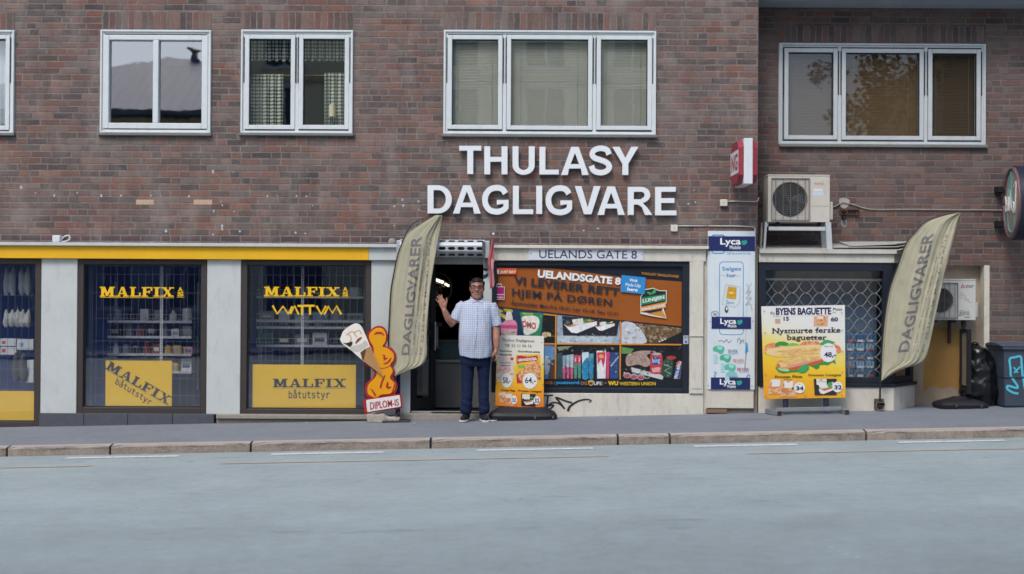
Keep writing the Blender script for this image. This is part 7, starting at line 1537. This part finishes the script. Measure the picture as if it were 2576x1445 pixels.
def onto(tree, pt, lift):
    d = (pt - CAM).normalized(); h = tree.ray_cast(CAM, d)
    return (h[0] if h[0] else pt) - d * lift
def strip(tree, pts, w_, lift, name, mat, parent, z='M1', n=6):
    pp = [onto(tree, zp(z, *q, YM), lift) for q in crom(pts, n)]; mb = MB(); mb.tube(pp, [max(w_ * (.45 + .55 * math.sin(math.pi * (i + .5) / len(pp))), .001) for i in range(len(pp))], 6); return mb.build(name, mat, parent, smooth=True)
m_hair = M('121011', .55, .2, 40)
hd = MB(); hd.stack([ringy(*q) for q in ((272, 724, 944, .060, .055), (240, 722, 946, .080, .040), (205, 724, 944, .088, .030), (178, 728, 940, .097, .020), (150, 744, 922, .098, .018), (128, 778, 888, .072, .022), (114, 815, 852, .03, .026))], 32)
for sx_ in (-1, 1): hd.tube([m1(833 + sx_ * 103, 180, -.03), m1(833 + sx_ * 106, 225, -.02), m1(833 + sx_ * 107, 268, -.01)], [.020, .016, .008], 8)
hd.tube([m1(760, 195, -.055), m1(800, 172, -.082), m1(850, 165, -.086), m1(905, 185, -.06)], [.012, .014, .014, .012], 8)
hr = organic('hair', hd, .008, 2, m_hair, man, lambda co: .003 * noise.noise(co * 60))
for sx_, x0, x1 in ((-1, 742, 815), (1, 852, 922)):
    strip(bb, [(x0, 250 if sx_ < 0 else 244), ((x0 + x1) / 2, 238), (x1, 246 if sx_ < 0 else 250)], .0045, .001, 'eyebrow', m_hair, man)
    e = onto(bb, m1((x0 + x1) / 2, 272), -.003); mb = MB(); mb.ball(e, .012, .006, .0075); ey = mb.build('eye', M('cfc8c2', .3), man, smooth=True)
    mb = MB(); mb.ball(e + Vector((0, -.005, 0)), .0052, .003, .0056); mb.build('iris', M('1a1210', .3), ey, smooth=True)
m_spec = M('111114', .35)
mb = MB()
for x0, x1 in ((736, 822), (846, 930)):
    cs = [(x0, 258), (x1, 256), (x1 - 3, 288), (x1 - 14, 295), (x0 + 14, 295), (x0 + 3, 290)]; lp = [m1(*q, fy - .016 + .010 * abs(q[0] - 833) / 100) for q in cs]
    for i in range(6): mb.cyl(lp[i], lp[(i + 1) % 6], .0034 if i == 0 else .0024, 6)
mb.cyl(m1(820, 264, fy - .016), m1(848, 264, fy - .016), .0028, 6)
for x0, s_ in ((736, -1), (930, 1)): mb.cyl(m1(x0, 264, fy - .006), m1(833 + s_ * 109, 272, .0), .0026, 6)
sp = mb.build('glasses', m_spec, man)
mb = MB()
for x0, x1 in ((738, 820), (848, 928)): mb.face([m1(*q, fy - .014 + .010 * abs(q[0] - 833) / 100) for q in ((x0, 259), (x1, 257), (x1 - 4, 290), (x0 + 4, 291))])
mb.build('lens', glass('spectacle_lens', .04, (.72, .72, .74)), sp)
strip(bb, [(770, 352), (800, 366), (835, 372), (870, 364), (896, 348)], .0052, .0005, 'teeth', M('a3958a', .3), man)
strip(bb, [(762, 346), (800, 358), (835, 361), (870, 356), (904, 342)], .0038, .002, 'lip', M('6d3f38', .45), man); strip(bb, [(775, 364), (805, 380), (835, 385), (868, 378), (892, 360)], .0048, .001, 'lip', M('7a4a42', .45), man)
for pts in ([(790, 318), (765, 340), (757, 372)], [(876, 318), (902, 338), (910, 368)]): strip(bb, pts, .0022, -.0006, 'smile_line', M('6b4538', .6), man)
# shirt
t = NT('checked_cotton'); p, x, y, z = t.pos()
tc = t.node('ShaderNodeTexCoord'); sx = t.node('ShaderNodeSeparateXYZ'); t.t.links.new(tc.outputs['Object'], sx.inputs[0])
wob = t.math('MULTIPLY', t.math('SUBTRACT', t.noise(p, 7, 3), .5), .012); ux, uz = t.math('ADD', sx.outputs[0], wob), t.math('ADD', sx.outputs[2], wob)
def lineat(v, per, off, wd): return t.math('LESS_THAN', t.math('ABSOLUTE', t.math('SUBTRACT', t.math('FRACT', t.math('DIVIDE', t.math('ADD', v, off), per)), .5)), wd / per / 2)
c = (*lin('b7c1cc'), 1)
for v in (ux, uz):
    c = t.mix(t.math('MULTIPLY', lineat(v, .050, .0, .020), .34), c, (*lin('8fb0d2'), 1))
    c = t.mix(t.math('MULTIPLY', lineat(v, .050, .023, .006), .45), c, (*lin('c4707a'), 1))
    c = t.mix(t.math('MULTIPLY', lineat(v, .025, .008, .0036), .55), c, (*lin('46557f'), 1))
t.bump(t.noise(t.comb(t.math('MULTIPLY', x, 1), y, t.math('MULTIPLY', z, .35)), 16, 4, .5, .4), .35, .02); m_shirt = t.done(c, .85, 0, .2)
b = MB()
def sh(y, xl, xr, ry, cy=0, drop=0): r_ = ringy(y, xl, xr, ry, cy); return r_
rings = [sh(1385, 548, 1078, .150, -.012), sh(1250, 540, 1090, .156, -.018), sh(1100, 537, 1070, .160, -.024), sh(980, 542, 1062, .158, -.024), sh(850, 548, 1068, .148, -.016), sh(700, 556, 1076, .132, -.004), sh(600, 562, 1092, .118, .004), sh(545, 575, 1094, .100, .010), sh(512, 596, 1078, .082, .014), sh(490, 640, 1020, .074, .016), sh(468, 716, 952, .078, .012), sh(452, 738, 936, .080, .006)]
n = 40; vs = []
for i, (cx, cy, cz, rx, ry) in enumerate(rings):
    for k_ in range(n):
        a = 2 * math.pi * k_ / n; c_, s_ = math.cos(a), math.sin(a); q = 2.5 if i < 8 else 2.1
        xx, yy = math.copysign(abs(c_) ** (2 / q), c_), math.copysign(abs(s_) ** (2 / q), s_)
        dz = (-.020 * (1 - xx * xx) + .014 * xx * xx * 1 + .006 * (xx < 0)) if i == 0 else 0
        if i == len(rings) - 1: dz = .012 * max(0, yy) - .030 * max(0, -yy)
        vs.append((cx + rx * xx, cy + ry * yy, cz + dz))
m = len(rings); b.raw(vs, [(i * n + k_, i * n + (k_ + 1) % n, (i + 1) * n + (k_ + 1) % n, (i + 1) * n + k_) for i in range(m - 1) for k_ in range(n)] + [tuple(range(n - 1, -1, -1)), tuple((m - 1) * n + k_ for k_ in range(n))])
b.tube([m1(640, 545, .01), m1(575, 610, .0), m1(522, 705, -.02), m1(487, 780, -.03), m1(474, 806, -.034)], [.070, .076, .072, .069, .070], 18)
b.tube([m1(1040, 560, .01), m1(1085, 640, .0), m1(1125, 770, -.005), m1(1152, 868, -.012), m1(1160, 898, -.014)], [.070, .074, .066, .061, .062], 18)
def crease(co):
    return .008 * noise.noise(Vector((co.x * 11 + co.z * 3, co.y * 9, co.z * 3.6))) + .0045 * noise.noise(Vector((co.x * 24, co.y * 20, co.z * 11)))
shirt = organic('shirt', b, .008, 3, m_shirt, man, crease); sb_ = bvh(shirt)
def patch(pts, nm, mat, lift=.003, z='M1'):
    mb = MB(); fr = [onto(sb_, zp(z, *q, YM), lift) for q in pts]; mb.prism(fr, (0, .003, 0)); return mb.build(nm, mat, shirt)
patch([(726, 412), (742, 440), (806, 492), (768, 528), (728, 470)], 'collar', m_shirt, .008); patch([(934, 440), (868, 492), (905, 545), (940, 500), (940, 455)], 'collar', m_shirt, .008)
patch([(800, 478), (868, 482), (836, 520)], 'open_neck', m_skin, .002)
strip(sb_, [(846, 530), (844, 640), (842, 760), (838, 880), (828, 1000), (812, 1120), (800, 1240), (792, 1392)], .0026, .0005, 'placket_edge', M('4a5480', .8), shirt, n=8)
for q in ((838, 560), (838, 680), (834, 800), (826, 920), (812, 1050), (796, 1180)):
    mb = MB(); c_ = onto(sb_, m1(*q), .001); mb.cyl(c_, c_ + Vector((0, -.003, 0)), .0055, 10); mb.build('button', M('d0d4da', .3), shirt)
for pts in ([(952, 742), (1012, 764), (1072, 746)], [(952, 742), (956, 800), (966, 842), (1066, 838), (1072, 746)]): strip(sb_, pts, .0016, .0002, 'pocket_seam', M('6a7594', .8), shirt)
# trousers
b = MB(); 
def rz2(y, xl, xr, ry, cy=0): c_ = m2((xl + xr) / 2, y); return (c_.x, YM + cy, c_.z, (xr - xl) / 2 * S2_, ry)
b.stack([rz2(60, 300, 860, .118, -.005), rz2(180, 288, 868, .126, -.004), rz2(290, 298, 868, .124, .0), rz2(350, 312, 866, .110, .005)], 32, 2.4)
for pts, rs_ in ((((432, 200), (432, 400), (432, 600), (426, 800), (414, 1000), (404, 1090), (400, 1140), (404, 1190), (408, 1228)), (.086, .078, .073, .0705, .068, .0675, .070, .0665, .060)), (((722, 200), (735, 400), (735, 600), (738, 800), (742, 1000), (746, 1085), (750, 1135), (748, 1190), (746, 1228)), (.086, .079, .068, .064, .066, .0665, .069, .0645, .058))):
    b.tube([m2(*q) for q in pts], [(r_ * 1.12, r_) for r_ in rs_], 20)
def tcrease(co):
    zz_ = co.z - gm; k_ = 1.0 if zz_ < .3 else .35
    return k_ * .011 * noise.noise(Vector((co.x * 7, co.y * 7, co.z * 24 + co.x * 8))) + .008 * noise.noise(Vector((co.x * 14, co.y * 12, co.z * 5)))
m_tr = M('19233d', .9, .22, 9, bump=.3, bscale=300, spec=.15)
tr = organic('trousers', b, .009, 3, m_tr, man, tcrease)
# shoes
for hx, tx in ((420, 338), (712, 792)):
    b = MB(); h = m2(hx, 1290); tt = m2(tx, 1330); hp = Vector((h.x, YM + .045, gm + .05)); tp = Vector((tt.x, YM - .155, gm + .034)); d = tp - hp
    b.tube([hp + Vector((0, .03, -.004)), hp + d * .15, hp + d * .4, hp + d * .65, hp + d * .85, tp], [(.030, .030), (.040, .042), (.042, .045), (.037, .048), (.030, .044), (.016, .026)], 16)
    b.tube([hp + Vector((0, 0, .08)), hp + d * .1], [.046, .042], 14)
    sh_ = organic('shoe', b, .007, 2, M('1c2029', .7, .15), man)
    so = MB(); pl = []; dn = Vector((d.x, d.y, 0)).normalized(); nv = Vector((-dn.y, dn.x, 0)); base = Vector((hp.x, hp.y, gm + .0005)); LL = Vector((d.x, d.y, 0)).length
    for s_, w_ in ((-.045, .022), (-.02, .036), (.05, .041), (.11, .045), (.17, .050), (LL - .01, .040), (LL + .015, .020)): pl.append((base + dn * s_, w_))
    lp = [c_ + nv * w_ for c_, w_ in pl] + [c_ - nv * w_ for c_, w_ in reversed(pl)]; so.prism(lp, (0, 0, .024)); so.build('sole', M('b5b4b0', .6, .1), sh_, bevel=.006)
# what he holds
wc = m1(1092, 1415, -.085); wl_ = MB(); wl_.obox(wc, (.006, -.004, .0), (0, .040, 0), (.022, 0, .052)); o = wl_.build('wallet', M('2d2f28', .6, .2), None, bevel=.006); tag(o, 'dark wallet held in the lowered hand of the man', 'wallet')
mb = MB(); mb.obox(wc + Vector((-.0072, .0, 0)), (.0012, -.0008, 0), (0, .032, 0), (.016, 0, .038)); mb.build('clasp', M('55564c', .5), o)

# ================================================================== ACROSS THE STREET (seen in the panes)
YO = -30.2
def house(name, label, x0, x1, y0, y1, zb, zt, mw, wins, bands=()):
    r = thing(name, label, 'building', ((x0 + x1) / 2, y0, zb)); mb = MB(); holes = wins
    xs = sorted({x0, x1} | {h[0] for h in holes} | {h[1] for h in holes}); zs = sorted({zb, zt} | {h[2] for h in holes} | {h[3] for h in holes})
    for i in range(len(xs) - 1):
        for j in range(len(zs) - 1):
            a, b_, c_, d_ = xs[i], xs[i + 1], zs[j], zs[j + 1]; mx, mz = (a + b_) / 2, (c_ + d_) / 2
            if any(h[0] < mx < h[1] and h[2] < mz < h[3] for h in holes): continue
            mb.face([(a, y0, c_), (b_, y0, c_), (b_, y0, d_), (a, y0, d_)])
    for q in (((x0, y0), (x0, y1)), ((x1, y0), (x1, y1)), ((x0, y1), (x1, y1))): mb.face([(q[0][0], q[0][1], zb), (q[1][0], q[1][1], zb), (q[1][0], q[1][1], zt), (q[0][0], q[0][1], zt)])
    mb.build('wall', mw, r, recalc=False)
    for a, b_, c_, d_ in holes:
        mb = MB(); f_ = .07
        for q in ((a, a + f_, c_, d_), (b_ - f_, b_, c_, d_), (a + f_, b_ - f_, d_ - f_, d_), (a + f_, b_ - f_, c_, c_ + f_), ((a + b_) / 2 - .03, (a + b_) / 2 + .03, c_ + f_, d_ - f_)): mb.box(q[0], q[1], y0 - .1, y0 - .02, q[2], q[3])
        mb.box(a - .08, b_ + .08, y0 + .002, y0 + .08, d_, d_ + .12); mb.box(a - .08, b_ + .08, y0 + .002, y0 + .12, c_ - .1, c_)
        w_ = mb.build('window', M('b9bcb8', .5), r); mb = MB(); mb.face([(a, y0 - .08, c_), (b_, y0 - .08, c_), (b_, y0 - .08, d_), (a, y0 - .08, d_)]); mb.build('pane', M('20272c', .1, .3, 1), w_)
    for z0, z1, o_ in bands: mb = MB(); mb.box(x0 - o_, x1 + o_, y0 + .001, y0 + o_, z0, z1); mb.build('moulding', M('b3a98f', .8), r)
    return r
wn_ = [(cx - .75, cx + .75, zb, zb + 2.0) for zb in (4.2, 7.2, 9.9, 12.9) for cx in (-8.4, -5.2, -2.0, 1.2, 4.4, 7.6)] + [(cx - 1.1, cx + 1.1, .9, 3.0) for cx in (-8, -4, 0, 4, 8)]
house('apartment_block', 'tall cream apartment block across the street, reflected in the upper panes', -10.0, 9.6, YO, YO - 10, -.5, 15.0, M('d6caa6', .85, .08, 1.2, dirt=.15), wn_, ((3.5, 3.8, .15), (9.35, 9.6, .14), (14.6, 15, .4)))
h = house('low_house', 'low house with a hipped metal roof across the street, reflected in the panes', -24, -10.4, YO, YO - 9, -.6, 8.2, M('6d737e', .85, .1, 1.2, dirt=.2), [(cx - .6, cx + .6, zb, zb + 1.6) for zb in (1.0, 4.6) for cx in (-22, -19.5, -17, -14.5, -12)], ((3.5, 3.7, .1),))
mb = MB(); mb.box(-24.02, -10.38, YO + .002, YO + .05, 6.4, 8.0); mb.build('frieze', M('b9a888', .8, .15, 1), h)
t = NT('seamed_roof'); p, x, y, z = t.pos(); sm_ = t.math('LESS_THAN', t.math('FRACT', t.math('DIVIDE', x, .42)), .12)
m_roof = t.done(t.mix(sm_, t.mix(t.noise(p, 1.5, 4), (*lin('2a3d68'), 1), (*lin('3d5488'), 1)), (*lin('182238'), 1)), .55)
mb = MB(); A, B_, C_, D_ = Vector((-24.5, YO + .5, 8.2)), Vector((-9.6, YO + .5, 8.2)), Vector((-9.6, YO - 9.5, 8.2)), Vector((-24.5, YO - 9.5, 8.2)); E_, F_ = Vector((-14.0, YO - 4.2, 11.0)), Vector((-12.6, YO - 4.2, 11.0))
for q in ((A, B_, F_, E_), (B_, C_, F_), (C_, D_, E_, F_), (D_, A, E_)): mb.face(q)
rf = mb.build('roof', m_roof, h); mb = MB(); mb.box(-12.95, -12.7, YO - 4.4, YO - 4.1, 10.6, 11.3); mb.box(-13.02, -12.63, YO - 4.47, YO - 4.03, 11.3, 11.38); mb.build('chimney', M('86807c', .9), rf); mb = MB(); mb.box(-24.55, -9.55, YO + .5, YO + .62, 8.05, 8.2); mb.build('gutter', M('5a6068', .6), rf)
house('corner_house', 'grey plastered house across the street beside the leafy tree, reflected in the right panes', 16.5, 30, YO - 1, YO - 11, -.2, 11.0, M('8d8578', .85, .1, 1.2), [(cx - .6, cx + .6, zb, zb + 1.6) for zb in (1.4, 4.6, 7.8) for cx in (18.5, 21.5, 24.5, 27.5)])
tr_ = thing('street_tree', 'leafy street tree across the road, reflected in the recessed window', 'tree', (13.2, YO + 1.5, .3)); rn = random.Random(5)
mb = MB(); mb.tube([(13.2, YO + 1.5, -.1), (13.25, YO + 1.5, 3), (13.1, YO + 1.4, 6), (13.3, YO + 1.5, 9)], [.22, .17, .12, .04], 10)
for i in range(9): a = rn.uniform(0, 6.28); z_ = rn.uniform(3.5, 7.5); mb.tube([(13.2, YO + 1.5, z_), (13.2 + 1.2 * math.cos(a), YO + 1.5 + 1.2 * math.sin(a), z_ + .9), (13.2 + 2 * math.cos(a), YO + 1.5 + 2 * math.sin(a), z_ + 1.6)], [.07, .045, .015], 6)
mb.build('trunk', M('4a3f36', .9, .2), tr_)
mb = MB(); ms_ = [M(c_, .7, .2, 3) for c_ in ('3f5230', '4f6338', '33452a')]
cl = [(Vector((13.2 + rn.gauss(0, 1.3), YO + 1.5 + rn.gauss(0, 1.3), rn.uniform(4.2, 11))), rn.uniform(.5, 1.0)) for _ in range(34)]
for c_, rr_ in cl:
    for _ in range(70):
        d = Vector((rn.gauss(0, 1), rn.gauss(0, 1), rn.gauss(0, .8))); p_ = c_ + d.normalized() * rr_ * rn.random() ** .4; a = Vector((rn.gauss(0, 1), rn.gauss(0, 1), rn.gauss(0, 1))).normalized(); b_ = a.orthogonal().normalized() * rn.uniform(.05, .1)
        mb.use(ms_[rn.randrange(3)]); a *= rn.uniform(.07, .14); mb.face([p_ - a, p_ + b_, p_ + a, p_ - b_])
mb.build('crown', None, tr_, recalc=False)

# ------------------------------------------------------------------ small marks and scraps
mb = MB(); rn = random.Random(2)
for k, pts in (('G', ((1258, 1015), (1377, 1018), (598, 1157), (714, 1157), (890, 1157), (948, 1157), (1115, 1160), (1578, 1160), (1637, 1157), (1750, 1157), (1808, 1160), (1305, 1193), (1312, 1213), (1262, 1248), (1382, 1250), (1310, 1335), (1312, 1353), (1258, 1385), (1415, 1367), (1745, 1375), (1802, 1380), (1845, 1215), (980, 1365), (125, 1107), (210, 1140), (320, 1155), (430, 1150), (455, 1140))),
               ('H', ((237, 1220), (285, 1180), (290, 1215), (380, 1190), (380, 1240), (235, 1335), (2005, 1125), (2015, 1195), (2035, 1240), (1355, 1363), (1440, 1350), (1975, 1205)))):
    for x_, y_ in pts:
        r_ = rn.uniform(4, 9); n_ = 9; f_ = rn.uniform(.6, 1.5)
        mb.face([at(*zz(k, x_ + r_ * rn.uniform(.6, 1.1) * math.cos(6.283 * i / n_), y_ + f_ * r_ * rn.uniform(.6, 1.1) * math.sin(6.283 * i / n_)), -.0035) for i in range(n_)])
o = mb.build('plaster_fleck', M('aeb0b0', .8, .15, 20), bld, recalc=False); o['kind'] = 'stuff'
q = zp('FL', 30, 390, -.02); mb = MB(); mb.ball((q.x, -.01, q.z), .05, .03, .045, 14, 8); o = organic('mortar_lump', mb, .012, 1, M('8d8b88', .9, .2, 15), bld, lambda co: .012 * noise.noise(co * 20))
for i, (k, x_, y_, sx, sy, hx, lb) in enumerate((('M2', 905, 1376, .055, .03, 'c9cdd0', 'flat white paper scrap beside the right shoe of the man'), ('B', 560, 1366, .02, .014, 'b9bcc0', 'tiny pale scrap on the pavement below the granite ledge'), ('B', 350, 1384, .016, .012, 'a9aaa6', 'tiny grey scrap on the pavement left below the granite ledge'),
                                                 ('C', 195, 1372, .016, .012, 'b9bcc0', 'tiny pale scrap on the pavement right of the concrete chunk'), ('F', 330, 1303, .05, .02, 'aeb0b0', 'pale crumbled plaster bits below the chamfered window corner'), ('D', 985, 1332, .018, .014, '8f7d4c', 'small ochre leaf on the pavement below the orange poster'))):
    u, v = zz(k, x_, y_); d_ = (at(u, v, 0) - CAM)      # where this line of sight meets the sloping pavement
    tt_ = (SL * CAM.x - CAM.z) / (d_.z - SL * d_.x); g_ = CAM + d_ * tt_; rn = random.Random(i)
    pl = [Vector((g_.x + sx * rn.uniform(.6, 1) * math.cos(6.283 * j / 7), g_.y + sy * 2 * rn.uniform(.6, 1) * math.sin(6.283 * j / 7), 0)) for j in range(7)]
    for p_ in pl: p_.z = gz(p_.x) + .004
    mb = MB(); mb.prism(pl, (0, 0, .006)); tag(mb.build('litter_scrap', M(hx, .8, .1), None), lb, 'litter', 'scraps lying on the pavement')
